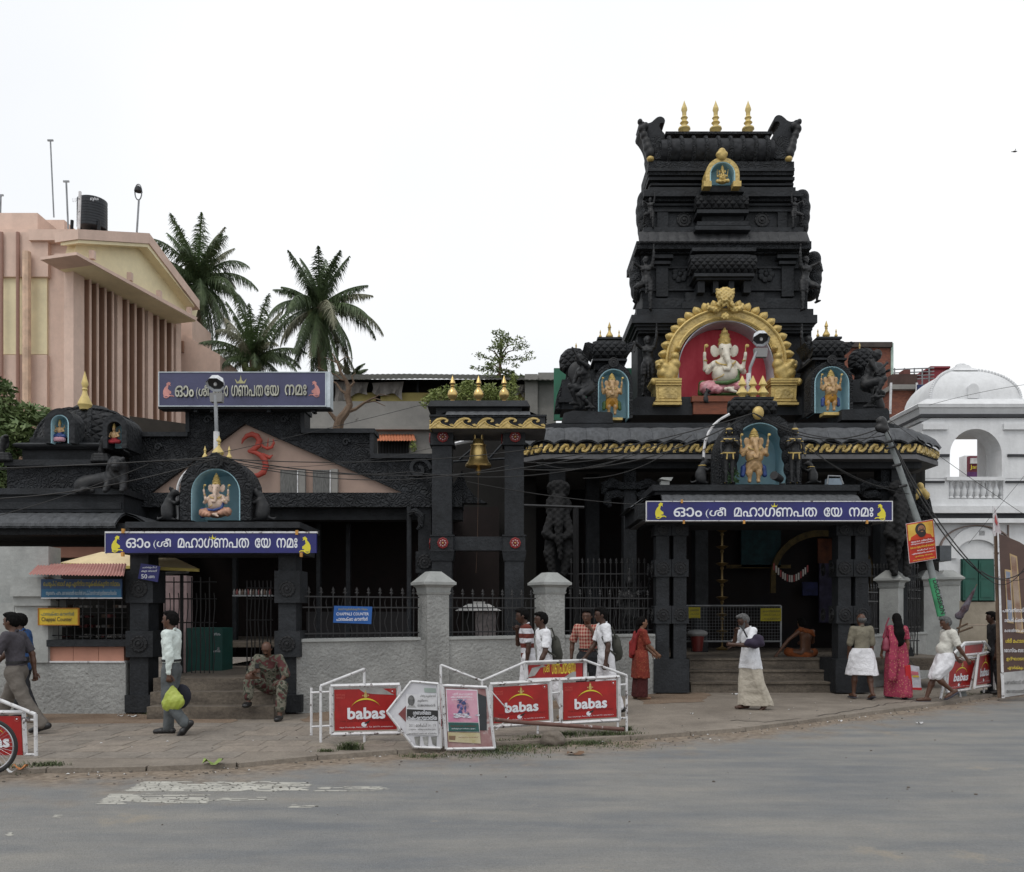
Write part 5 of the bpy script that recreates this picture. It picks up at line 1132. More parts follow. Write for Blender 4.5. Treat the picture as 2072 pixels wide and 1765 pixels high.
# third storey
UB('third_storey', BLKR, TW, 1308, 1618, 392, 464, 23.45, 1.0)
for a, b in ((1330,1352),(1574,1592)): UB('wall_pilaster', BLKR, TW, a, b, 428, 460, 23.38, .3)
for a, b, v0, v1, y, m in ((1308,1618,424,428,23.36,BLK),(1310,1614,412,416,23.38,BLKR),(1306,1618,401,407,23.33,BLKC),(1303,1622,386,397,23.2,BLKR),(1312,1610,379,386.3,23.35,BLK),(1316,1606,371,375,23.42,BLKR),(1312,1608,358,364,23.36,BLK)): band('cornice', a, b, v0, v1, y, m)
for u in (1384, 1542): rosette(TW, P(u, 445, 23.44), .19, BLKS)
barrel(MB(), 1410, 1516, 387.5, 422, 22.9).build('barrel_vault', LAT, TW)
UB('vault_top_slab', BLKR, TW, 1419, 1506, 377, 388, 22.9, 1.2); UB('vault_shelf', BLK, TW, 1411, 1515, 424, 431, 22.9, 1); UB('vault_shelf', BLK, TW, 1421, 1505, 431, 448, 23.1, 1); UB('vault_shelf', BLKR, TW, 1411, 1515, 448, 456, 22.85, 1); UB('vault_shelf', BLK, TW, 1407, 1519, 457, 465, 22.8, 1)
# crown band
UB('upper_wall', BLKR, TW, 1314, 1605, 345, 392, 23.55, .9)
band('cornice', 1312, 1607, 327, 354, 23.3, BLKC); band('cornice', 1318, 1602, 320, 328, 23.45, BLK); UB('cornice_bead', BLKR, TW, 1311, 1608, 340, 346, 23.25, .2)
for a in (1318, 1590): UB('upper_pilaster', BLK, TW, a, a+14, 358, 386, 23.5, .3)
barrel(MB(), 1340, 1570, 268, 321, 23.2, 22, 1.15).build('crown_vault', carve('crown_vault_relief', (.018,.0195,.0225), 7, .05, 'dots'), TW)
for k in range(9):
    u = 1356+k*25; x = XU(u, 23.2); zc = (ZV(268,23.2)+ZV(321,23.2))/2; r = (ZV(268,23.2)-ZV(321,23.2))/2+.025
    MB().tube([(x, 23.2+r*1.15-1.15*r*math.cos(t), zc+r*math.sin(t)) for t in [R(-60+15*i) for i in range(12)]], .055, 6).build('vault_rib', BLKC, TW)
UB('vault_ridge', BLKC, TW, 1347, 1563, 266, 271, 23.4, .8)
# curling end gables
hornL = [(1347,322),(1350,288),(1346,272),(1337,262),(1333,254),(1337,248),(1345,250),(1346,242),(1340,236),(1332,236),(1325,241),(1318,248),(1308,250),(1301,245),(1292,246),(1296,256),(1290,264),(1300,275),(1308,290),(1312,308),(1318,322)]
def smooth(pts, n=1):
    for _ in range(n):
        q = []
        for i in range(len(pts)):
            a = pts[i]; b = pts[(i+1) % len(pts)]; q += [(a[0]*.75+b[0]*.25, a[1]*.75+b[1]*.25), (a[0]*.25+b[0]*.75, a[1]*.25+b[1]*.75)]
        pts = q
    return pts
for mir in (0, 1):
    pts = [((2912-u) if mir else u, v-(3 if mir else 0)) for u, v in smooth(hornL)]
    MB().up(pts, 23.6, .6).build('crown_horn', BLK, TW)
    pts2 = [((2912-u) if mir else u, v) for u, v in smooth([(1318,322),(1350,322),(1352,290),(1338,275),(1322,275),(1312,290)])]
    MB().up(pts2, 23.4, .9).build('horn_cheek', BLKC, TW)
    f_ = (lambda u: 2912-u) if mir else (lambda u: u)
    sd = SD(.04)
    for u, v, r in ((1298,262,.10),(1303,275,.10),(1308,288,.11),(1311,300,.13),(1316,312,.14),(1295,247,.07),(1306,256,.09)): sd.ell(P(f_(u), v, 23.5), (r, r*1.3, r*1.15))
    sd.build('horn_beast', BLKS, TW, .03)
    MB().ell(P(f_(1316), 322, 23.3), (.1,.1,.07)).build('horn_gilding', GOLD, TW)
for u in (1387, 1451, 1517): finial(MB(), u, 196, 267, 24.0, 12.6, 3).build('finial', YGOLD, TW)
# gold arch niche at the top
def gold_niche(u0, u1, vt, vb, Y, fw, tall=True):
    niche(TW, u0, u1, vt, vb, Y, .5, fw, GOLDC, SKYB, SKYB)
gold_niche(1438.5, 1486, 329, 375, 22.75, 10.5)
for u in (1432, 1492): UB('arch_foot', GOLD, TW, u-8, u+8, 366, 377, 22.65, .4)
sd = SD(.03); 
for u, v, r in ((1460.5,308,.10),(1454,313,.07),(1467,313,.07),(1460.5,316,.12)): sd.ell(P(u, v, 22.75), (r, .1, r))
sd.build('arch_crest', GOLD, TW, .02)
# great flame arch
Yar = 22.35
UB('niche_back', NRED, TW, 1372, 1567, 640, 822, 23.02, .1)
ni = arch_pts(1374, 1565, 650, 822, Yar, 28); ni2 = arch_pts(1372, 1567, 648, 822, Yar, 28); no = arch_pts(1349, 1590, 626, 822, Yar, 28)
arch_ring(MB(), ni, ni2, Yar+.02, .7).build('niche_lining', mat('pale_lilac_reveal', (.42,.42,.46)), TW)
a1_ = arch_pts(1372, 1567, 648, 768, Yar, 28); a2_ = arch_pts(1347, 1592, 624, 768, Yar, 28)
arch_ring(MB(), a1_, a2_, Yar, .5).build('flame_arch_band', GOLDC, TW)
for rr_ in (4, 21):
    pr = arch_pts(1371-rr_, 1568+rr_, 647-rr_, 768, Yar, 28); MB().tube([P(u, v, Yar-.01) for u, v in pr], .035, 6).build('arch_bead', GOLD, TW)
def leaf():
    mb = MB(); n = 10; vs = []; 
    for i in range(n+1):
        t = i/n; w_ = (1-abs(2*t**.85-1)**2.6)*.112+.004
        for k in range(7): s = k/6*2-1; vs.append((s*w_+.04*t*t, -.02-.09*(1-s*s)*math.sin(math.pi*t)**.7, t*.30))
    mb.add(vs, [(i*7+k, i*7+k+1, (i+1)*7+k+1, (i+1)*7+k) for i in range(n) for k in range(6)], True)
    mb.add([(x, y*.1+.05, z) for x, y, z in vs], [(i*7+k, (i+1)*7+k, (i+1)*7+k+1, i*7+k+1) for i in range(n) for k in range(6)], True)
    mb.ell((.0,-.10,.12), (.035,.03,.05), 6, 5); mb.tube([(.1*math.cos(a), -.03, .02+.08*math.sin(a)) for a in [i*math.pi/6 for i in range(7)]], .016, 5); return mb
cxA = (1347+1592)/2
for k in range(13):
    for s in (-1, 1):
        th = R(98+s*0-k*0+ (8.3*k+2)) if s < 0 else R(82-(8.3*k+2))
        if th > R(201): continue
        rU = 117; u = cxA+rU*math.cos(th); v = 746-rU*math.sin(th)
        o = piece('flame_leaf', 'flame_leaf', leaf, GOLD, TW, P(u, v, Yar+.1), (s*.92, 1, .98), (0, math.pi/2-th, 0))
for s in (-1, 1):
    sd = SD(.03); f_ = lambda du, v: P(cxA+s*du, v, Yar-.1)
    for du, v, r in ((112,752,.20),(124,744,.13),(132,735,.10),(104,738,.14),(128,756,.15),(117,762,.18),(104,722,.11),(98,706,.08),(138,742,.06)): sd.ell(f_(du, v), (r, .16, r))
    for k in range(5): sd.chain([f_(108+k*6,758), f_(112+k*7,742-k*2), f_(106+k*8,732+k)], [.06,.05,.02])
    sd.build('makara_ornament', GOLD, TW, .025)
    MB().up([(cxA+s*(91 if 1 else 0),767),(cxA+s*149,767),(cxA+s*149,775),(cxA+s*143,780),(cxA+s*141,809),(cxA+s*145,817),(cxA+s*91,817)] if s > 0 else [(cxA-91,767),(cxA-149,767),(cxA-149,775),(cxA-143,780),(cxA-141,809),(cxA-145,817),(cxA-91,817)], Yar-.2, .7).build('arch_pedestal', GOLD, TW)
    for v0, v1, ex in ((765,770,150),(771,774,146),(777,779,142),(809,812,143),(814,819,147)): MB().up([(cxA+s*(90),v0),(cxA+s*ex,v0),(cxA+s*ex,v1),(cxA+s*90,v1)], Yar-.25, .8).build('pedestal_moulding', GOLD, TW)
    MB().up([(cxA+s*99,784),(cxA+s*136,784),(cxA+s*136,806),(cxA+s*99,806)], Yar-.22, .3).build('pedestal_panel', GOLDC, TW)
    MB().ell(P(cxA+s*148, 773, Yar-.2), (.07,.1,.09)).build('pedestal_curl', GOLD, TW)
# lion-face crest
sd = SD(.025); q = lambda du, v, dy=0: P(1467.5+du, v, Yar-.12+dy)
sd.ell(q(0,604), (.20,.14,.19)); sd.ell(q(0,594,.02), (.19,.12,.14))
for s in (-1, 1):
    sd.ell(q(s*6,603,-.13), (.055,.05,.055)); sd.ell(q(s*12,597,-.04), (.08,.07,.10)); sd.chain([q(s*11,592), q(s*15,588), q(s*17,594)], [.06,.05,.03]); sd.chain([q(s*10,610,-.08), q(s*14,617,-.08), q(s*17,614)], [.06,.05,.02]); sd.chain([q(s*4,612,-.1), q(s*5,620,-.1)], [.05,.02]); sd.chain([q(s*8,618), q(s*18,627), q(s*32,624), q(s*36,615)], [.06,.07,.06,.03])
    sd.ell(q(s*3,609,-.15), (.05,.06,.04))
sd.ell(q(0,607,-.15), (.035,.05,.05)); sd.ell(q(0,616,-.1), (.05,.06,.05)); sd.ell(q(0,640,-.05), (.10,.06,.09)); sd.ell(q(0,587), (.12,.08,.07))
sd.build('lion_face_crest', GOLDC, TW, .016, lambda d, G: d+.012*np.sin(G[..., 0]*55)*np.sin(G[..., 2]*60))
MB().box(XU(1403,22.2), XU(1483,22.2), 22.2, 22.9, ZV(838,22.2), ZV(812,22.2)).build('idol_seat', mat('orange_brown_wood_paint', (.17,.045,.017), rough=.6, scale=6, streak=(1,1,5)), TW)
MB().ub(1400, 1500, 801, 812.5, 22.15, .85).build('idol_seat', mat('orange_brown_wood_paint', (.1,.1,.1)), TW)

# ================================================================= RIGHT GATE
RG = thing('main_gate', 'large black stone porch with paired pillars and steps in front of the tower', 'gateway', (XU(1545,18),18,0))
Y2 = 18.0
for base in (1308, 1676):
    c0, c1 = base, base+86
    UB('pillar_base', BLK, RG, c0+15, c1+1, 1334, 1402, Y2-.05, .95)
    for j in range(2):
        a = c0+17+j*35
        for yy in (Y2, Y2+.5):
            UB('pillar_shaft', BLK, RG, a+3, a+29, 1056, 1336, yy+.04, .36)
            for v0, v1 in ((1132,1167),(1226,1262)): UB('pillar_block', BLK, RG, a-.3, a+33.5, v0, v1, yy, .45)
            UB('pillar_block', BLKR, RG, a-.3, a+33.5, 1060, 1084, yy, .45)
        for v in (1149.5, 1244): rosette(RG, P(a+17, v, Y2-.004), .13, BLKS)
        rosette(RG, P(a+17, 1072, Y2-.004), .11, BLKS)
    for v in (1149.5, 1244):
        for yy in (Y2+.22, Y2+.72): rosette(RG, Vector((XU(c0+16, Y2)-.004, yy, ZV(v, Y2))), .13, BLKS, nd=(-1,0,0))
for k, (u0, u1) in enumerate(((1398,1699),(1396,1686),(1396,1668))):
    YY = GY(1402)-.0+k*.36; MB().box(XU(u0,YY), XU(u1,YY), YY, YY+1.6, .225*k-.02, .225*(k+1)-.04).build('step', STEP, RG); MB().box(XU(u0-1.5,YY), XU(u1+1,YY), YY-.03, YY+1.6, .225*(k+1)-.04, .225*(k+1)).build('step_tread', STEP, RG)
UB('lintel', BLKR, RG, 1308, 1765, 1052, 1062, Y2-.05, 1.2); UB('soffit', mat('grey_soffit_paint', (.1,.1,.1)), RG, 1300, 1800, 1047, 1055, Y2-.35, 1.8)
UB('roof_slab', BLK, RG, 1320, 1740, 981, 993, Y2-.15, 1.7); UB('slab_moulding', BLK, RG, 1326, 1734, 993.3, 1001, Y2-.05, 1.5)
gx0, gx1 = XU(1335,Y2), XU(1728,Y2); za, zb_ = ZV(1000,Y2), ZV(1020,Y2-.4)
gp = [(gx0, Y2+1.6), (gx0, Y2+.1), (gx1, Y2+.1), (gx1, Y2+1.6)]
eave_tiles(RG, gp, [(0,za),(.16,za-.02),(.32,za-.07),(.46,za-.17),(.56,zb_),(.62,zb_-.02)], .22, GRY_EAVE, point=.1)
MB().sweep(gp, [(.50,zb_+.02),(.50,zb_-.30),(0,zb_-.32)]).build('eave_board', BLKR, RG)
MB().prism([(x+(-.3 if x == gx0 else .3), y, zb_-.1) for x, y in gp], (0,0,.14)).build('eave_core', BLK, RG)
niche(RG, 1487, 1590, 857, 980, Y2+.25, .85, 32, BLKC, SKYB, SKYB, ft=24)
barrel(MB(), 1478, 1574, 806, 838, Y2+.15).build('niche_vault', LAT, RG); MB().ub(1486, 1566, 803, 808, Y2+.3, .5).build('vault_ridge', BLKR, RG)
MB().ell(P(1534, 836, Y2+.1), (.12,.1,.14)).build('gold_boss', GOLD, RG)
for u in (1502, 1523.5, 1543.5):
    z = ZV(806, Y2+.5); h = ZV(760, Y2+.5)-z; r = .115
    MB().lathe((XU(u,Y2+.5), Y2+.5, z), [(r*.7,0),(r*.75,h*.04),(r*.45,h*.08),(r*1.1,h*.20),(r*1.05,h*.24),(r*.42,h*.46),(r*.38,h*.52),(r*.78,h*.58),(r*.75,h*.62),(r*.1,h*.97),(.001,h)], 6).build('finial', YGOLD, RG)
for s in (-1, 1): 
    sd = SD(.03)
    for k in range(5): sd.ell(P(1538.5+s*(62-k*4), 975-k*26, Y2+.22), (.11,.15,.17))
    sd.build('niche_buttress', BLKC, RG, .03)
MB().tube([P(u, v, Y2+.1) for u, v in ((1424,926),(1424,912),(1427,893),(1434,875),(1444,860),(1457,849),(1476,838))], .028, 6).build('white_conduit', WHITE, RG)
l2 = thing('street_lamp', 'white-hooded lamp on a bent pole in front of the crimson niche', 'street lamp', tuple(P(1515, 800, Y2+.6)))
lamp(l2, [(1515,802),(1517,756),(1518,744),(1531,712)], 1540, 686, Y2+.6, 17)
s2 = signboard('gate_nameboard', 'long blue nameboard with white script and two yellow mice, over the main gate', 1309, 1805, 1015.5, 1053, Y2-.62, BLUS, .07, rim=WHITE)
for s, a, b in OM: text(s, WTXT, s2, (1363+a*404, 1363+b*404, 1027+(0 if s != '(ശീ' else 0), 1046+(3 if s == '(ശീ' else 0)), Y2-.62, bold=.012)
mouse(s2, 1336, 1047, 30, Y2-.62, CYEL, 1); mouse(s2, 1782, 1050, 30, Y2-.62, CYEL, -1); crown(s2, 1567, 1026, 6.5, Y2-.62, CYEL)
for u, v in ((1380,1014),(1384,1056),(1506,1056),(1755,1056)): MB().ub(u-2, u+2, v-3, v+4, Y2-.66, .04).build('tie', mat('orange_tie', (.5,.25,.06)), s2)
# small fittings on the ledge
fl = thing('floodlight', 'black spotlight on a bracket at the foot of the blue niche', 'floodlight', tuple(P(1575, 980, Y2-.05)))
MB().tube([P(1566,962,Y2-.2), P(1580,970,Y2+.0)], [.09,.07], 10).build('lamp_can', IRON, fl); MB().tube([P(1580,970,Y2), P(1578,980,Y2), P(1588,980,Y2)], .025, 6).build('bracket', IRON, fl)
f2_ = thing('floodlight', 'square grey floodlight standing on the ledge right of the dark maiden', 'floodlight', tuple(P(1690, 982, Y2)))
UB('lamp_box', mat('pale_blue_grey_plastic', (.20,.25,.30)), f2_, 1676, 1704, 968, 981, Y2-.1, .2); MB().tube([P(1674,980,Y2-.1),P(1676,963,Y2-.1),P(1700,964,Y2-.1),P(1706,980,Y2-.1)], .018, 6).build('bracket', GALV, f2_)
f3_ = thing('floodlight', 'small weathered floodlight at the left end of the main gate ledge', 'floodlight', tuple(P(1348, 980, Y2)))
MB().up([(1334,969),(1340,966),(1362,966),(1358,973)], Y2-.1, .3).build('lamp_box', SMG, f3_); UB('lamp_foot', SMG, f3_, 1338, 1355, 973, 981, Y2-.05, .2)
pl_ = thing('wall_plant', 'small green weed growing at the foot of the standing idol', 'plant', tuple(P(1485, 980, Y2)))
mb = MB()
for k in range(60):
    p = P(1484+random.uniform(-12,10), 976-abs(random.gauss(0,14)), Y2+.05+random.uniform(-.1,.1)); a = random.uniform(0, 6.3); d1 = Vector((math.cos(a), random.uniform(-1,1), math.sin(a))).normalized()*.05; d2 = d1.cross(Vector((0,1,.3))).normalized()*.02
    mb.add([p-d1, p+d2, p+d1, p-d2], [(0,1,2,3)])
mb.build('leaves', mat('weed_leaf', (.03,.07,.025), var=.4), pl_)

# inside the porch
gr = thing('inner_barrier', 'grey mesh barrier with yellow notices inside the main gate', 'barrier', tuple(P(1485, 1330, 20.2)))
Yi = 20.2
for v in (1226, 1298): MB().tube([P(1380,v,Yi), P(1580,v,Yi)], .022, 6).build('rail', GALV, gr)
MB().tube([P(1580,1226,Yi), P(1580,1310,Yi)], .022, 6).build('rail', GALV, gr)
for i in range(33): MB().tube([P(1382+i*6,1226,Yi), P(1382+i*6,1298,Yi)], .0025, 4).build('mesh_wire', GALV, gr)
for i in range(11): MB().tube([P(1380,1230+i*6.3,Yi), P(1580,1230+i*6.3,Yi)], .0025, 4).build('mesh_wire', GALV, gr)
YN = mat('yellow_notice_board', (.27,.23,.015))
for k, (a, b, v0, v1, lb) in enumerate(((1539,1581,1231,1257,'yellow notice with dark script on the right end of the inner barrier'),(1393,1417,1229,1251,'yellow notice beside the left porch pillar'))):
    n_ = signboard('notice', lb, a, b, v0, v1, Yi-.1, YN, .02, cat='notice', group='yellow notices on the inner barrier')
    for j, s in enumerate(('ക്ഷേത്രത്തിൽ', 'ചെരുപ്പ് ധരിച്ച്', 'പ്രവേശിക്കരുത്')): text(s, BTXT, n_, (a+4,b-3,v0+3+j*8,v0+8+j*8), Yi-.1)
dl = thing('brass_lamp_column', 'tall tiered brass oil lamp column inside the main gate', 'lamp', tuple(P(1461, 1300, 21)))
prof = [(.12,0),(.14,.04),(.05,.08)]
z = .08
for k in range(8): prof += [(.025,z+.02),(.025,z+.22),(.05,z+.26),(.025,z+.30),(.13,z+.36),(.15,z+.38),(.03,z+.40)]; z += .40
prof += [(.02,z+.1),(.001,z+.2)]
MB().lathe((XU(1461,21), 21, ZV(1316,21)), prof, 12).build('lamp_stem', mat('tarnished_brass', (.17,.12,.05), rough=.45, metal=.6), dl)
gl = thing('hanging_tassels', 'curved row of white tassels hanging in the dark hall doorway', 'garland', tuple(P(1597, 1150, 21.5)))
for k in range(16):
    t = k/15; u = 1565+t*68; v = 1140+22*math.sin(math.pi*t)+(4*t); 
    MB().ub(u, u+2.6, v, v+14, 21.5, .02).build('tassel', flat('dim_white_tassel', (.28,.26,.24)) if k % 3 else flat('dim_red_tassel', (.16,.02,.02)), gl)
bk_ = thing('bucket', 'red bucket with a folded white cloth on it behind the porch pillar', 'bucket', tuple(P(1410, 1318, 19.9)))
MB().lathe(P(1411,1318,19.9), [(.11,0),(.155,.36),(.165,.37)], 16).build('bucket_body', mat('red_plastic', (.10,.012,.01), rough=.4), bk_); MB().ell(P(1411,1282,19.9), (.24,.2,.09)).build('folded_cloth', mat('dim_white_cloth', (.2,.2,.2)), bk_)

# ================================================================= RIGHT BOUNDARY WALL
RA, RB = (XU(1740, 19.0), 19.0), (XU(1945, 24.5), 24.5)
rw = thing('boundary_wall', 'grey boundary wall with capped posts receding right of the main gate', 'wall', (RA[0], RA[1], 0))
MB().obox(RA, RB, .3, -.05, 1.12, off=.15).build('wall', WALLG, rw)
def WR(u, v, off=0): return PV(u, v, RA, RB)
MB().obox(RA, RB, .36, 1.12, 1.17, off=.15).build('coping', SMG, rw)
ra_ = math.atan2(RB[1]-RA[1], RB[0]-RA[0])
for u, vt in ((1804,1154),(1879,1154),(1915,1154)):
    p = WR(u, 1300); gatepost(rw, (p.x+.05, p.y+.1), .42 if u < 1850 else .46, ZV(vt, p.y), ra_ if u < 1850 else 0, SMG)
iron_fence('black railing on the receding wall beside the main gate pillar', WR(1748,1300), WR(1776,1300), 1.15, (1.3,1.9,2.1), 2.3, 5, 'railings right of the main gate')
iron_fence('black railing between the capped posts right of the main gate', WR(1828,1300), WR(1862,1300), 1.15, (1.3,2.0,2.2), 2.45, 8, 'railings right of the main gate')
iron_fence('tall black inner railing right of the main gate pillar', P(1752,1340,20.6), P(1860,1340,20.6), .6, (1.0,2.2,2.5), 2.8, 16)
# small dark pavilion roof behind the pole
pv = thing('small_pavilion', 'dark lattice-roofed pavilion with a gold finial behind the leaning pole', 'pavilion', tuple(P(1905, 1300, 23)))
MB().up([(1846,1008),(1882,1008),(1890,1045),(1850,1045)], 22.4, 1.2).build('lattice_roof', LAT, pv); UB('pavilion_beam', BLKC, pv, 1850, 1888, 1045, 1100, 22.5, 1)
UB('pavilion_beam', BLK, pv, 1870, 1902, 1106, 1134, 22.3, .8); UB('grey_box', mat('blue_grey_metal_box', (.10,.11,.12)), pv, 1902, 1925, 1104, 1135, 22.0, .6)
sd = SD(.03); [sd.ell(P(u, v, 22.3), (.09,.09,.11)) for u, v in ((1856,998),(1862,985),(1868,996),(1852,1004),(1874,1003))]; sd.build('gold_ornament', GOLD, pv, .03)
MB().ub(1825, 1900, 1135, 1345, 23, .3).build('pavilion_wall', DK, label='dark interior wall glimpsed behind the right railings', cat='wall')
# ================================================================= FIGURES
def vdir(a, ab=0.0, s=1):
    a, ab = R(a), R(ab); return np.array([math.sin(a)*math.cos(ab), s*math.sin(ab), -math.cos(a)*math.cos(ab)])
def skel(h, lean=3, legs=((0,0,2),(0,0,2)), arms=((0,8,10,0),(0,8,10,0)), head=(0,0), pz=None, foot=(0,0), over=None, roll=0, shw=.105):
    """legs/arms = (right, left). returns joints in metres; forward = +x, left = +y"""
    J = {}; pel = np.zeros(3); L1 = .245*h; lo = []
    for k, s in ((0,-1),(1,1)):
        t, kn, ab = legs[k]; hip = pel+np.array([0, s*.052*h, -.01*h]); kne = hip+L1*vdir(t, ab, s); ank = kne+.245*h*vdir(t-kn, ab*.3, s)
        J['hip%d' % k], J['knee%d' % k], J['ank%d' % k] = hip, kne, ank
    sp = np.array([math.sin(R(lean)), math.sin(R(roll))*.5, math.cos(R(lean))]); sp = sp/np.linalg.norm(sp)
    J['pel'] = pel; J['waist'] = pel+.11*h*sp; J['chest'] = pel+.215*h*sp; J['neck'] = pel+.315*h*sp
    lat = np.array([0,1,0.]); fw = np.cross(lat, sp)
    for k, s in ((0,-1),(1,1)):
        f, ab, el, inn = arms[k]; sh = pel+.283*h*sp+lat*s*shw*h
        a = np.array(Matrix.Rotation(R(lean), 3, 'Y')); u = a@vdir(f, ab, s); e = sh+.172*h*u; fa = a@vdir(f+el, -inn, s); wr = e+.15*h*fa
        J['sh%d' % k], J['elb%d' % k], J['wr%d' % k] = sh, e, wr
    hp = R(lean*.4+head[0]); hd = np.array([math.sin(hp), 0, math.cos(hp)]); J['head'] = J['neck']+hd*.083*h+np.array([.012*h,0,0])
    J['HR'] = np.array(Matrix.Rotation(R(head[1]), 3, 'Z') @ Matrix.Rotation(hp, 3, 'Y'))
    if over:
        for k in over: J[k] = np.array(over[k], float)*h
    zmin = min(J['ank0'][2]-(.04*h if foot[0] == 0 else .07*h), J['ank1'][2]-(.04*h if foot[1] == 0 else .07*h))
    dz = -zmin if pz is None else pz
    for k in J:
        if k != 'HR': J[k] = J[k]+np.array([0,0,dz])
    J['h'] = h; J['foot'] = foot; J['fw'] = fw; return J
def body_sd(J, belly=0.0, female=False, legs=True, muscle=0.0, feet=True, k=.025):
    h = J['h']; S = SD(k*h/1.65); H_ = lambda *c: J['head']+J['HR']@(np.array(c)*h)
    q = (1.38,1,1); tw = .92 if female else 1
    S.cap(J['pel']+[0,0,.0], J['waist'], .080*h, .070*h*tw, q); S.cap(J['waist'], J['chest'], .072*h*tw, .088*h*tw, q)
    S.cap(J['sh0']*.8+J['sh1']*.2+[0,0,-.02*h], J['sh1']*.8+J['sh0']*.2+[0,0,-.02*h], .047*h)
    S.cap(J['chest'], J['neck']-[0,0,.03*h], .08*h*tw, .04*h, q)
    if belly: S.ell(J['waist']+np.array([.03*h,0,-.01*h]), (.06*h+belly, .075*h+belly*.6, .08*h))
    if muscle:
        for s in (-1,1): S.ell(J['chest']+J['fw']*.05*h+np.array([0,s*.045*h,.01*h]), (.03*h,.05*h,.04*h), k=.01*h)
    S.cap(J['neck']-[0,0,.02*h], H_(-.008,0,-.04), .031*h, .029*h)
    S.ell(H_(-.004,0,.012), (.056*h,.0455*h,.055*h), k=.01*h); S.ell(H_(.014,0,-.022), (.036*h,.034*h,.042*h), k=.02*h); S.ell(H_(.032,0,-.05), (.016*h,.018*h,.014*h), k=.015*h)
    S.cap(H_(.048,0,.008), H_(.060,0,-.016), .006*h, .0095*h, k=.006*h); S.ell(H_(.047,0,-.034), (.010*h,.017*h,.006*h), k=.004*h)
    S.ell(H_(.043,0,.02), (.012*h,.03*h,.006*h), k=.012*h)
    for s in (-1,1): S.ell(H_(-.004,s*.046,-.006), (.012*h,.006*h,.018*h), k=.004*h)
    for i in (0,1):
        S.cap(J['sh%d' % i], J['elb%d' % i], .031*h+.008*muscle*h, .023*h); S.cap(J['elb%d' % i], J['elb%d' % i]*.6+J['wr%d' % i]*.4, .023*h, .0235*h, k=.01*h); S.cap(J['elb%d' % i]*.6+J['wr%d' % i]*.4, J['wr%d' % i], .0225*h, .0145*h, k=.01*h)
        if legs:
            S.cap(J['hip%d' % i], J['knee%d' % i], .053*h, .033*h); m = J['knee%d' % i]*.68+J['ank%d' % i]*.32; S.cap(J['knee%d' % i], m+[-.006*h,0,0], .032*h, .034*h, k=.015*h); S.cap(m, J['ank%d' % i], .032*h, .0195*h, k=.015*h)
    return S
def foot_pts(J, i):
    h = J['h']; a = J['ank%d' % i]; fp = J['foot'][i]; d = np.array([math.cos(R(fp)), 0, -math.sin(R(fp))]); dn = np.array([-math.sin(R(fp)), 0, -math.cos(R(fp))])
    return a-d*.035*h+dn*.016*h, a+d*.055*h+dn*.018*h, a+d*.105*h+dn*.022*h
def add_feet(S, J, g=0.0, which=(0,1)):
    h = J['h']
    for i in which:
        a, b, c = foot_pts(J, i); S.cap(a, b, .021*h+g, .020*h+g, (1,1,1), k=.012*h); S.cap(b, c, .021*h+g, .014*h+g, (1,.72,1), k=.012*h)
def fingers(mb, J, i, curl=30, spread=1.0):
    h = J['h']; w_ = J['wr%d' % i]; d = w_-J['elb%d' % i]; d = d/np.linalg.norm(d); s = -1 if i == 0 else 1
    side = np.cross(d, [0,1.,0]); side = side/max(1e-6, np.linalg.norm(side)); pn = np.cross(side, d)*1.0; pn = -s*np.abs(1)*pn if pn[1]*s > 0 else pn
    pn = np.array(pn); base = w_+d*.035*h
    for k in range(4):
        L_ = (.040,.046,.043,.033)[k]*h; o = side*((k-1.5)*.0115*h*spread); p = [base+o*.8]; a = 0; q = w_+d*.052*h+o; p.append(q)
        for j, f in enumerate((.45,.32,.23)):
            a += R(curl*(.8+.25*j)); q = q+(d*math.cos(a)+pn*math.sin(a))*L_*f*1.15; p.append(q)
        mb.tube([Vector(x) for x in p], [.0065*h,.0062*h,.0058*h,.0052*h,.0035*h], 5)
    t0 = w_+d*.012*h-side*.010*h; dd = d*.6-side*.75+pn*.25; p = [t0, t0+dd*.022*h, t0+dd*.036*h+d*.008*h, t0+dd*.040*h+d*.022*h]
    mb.tube([Vector(x) for x in p], [.0085*h,.0075*h,.0065*h,.0045*h], 5)
def palms(S, J):
    h = J['h']
    for i in (0,1):
        w_ = J['wr%d' % i]; d = w_-J['elb%d' % i]; d = d/np.linalg.norm(d); S.cap(w_, w_+d*.042*h, .016*h, .021*h, (1,1.5,1), k=.012*h)
SKIN = {k: mat('skin_%s' % k, c, rough=.5, var=.12, scale=12, obj=True) for k, c in (('dark',(.055,.024,.014)),('brown',(.11,.05,.028)),('light_brown',(.19,.095,.055)),('medium',(.085,.038,.022)))}
HAIRB = mat('black_hair', (.004,.0035,.0035), rough=.8, spec=.12, bump=.3, bscale=60, obj=True); HAIRG = mat('grey_hair', (.05,.05,.05), rough=.8, scale=30, col2=(.13,.13,.13), bump=.8, bscale=60, obj=True)
def cloth(name, c, **kw): return mat(name, c, rough=kw.pop('rough', .9), var=kw.pop('var', .08), scale=kw.pop('scale', 5), bump=kw.pop('bump', .9), bscale=kw.pop('bscale', 13), obj=True, **kw)
def pattern(name, fn):
    if name in MATS: return MATS[name]
    m = cloth(name, (.5,.5,.5)); t = m.node_tree; g = t.nodes.new('ShaderNodeTexCoord'); s = t.nodes.new('ShaderNodeSeparateXYZ'); t.links.new(g.outputs['Object'], s.inputs[0])
    out = fn(t, s, g); t.links.new(out, t.nodes['Principled BSDF'].inputs['Base Color']); return m
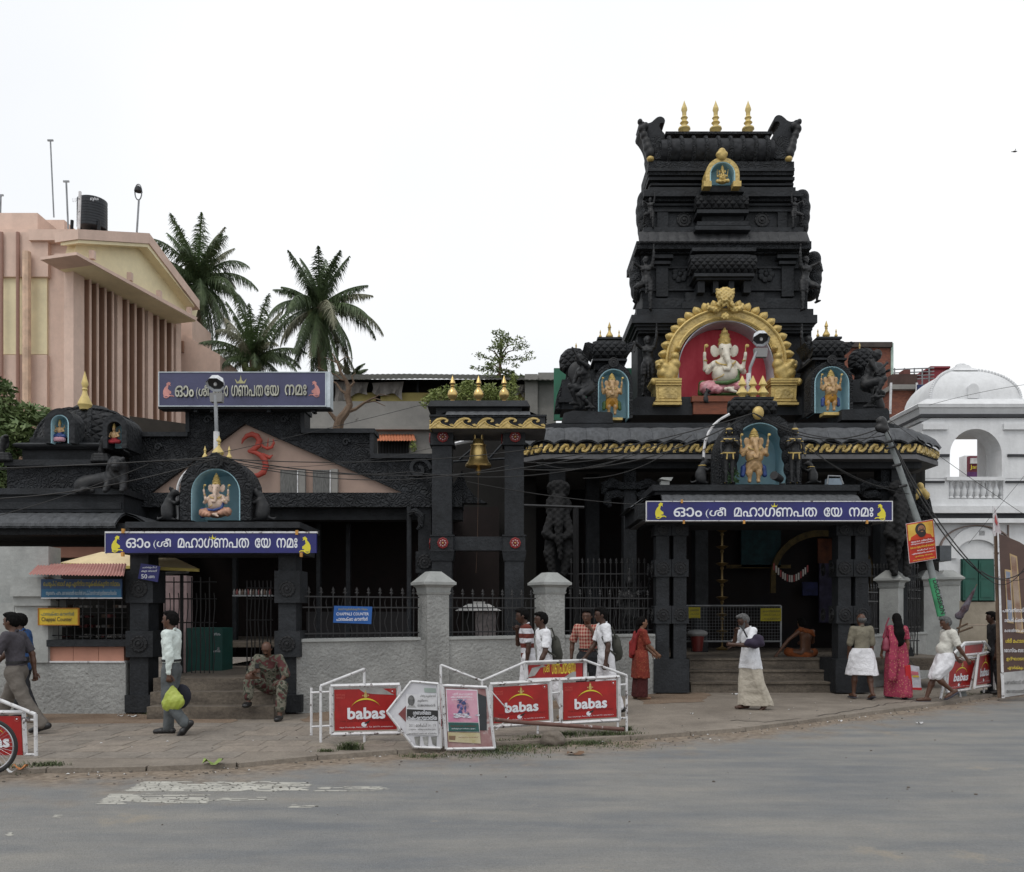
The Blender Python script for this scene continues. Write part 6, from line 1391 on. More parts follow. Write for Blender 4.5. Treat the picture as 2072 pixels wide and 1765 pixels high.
def mathn(t, op, a, b=None):
    n = t.nodes.new('ShaderNodeMath'); n.operation = op
    for i, x in enumerate((a, b)):
        if x is None: continue
        if isinstance(x, (int, float)): n.inputs[i].default_value = x
        else: t.links.new(x, n.inputs[i])
    return n.outputs[0]
def mixc(t, f, a, b):
    n = t.nodes.new('ShaderNodeMix'); n.data_type = 'RGBA'
    if isinstance(f, float): n.inputs['Factor'].default_value = f
    else: t.links.new(f, n.inputs['Factor'])
    for nm, x in (('A', a), ('B', b)):
        if isinstance(x, tuple): n.inputs[nm].default_value = (*x, 1)
        else: t.links.new(x, n.inputs[nm])
    return n.outputs['Result']
def f_stripe(t, s, g): return mixc(t, mathn(t, 'GREATER_THAN', mathn(t, 'FRACT', mathn(t, 'MULTIPLY', s.outputs['Z'], 1/.155)), .52), (.60,.60,.64), (.12,.022,.014))
def f_check(t, s, g):
    a = mathn(t, 'GREATER_THAN', mathn(t, 'FRACT', mathn(t, 'MULTIPLY', s.outputs['Z'], 17)), .5); b = mathn(t, 'GREATER_THAN', mathn(t, 'FRACT', mathn(t, 'MULTIPLY', s.outputs['Y'], 20)), .5)
    return mixc(t, mathn(t, 'MULTIPLY', mathn(t, 'ADD', a, b), .5), (.26,.025,.02), (.50,.33,.26))
def f_camo(t, s, g):
    n = t.nodes.new('ShaderNodeTexNoise'); n.inputs['Scale'].default_value = 9; t.links.new(g.outputs['Object'], n.inputs['Vector'])
    r = t.nodes.new('ShaderNodeValToRGB'); r.color_ramp.interpolation = 'CONSTANT'; e = r.color_ramp.elements
    e[0].position = 0; e[0].color = (.075,.022,.022,1); e[1].position = .42; e[1].color = (.085,.09,.065,1)
    for p, c in ((.50,(.15,.14,.11,1)),(.57,(.03,.04,.026,1)),(.64,(.075,.022,.022,1))): x = e.new(p); x.color = c
    t.links.new(n.outputs['Fac'], r.inputs[0]); return r.outputs['Color']
def f_print(base, sp_, sc):
    def f(t, s, g):
        n = t.nodes.new('ShaderNodeTexVoronoi'); n.inputs['Scale'].default_value = sc; t.links.new(g.outputs['Object'], n.inputs['Vector'])
        return mixc(t, mathn(t, 'LESS_THAN', n.outputs['Distance'], .28), base, sp_)
    return f
def person(label, u, v, face, skin, J, group=None, hair=HAIRB, hairkind='short', parts=(), belly=0, female=False, shoes=None, curl=(30,30), z0=0, Y=None, cat='person', bald=False, moust=None, barefoot=True, x=None):
    """parts: list of (name, material, function(J) -> (SD, post))"""
    Y = Y or GY(v, z0); h = J['h']
    S = body_sd(J, belly, female); palms(S, J); add_feet(S, J); mb = MB(); S.into(mb, .0125)
    for i in (0,1): fingers(mb, J, i, curl[i])
    me = mb.mesh('person', SKIN[skin]); o = bpy.data.objects.new('person', me); COL.objects.link(o)
    o.location = (XU(u, Y) if x is None else x, Y, z0); o.rotation_euler = (0, 0, R(face)); FR[o.name] = Vector((0,0,0)); props(o, label, cat, group)
    Hf = lambda *c: J['head']+J['HR']@(np.array(c)*h)
    for s in (-1,1):
        MB().ell(Hf(.046,s*.0185,.006), (.006*h,.0085*h,.0045*h), 8, 6).build('eye', flat('eye_dark', (.03,.02,.02), .2), o)
        MB().tube([Vector(Hf(.046,s*.009,.019)), Vector(Hf(.047,s*.019,.022)), Vector(Hf(.04,s*.029,.018))], .0028*h, 5).build('eyebrow', hair if not bald else HAIRG, o)
    if moust:
        sd = SD(.004); sd.cap(Hf(.055,-.014,-.028), Hf(.055,.014,-.028), .006*h)
        if moust[1]: sd.ell(Hf(.034,0,-.05), (.024*h,.032*h,.026*h)); sd.cap(Hf(.02,-.038,-.02), Hf(.03,-.025,-.05), .010*h); sd.cap(Hf(.02,.038,-.02), Hf(.03,.025,-.05), .010*h)
        sd.build('moustache' if not moust[1] else 'beard', moust[0], o, .008)
    # hair
    sd = SD(.02*h)
    if hairkind == 'short' or hairkind == 'bun' or hairkind == 'long':
        sd.ell(Hf(-.010,0,.020), (.060*h,.051*h,.056*h)); sd.ell(Hf(-.030,0,-.008), (.038*h,.044*h,.042*h))
        if hairkind == 'short': sd.ell(Hf(.018,0,.056), (.036*h,.040*h,.018*h))
        if hairkind == 'bun': sd.ell(Hf(-.065,0,-.02), (.022*h,.022*h,.024*h)); sd.chain([Hf(-.05,0,-.03), Hf(-.065,0,-.09), Hf(-.06,0,-.17)], [.02*h,.018*h,.01*h])
        if hairkind == 'long': sd.chain([Hf(-.045,0,-.02), Hf(-.075,0,-.09), Hf(-.095,0,-.17), Hf(-.085,0,-.27), Hf(-.07,0,-.33)], [.05*h,.052*h,.06*h,.055*h,.02*h], (1.5,1,1))
        Hc, HRm = J['head'], J['HR']
        def post(d, G):
            q = (G-Hc)@HRm/h; face_ = np.maximum(.018-q[..., 0]+np.maximum(0, (q[..., 2]-.034))*1.6, q[..., 2]-.052)*h   # carve the face
            return np.maximum(d, -face_)+.0035*h*np.sin(q[..., 1]*260)*np.sin(q[..., 2]*90+q[..., 0]*120)
        sd.build('hair', hair, o, .0105, post)
    elif hairkind == 'fringe':
        sd.ell(Hf(-.016,0,.0), (.055*h,.0525*h,.046*h)); Hc, HRm = J['head'], J['HR']
        def post(d, G): q = (G-Hc)@HRm/h; return np.maximum(d, np.maximum(q[..., 0]-.014, q[..., 2]-.026-.2*np.minimum(0, q[..., 0]))*h)
        sd.build('hair', hair, o, .01, post)
    for nm, mt, fn in parts:
        r = fn(J); sd, post = r if isinstance(r, tuple) else (r, None); sd.build(nm, mt, o, .0125, post)
    if any(p[1] in (BRN, GREYT, CHK) for p in parts):
        b_ = J['pel']+[0,0,.07*h]; MB().lathe(Vector(b_), [(.071*h,-.010*h),(.074*h,-.009*h),(.074*h,.009*h),(.071*h,.010*h)], 24, 1, 1.34).build('belt', BOOT, o)
    if shoes:
        for i in (0,1): sd = SD(.01); add_feet(sd, J, .006*h, (i,)); sd.build('shoe', shoes, o, .0105)
    elif barefoot == 'sandal':
        sdm = mat('sandal_rubber', (.03,.03,.045), rough=.7)
        for i in (0,1):
            a, b, c = foot_pts(J, i); dn = np.array([-math.sin(R(J['foot'][i])), 0, -math.cos(R(J['foot'][i]))])*.022*h
            S2 = SD(.005); S2.chain([a+dn, b+dn, c+dn+[.012*h,0,0]], [.022*h,.024*h,.022*h], (1,.8,2.6)); S2.cap(b+[0,-.02*h,0], c+[0,0,.012*h], .005*h); S2.cap(b+[0,.02*h,0], c+[0,0,.012*h], .005*h); S2.build('sandal', sdm, o, .008)
    return o
def fold(d, G, a, kx, ky, kz, seed=0): return d+a*np.sin(G[..., 0]*kx+G[..., 2]*kz+seed+1.3*np.sin(G[..., 2]*9+seed))*np.sin(G[..., 1]*ky+seed*2+1.1*np.sin(G[..., 2]*7))
def shirt(sleeve=.75, hem=-.03, long=False, loose=.014, belly=0, tuck=False, collar=True, female=False, flare=0.0):
    def f(J):
        h = J['h']; S = SD(.022); q = (1.32,1,1); g = loose; tw = .92 if female else 1
        S.cap(J['pel']+[0,0,hem*h], J['waist'], .083*h+g+flare, .072*h*tw+g*1.1, q); S.cap(J['waist'], J['chest'], .074*h*tw+g*1.1, .088*h*tw+g, q)
        S.cap(J['chest'], J['neck']-[0,0,.035*h], .080*h*tw+g, .036*h, q); S.cap(J['sh0']*.85+J['sh1']*.15+[0,0,-.016*h], J['sh1']*.85+J['sh0']*.15+[0,0,-.016*h], .046*h+g*.5)
        if belly: S.ell(J['waist']+np.array([.03*h,0,-.01*h]), (.06*h+belly+g, .075*h+belly*.6+g, .08*h))
        if female:
            for s in (-1,1): S.ell(J['chest']+J['fw']*.055*h+np.array([0,s*.042*h,.0]), (.035*h,.04*h,.035*h))
        if collar:
            for s in (-1,1): S.cap(J['neck']+np.array([-.032*h,s*.008*h,.012*h]), J['neck']+np.array([.036*h,s*.022*h,-.022*h]), .010*h, k=.004)
        for i in (0,1):
            e = J['sh%d' % i]*(1-min(1, sleeve))+J['elb%d' % i]*min(1, sleeve); r2 = .034*h if not long else .026*h
            S.cap(J['sh%d' % i], e, .033*h+g*.8, r2+g*.6)
            if long: w_ = J['elb%d' % i]*.08+J['wr%d' % i]*.92; S.cap(J['elb%d' % i], w_, .027*h+g*.6, .021*h+g*.3); S.cap(w_*1.0, w_, .023*h+g*.3, k=.002)
        hz = J['pel'][2]+hem*h-.035*h
        el = [(J['sh%d' % i]*(1-min(1, sleeve))+J['elb%d' % i]*min(1, sleeve), (J['elb%d' % i]-J['sh%d' % i])) for i in (0,1)]
        pw = J['pel']
        def post(d, G):
            d = fold(d, G, .003, 22, 27, 34, h*9); d = fold(d, G, .002, 55, 48, 71, h*5)
            near = (np.abs(G[..., 1]-pw[1]) < .135*h)
            d = np.where(near, np.maximum(d, hz-G[..., 2]), d)
            if not long and sleeve < 1:
                for p, v_ in el:
                    n = v_/np.linalg.norm(v_); dist = (G-p)@n-.006; rad = np.linalg.norm(G-p, axis=-1); d = np.where((rad < .085) & (dist > 0), np.maximum(d, dist), d)
            return d
        return S, post
    return f
def trousers(loose=.016, end=.93, cut=True):
    def f(J):
        h = J['h']; S = SD(.02); S.cap(J['pel']+[0,0,.045*h], J['pel'], .080*h+loose*.6, .084*h+loose*.6, (1.32,1,1))
        for i in (0,1):
            S.cap(J['hip%d' % i], J['knee%d' % i], .056*h+loose*.7, .038*h+loose, k=.02); e = J['knee%d' % i]*(1-end)+J['ank%d' % i]*end; S.cap(J['knee%d' % i], e, .038*h+loose, .031*h+loose, k=.012)
        ks = [J['knee0'], J['knee1']]; aks = [J['ank0'], J['ank1']]
        def post(d, G):
            d = fold(d, G, .0045, 20, 26, 34, 2.1)
            for p in aks:
                pass
            return np.maximum(d, G[..., 2]-(J['pel'][2]+.075*h))
        return S, post
    return f
def skirt(top=.075, bot=.10, r0=.088, r1=.115, sq=1.25, fa=.008, nf=15, fwd=0.0, kick=0.0):
    """wrapped cloth hanging round both legs from waist to height bot*h"""
    def f(J):
        h = J['h']; zt = J['pel'][2]+top*h; zb = bot*h; hips = [J['hip0'], J['hip1']]; kn = [J['knee0'], J['knee1']]; an_ = [J['ank0'], J['ank1']]
        def at(i, z):
            P_ = [np.array([hips[i][0]*.5, hips[i][1]*.3, zt+.02]), hips[i], kn[i], an_[i]]; X_ = np.interp(-z, [-p[2] for p in P_], [p[0] for p in P_]); Y_ = np.interp(-z, [-p[2] for p in P_], [p[1] for p in P_]); return X_, Y_
        def fn(G):
            z = np.clip(G[..., 2], zb, zt); ax, ay = at(0, z); bx, by = at(1, z); t_ = np.clip((zt-z)/(zt-zb), 0, 1)
            dx, dy = bx-ax, by-ay; tt = np.clip(((G[..., 0]-ax)*dx+(G[..., 1]-ay)*dy)/np.maximum(1e-6, dx*dx+dy*dy), 0, 1)
            qx = G[..., 0]-ax-dx*tt-fwd*t_; qy = G[..., 1]-ay-dy*tt; r = (r0+(r1-r0)*t_**.8)*h-.045*h*(1-np.exp(-t_*0)); r = (r0*.85+(r1-r0)*t_**.8)*h
            th = np.arctan2(qy, qx); rad = np.sqrt((qx*1.05)**2+qy**2)
            d = rad-r-fa*t_*np.sin(nf*th+4*t_+np.sin(9*t_)*1.2)-.4*fa*np.sin(29*th+7*t_)
            return np.maximum(np.maximum(d*.85, G[..., 2]-zt), zb-G[..., 2]+.008*np.sin(5*th))
        xs = [p[0] for p in hips+kn+an_]; ys = [p[1] for p in hips+kn+an_]; m = max(r0, r1)*h+.05
        S = SD(.0); S.fun(fn, (min(xs)-m, min(ys)-m, zb), (max(xs)+m, max(ys)+m, zt), 0); return S, None
    return f
WH_SH = cloth('white_shirt_cotton', (.70,.71,.74)); PALEG = cloth('pale_green_shirt_cotton', (.60,.67,.64)); GREYT = cloth('grey_trouser_cloth', (.085,.095,.10)); BRN = cloth('brown_grey_trousers', (.13,.115,.10))
DGREY = cloth('dark_grey_shirt', (.055,.05,.06)); DTR = cloth('charcoal_trousers', (.018,.019,.023)); MUN = cloth('white_mundu_cotton', (.68,.68,.71)); CREAMM = cloth('cream_mundu_cotton', (.46,.42,.35)); OLIVE = cloth('olive_khaki_shirt', (.17,.155,.115))
BOOT = mat('black_leather_shoe', (.012,.012,.013), rough=.4); CAMO = pattern('camouflage_cloth', f_camo); STRP = pattern('striped_jersey', f_stripe); CHK = pattern('red_checked_shirt', f_check)
KURT = pattern('red_printed_kurta', f_print((.17,.022,.012), (.26,.085,.035), 34)); SAREE = pattern('pink_printed_saree', f_print((.30,.035,.075), (.42,.17,.12), 26)); MAROON = cloth('dark_maroon_salwar', (.055,.007,.007)); ORNG = cloth('orange_robe', (.22,.058,.013))
walkL = dict(lean=4)
# --- 1, 2 men at the far left
J = skel(1.70, 4, ((26,8,2),(-24,14,2)), ((-22,10,18,0),(28,12,30,5)), (4,0), foot=(0,14))
person('man in a dark grey shirt and brown-grey trousers striding left past the bicycle', 33, 1484, 180, 'medium', J, parts=[('shirt', DGREY, shirt(.85, .07)), ('trousers', BRN, trousers(.022, .97))], shoes=BOOT, curl=(50,40))
bl_ = MB()
J = skel(1.62, 3, ((14,10,2),(-14,10,2)), ((0,8,15,0),(20,10,25,0)), (0,0), foot=(0,8))
person('man in a blue shirt mostly hidden behind the man in dark grey', 46, 1462, 180, 'dark', J, parts=[('shirt', cloth('blue_shirt', (.02,.07,.20)), shirt(.8, -.02)), ('trousers', DTR, trousers())], shoes=BOOT)
# --- 3 man with green bag
J = skel(1.66, 0, ((7,2,2),(2,40,2)), ((6,5,4,2),(-12,8,14,0)), (0,0), foot=(0,46))
m3 = person('man in a pale green-white long-sleeved shirt walking left with a yellow-green carrier bag', 347, 1487, 180, 'medium', J, parts=[('shirt', PALEG, shirt(1, .085, True, .018)), ('trousers', GREYT, trousers(.018, .95))], shoes=BOOT, curl=(65,65))
Yb_ = GY(1487)
GRB = mat('yellow_green_plastic_bag', (.30,.38,.04), rough=.4, scale=8, col2=(.44,.50,.11), bump=.8, bscale=10)
bg_ = thing('carrier_bag', 'yellow-green plastic carrier bag in the hand of the man in the pale green-white shirt', 'bag', tuple(P(347, 1436, Yb_-.12)))
sd = SD(.05); cb_ = lambda u, v, dy=0: P(u, v, Yb_-.14+dy)
sd.chain([cb_(342,1390), cb_(345,1402), cb_(349,1415)], [.035,.09,.145], (1,1.9,1)); sd.chain([cb_(337,1430), cb_(363,1424)], [.055,.06], (1,1.4,1))
sd.build('bag_body', GRB, bg_, .012, lambda d, G: d+.004*np.sin(G[..., 0]*45+G[..., 2]*30)+.003*np.sin(G[..., 0]*90-G[..., 2]*60))
for du in (-5, 5): MB().tube([cb_(340+du,1404), cb_(341+du*.5,1390), cb_(342,1381)], [.02,.014,.012], 6).build('bag_handle', GRB, bg_)
b2_ = thing('shoulder_bag', 'dark navy bag hanging behind the green carrier bag', 'bag', tuple(P(366, 1420, Yb_+.12)))
sd = SD(.05); sd.ell(P(367,1408,Yb_+.14), (.13,.10,.16)); sd.ell(P(352,1425,Yb_+.1), (.16,.09,.08)); sd.build('bag_body', mat('navy_bag_cloth', (.010,.011,.022), rough=.8), b2_, .015)
# --- 4 soldier seated on the steps
J = skel(1.62, 20, ((98,100,24),(92,100,20)), ((34,16,62,22),(28,18,22,-2)), (26,0), pz=.50)
J['ank0'] = J['knee0']+np.array([.05,.0,-.37]); J['ank1'] = J['knee1']+np.array([.12,.04,-.40])
dz_ = J['ank1'][2]-.07; J['ank0'][2] = .27
J['ank1'][2] = .07; J['knee0'][2] = .66; J['knee1'][2] = .52; J['knee1'][1] += .05
J['elb0'] = J['sh0']+np.array([.06,-.10,-.25]); J['wr0'] = J['elb0']+np.array([.19,.12,.06]); J['elb1'] = J['sh1']+np.array([.08,.12,-.24]); J['wr1'] = J['knee1']+np.array([-.05,-.02,.09])
person('soldier in camouflage uniform sitting on the left gate steps looking at a phone', 549, 1450, -90, 'medium', J, parts=[('shirt', CAMO, shirt(1.0, -.02, False, .024)), ('trousers', CAMO, trousers(.026, .74))], shoes=BOOT, hair=HAIRB, hairkind='fringe', moust=(HAIRB, False), Y=14.05)
ph = J['wr0']; MB().box(XU(549,14.1)-.10, XU(549,14.1)-.04, 13.55, 13.57, .80, .87).build('phone', IRON, label='small dark phone in the hand of the seated soldier', cat='phone')
# --- 5 striped shirt youth
J = skel(1.68, 5, ((8,6,2),(-8,8,2)), ((26,6,152,30),(0,8,12,0)), (12,0), foot=(0,6))
person('youth in a maroon and white striped jersey with his hand at his mouth', 1069, 1466, 185, 'dark', J, parts=[('shirt', STRP, shirt(.8, -.03)), ('trousers', MUN, trousers(.02))], shoes=BOOT, curl=(70,30), Y=14.2)
J = skel(1.66, 4, ((14,6,3),(-20,10,2)), ((-6,8,12,0),(10,8,20,0)), (4,0), foot=(0,14))
b1 = person('schoolboy in white shirt and dark green backpack beside the striped jersey', 1103, 1462, 195, 'dark', J, parts=[('shirt', WH_SH , shirt(.8, -.03, flare=.01)), ('trousers', MUN, trousers(.024))], shoes=mat('tan_shoe', (.16,.11,.07)), Y=13.6)
J = skel(1.70, 3, ((4,4,3),(-6,6,2)), ((-12,22,28,0),(30,12,146,30)), (8,0))
person('man in a red checked shirt and charcoal trousers with a hand to his face', 1190, 1450, -110, 'medium', J, parts=[('shirt', CHK, shirt(.85, .08)), ('trousers', DTR, trousers(.02))], shoes=BOOT, curl=(40,60), Y=14.9)
J = skel(1.70, 5, ((8,6,3),(-10,8,2)), ((20,10,22,0),(2,10,12,0)), (6,0), foot=(0,8))
b2 = person('schoolboy in white shirt and backpack facing the man in red checks', 1226, 1452, 190, 'dark', J, parts=[('shirt', WH_SH, shirt(.8, -.05, flare=.01)), ('trousers', MUN, trousers(.024))], shoes=BOOT, Y=14.3)
PACK = mat('dark_olive_backpack', (.022,.024,.018), rough=.8, scale=7, col2=(.05,.05,.04), obj=True)
for bo, lb, fc in ((b1, 'dark olive backpack on the schoolboy beside the striped jersey', 195), (b2, 'dark olive backpack on the schoolboy facing the red checks', 190)):
    t_ = thing('backpack', lb, 'backpack', tuple(bo.location), rot=R(fc), local=True)
    sd = SD(.03); sd.ell((-.165,0,1.08), (.085,.14,.22)); sd.ell((-.22,0,1.0), (.055,.11,.12)); sd.build('pack_body', PACK, t_, .014)
    for s in (-1,1): MB().tube([(-.14,s*.09,1.24),(-.07,s*.11,1.415),(.05,s*.12,1.38),(.10,s*.125,1.25),(.02,s*.15,1.08),(-.12,s*.14,.98)], [.014]*6, 5).build('strap', PACK, t_)
# --- 9 woman in red
J = skel(1.56, 2, ((1,2,1),(-2,2,1)), ((22,6,28,10),(20,6,30,10)), (2,0), shw=.094)
person('woman in a red printed kurta and maroon salwar standing in profile by the wall end', 1296, 1408, 8, 'light_brown', J, female=True, hairkind='bun', parts=[('kurta', KURT, shirt(.9, -.05, False, .014, collar=False, female=True)), ('kurta_skirt', KURT, skirt(.06, .265, .098, .112, fa=.005, nf=9)), ('salwar', MAROON, skirt(.0, .035, .085, .085, fa=.009, nf=12)), ('dupatta', mat('deep_red_dupatta', (.20,.014,.014), rough=.85, obj=True), lambda J: (SD(.03).chain([J['neck']+[.06,-.05,-.05], J['neck']+[.065,0,-.085], J['neck']+[.04,.09,-.02], J['sh1']+[-.07,-.02,-.02], J['waist']+[-.15,.07,.05], J['pel']+[-.165,.06,-.02]], [.035,.045,.035,.04,.05,.05], (1,1,1)).chain([J['neck']+[.06,-.05,-.05], J['sh0']+[-.05,.03,.02], J['chest']+[-.12,-.03,-.02], J['pel']+[-.155,-.02,.03]], [.03,.04,.05,.04]), lambda d, G: fold(d, G, .008, 40, 50, 12, 1)))], Y=16.9)
# --- 10 old man white shirt & cream mundu
J = skel(1.63, 6, ((5,4,2),(-11,14,2)), ((36,8,142,30),(34,14,66,34)), (26,0), foot=(0,34))
o10 = person('thin old man in white shirt and long cream mundu with hand at his mouth', 1518, 1436, 196, 'dark', J, hair=HAIRG, moust=(HAIRG, True), parts=[('shirt', WH_SH, shirt(.85, .0, False, .022)), ('shirt_tail', WH_SH, skirt(.12, .43, .094, .098, fa=.004, nf=7)), ('mundu', CREAMM, skirt(.02, .045, .095, .085, fa=.009, nf=9))], curl=(55,55), Y=15.1)
pbg = thing('cloth_bundle', 'dark purple cloth bundle carried against the chest of the old man in white', 'bag', tuple(P(1526, 1315, 14.9)))
sd = SD(.05); q = lambda u, v, dy=0: P(u, v, 14.80+dy); sd.ell(q(1526,1302), (.175,.11,.085)); sd.ell(q(1534,1292), (.10,.08,.07)); sd.build('bundle_body', mat('purple_cloth', (.020,.013,.032), rough=.85), pbg, .016, lambda d, G: d+.008*np.sin(G[..., 0]*35+G[..., 2]*25))
MB().tube([q(1512,1290,.0), q(1503,1272,.02), q(1506,1262,.12)], .016, 6).build('bundle_strap', IRON, pbg)
# --- 11 seated holy man
J = skel(1.62, -4, ((80,120,40),(80,120,40)), ((40,20,20,10),(40,10,40,10)), (0,0), pz=.12)
J['knee0'] = np.array([.10,-.30,.10]); J['ank0'] = np.array([.30,-.05,.06]); J['knee1'] = np.array([.22,.30,.12]); J['ank1'] = np.array([.32,.02,.06])
for nm in ('neck','head'): J[nm] = J[nm]+np.array([0.02,.10,-.01])
J['elb1'] = J['sh1']+np.array([.06,.22,-.18]); J['wr1'] = np.array([.12,.62,.08]); J['elb0'] = J['sh0']+np.array([.12,-.08,-.24]); J['wr0'] = J['elb0']+np.array([.18,.1,-.02])
person('bare-backed holy man in orange seated on the main gate threshold leaning on his hand', 1629, 1331, 105, 'brown', J, hairkind='short', parts=[('robe', ORNG, lambda J: (SD(.04).chain([[0,0,.02],[.10,-.28,.10],[.3,-.05,.06]], [.13,.09,.06]).chain([[0,0,.02],[.22,.28,.12],[.3,.0,.06]], [.13,.09,.06]), lambda d, G: np.maximum(fold(d, G, .006, 30, 30, 20, 1), -G[..., 2]))), ('shoulder_cloth', ORNG, lambda J: (SD(.03).chain([J['neck']+[.06,.08,-.05], J['neck']+[-.05,.05,.0], J['sh0']+[-.06,.08,-.02], J['sh0']+[-.09,.02,-.10]], [.035,.05,.055,.02]), lambda d, G: fold(d, G, .006, 40, 40, 30)))], z0=.66, Y=19.6)
# --- 12 man from behind
J = skel(1.60, 2, ((-10,8,4),(10,6,4)), ((0,7,12,2),(6,10,22,4)), (0,20), foot=(16,0))
person('balding man seen from behind in olive shirt and short white mundu', 1744, 1408, 92, 'medium', J, hair=HAIRG, hairkind='fringe', bald=True, barefoot='sandal', parts=[('shirt', OLIVE, shirt(1.05, .02, False, .014, collar=True)), ('mundu', MUN, skirt(.055, .29, .105, .122, fa=.008, nf=9))], Y=16.9)
# --- 13 woman in pink
J = skel(1.60, 2, ((-10,8,2),(8,6,2)), ((2,10,10,0),(6,16,30,0)), (0,0), foot=(20,0), shw=.096)
person('woman in a pink printed saree with very long black hair seen from behind', 1815, 1407, 86, 'light_brown', J, female=True, hairkind='long', barefoot='sandal', parts=[('blouse', SAREE, shirt(.7, .07, False, .012, collar=False, female=True)), ('saree', SAREE, skirt(.12, .03, .096, .086, fa=.008, nf=11)), ('saree_end', SAREE, lambda J: (SD(.03).chain([J['sh1']+[.06,-.03,.02], J['sh1']+[-.07,-.02,.01], J['waist']+[-.14,.10,.02], J['pel']+[-.15,.12,-.1], [-.17,.15,.42]], [.05,.06,.07,.08,.08], (1.6,1,1)), lambda d, G: fold(d, G, .009, 20, 60, 6, 1)))], Y=17.0)
t_ = thing('handbag', 'dark pink shoulder bag at the left side of the woman in the saree', 'handbag', tuple(P(1792, 1320, 16.95)))
sd = SD(.03); q = lambda u, v, dy=0: P(u, v, 16.95+dy); sd.ell(q(1793,1303), (.07,.06,.13)); sd.ell(q(1794,1312), (.085,.06,.06)); sd.build('bag_body', mat('pink_leather', (.20,.035,.06), rough=.5), t_, .014)
MB().tube([q(1790,1290), q(1793,1265), q(1799,1250,-.03)], .015, 6).build('bag_strap', MATS['pink_leather'], t_)
t_ = thing('shopping_bag', 'red and white paper shopping bag carried by the woman in the saree', 'bag', tuple(P(1850, 1396, 16.9)))
MB().up([(1832,1348),(1842,1346),(1847,1394),(1834,1392)], 16.8, .28).build('bag_side', mat('red_bag_side', (.40,.015,.02)), t_); MB().up([(1842.3,1346),(1860,1349),(1865,1396),(1847.3,1394)], 16.8, .28).build('bag_front', mat('white_printed_bag', (.45,.45,.50), scale=14, var=.2), t_)
MB().up([(1843,1358),(1858,1360),(1859,1366),(1844,1366)], 16.79, .01).build('bag_print', mat('pink_print', (.45,.12,.15)), t_); MB().up([(1846,1367),(1859,1367),(1860,1371),(1847,1371)], 16.79, .01).build('bag_print', mat('yellow_print', (.5,.35,.05)), t_); MB().up([(1833,1391),(1865,1392),(1865,1397),(1834,1395)], 16.785, .01).build('bag_edge', mat('red_bag_side', (.4,.01,.02)), t_)
MB().tube([P(1838,1347,16.85), P(1842,1337,16.9), P(1850,1347,16.85)], .008, 5).build('bag_handle', IRON, t_)
# --- 14 leaning man
J = skel(1.64, -8, ((24,2,3),(34,84,4)), ((-24,6,20,-4),(-26,8,20,0)), (22,0), foot=(0,30))
J['ank0'] = J['knee0']+np.array([.13,0,-.37]); dz = J['ank0'][2]-.065
for k in J:
    if k not in ('HR','h','foot','fw'): J[k] = J[k]-np.array([0,0,dz])
J['wr1'] = J['elb1']+np.array([-.14,0,-.2]); J['wr0'] = J['elb0']+np.array([-.15,0.03,-.19])
person('grey-haired man in cream shirt and white mundu leaning on the barrier', 1912, 1412, 180, 'medium', J, hair=HAIRG, barefoot='sandal', moust=(mat('white_moustache', (.4,.4,.4)), False), parts=[('shirt', cloth('cream_shirt', (.56,.55,.50)), shirt(.85, .015, False, .020, belly=.01)), ('mundu', MUN, lambda J: (SD(.06).cap(J['pel']+[0,0,.05], J['pel']+[.02,0,-.04], .145, .155, (1.2,1,1)).cap(J['hip0'], J['knee0']*.85+J['hip0']*.15, .125, .11, (1,1,1)).cap(J['hip1'], J['knee1']*.9+J['hip1']*.1, .125, .10).cap(J['hip1']+[0,0,-.1], J['knee0']*.6+J['knee1']*.4+[0,0,-.02], .11, .08), lambda d, G: np.maximum(fold(fold(d, G, .010, 14, 30, 24, 1), G, .005, 40, 50, 30, 2), np.maximum(G[..., 2]-(J['pel'][2]+.10), (J['knee0'][2]-.02)-G[..., 2]))))], Y=16.4)
# --- 15 person behind banner
J = skel(1.66, 2, ((4,4,2),(-4,4,2)), ((0,8,10,0),(0,8,10,0)), (8,0))
person('person in black half hidden behind the tall brown banner', 2012, 1399, 170, 'dark', J, parts=[('shirt', cloth('black_shirt', (.015,.014,.016)), shirt(.9, -.05)), ('trousers', DTR, trousers())], shoes=BOOT, Y=18.0)

# ================================================================= STONE AND PAINTED STATUES
def statue(label, J, u, v, Y, face, m=BLKS, loin=True, extra=None, step=None, grp=None, female=False, muscle=1, crown_=False, crest=None):
    h = J['h']; S = body_sd(J, 0, female, muscle=muscle); palms(S, J); add_feet(S, J)
    Hf = lambda *c: J['head']+J['HR']@(np.array(c)*h)
    S.ell(Hf(-.01,0,.02), (.065*h,.056*h,.062*h))
    if extra: extra(S, J, Hf)
    if loin:
        S.cap(J['pel']+[0,0,.03*h], J['pel'], .10*h, .10*h, (1.2,1,1)); 
        for i in (0,1): S.cap(J['hip%d' % i], J['knee%d' % i]*.6+J['hip%d' % i]*.4, .068*h, .058*h)
        S.cap(J['pel']+[.08*h,0,0], J['pel']+[.08*h,0,-.22*h], .028*h, .016*h)
    V, Q = S.mesh(step or h/85, (lambda d, G: fold(d, G, .0035*h, 70/h, 0*0+40/h, 90/h, 1)) if loin else None)
    me = MB().add(V.tolist(), Q.tolist(), True).mesh('statue', m); o = bpy.data.objects.new('statue', me); COL.objects.link(o)
    o.location = (XU(u, Y), Y, ZV(v, Y)); o.rotation_euler = (0,0,R(face)); FR[o.name] = Vector((0,0,0)); return props(o, label, 'statue', grp)
GA = 'black bearer figures carved on the tower corners'
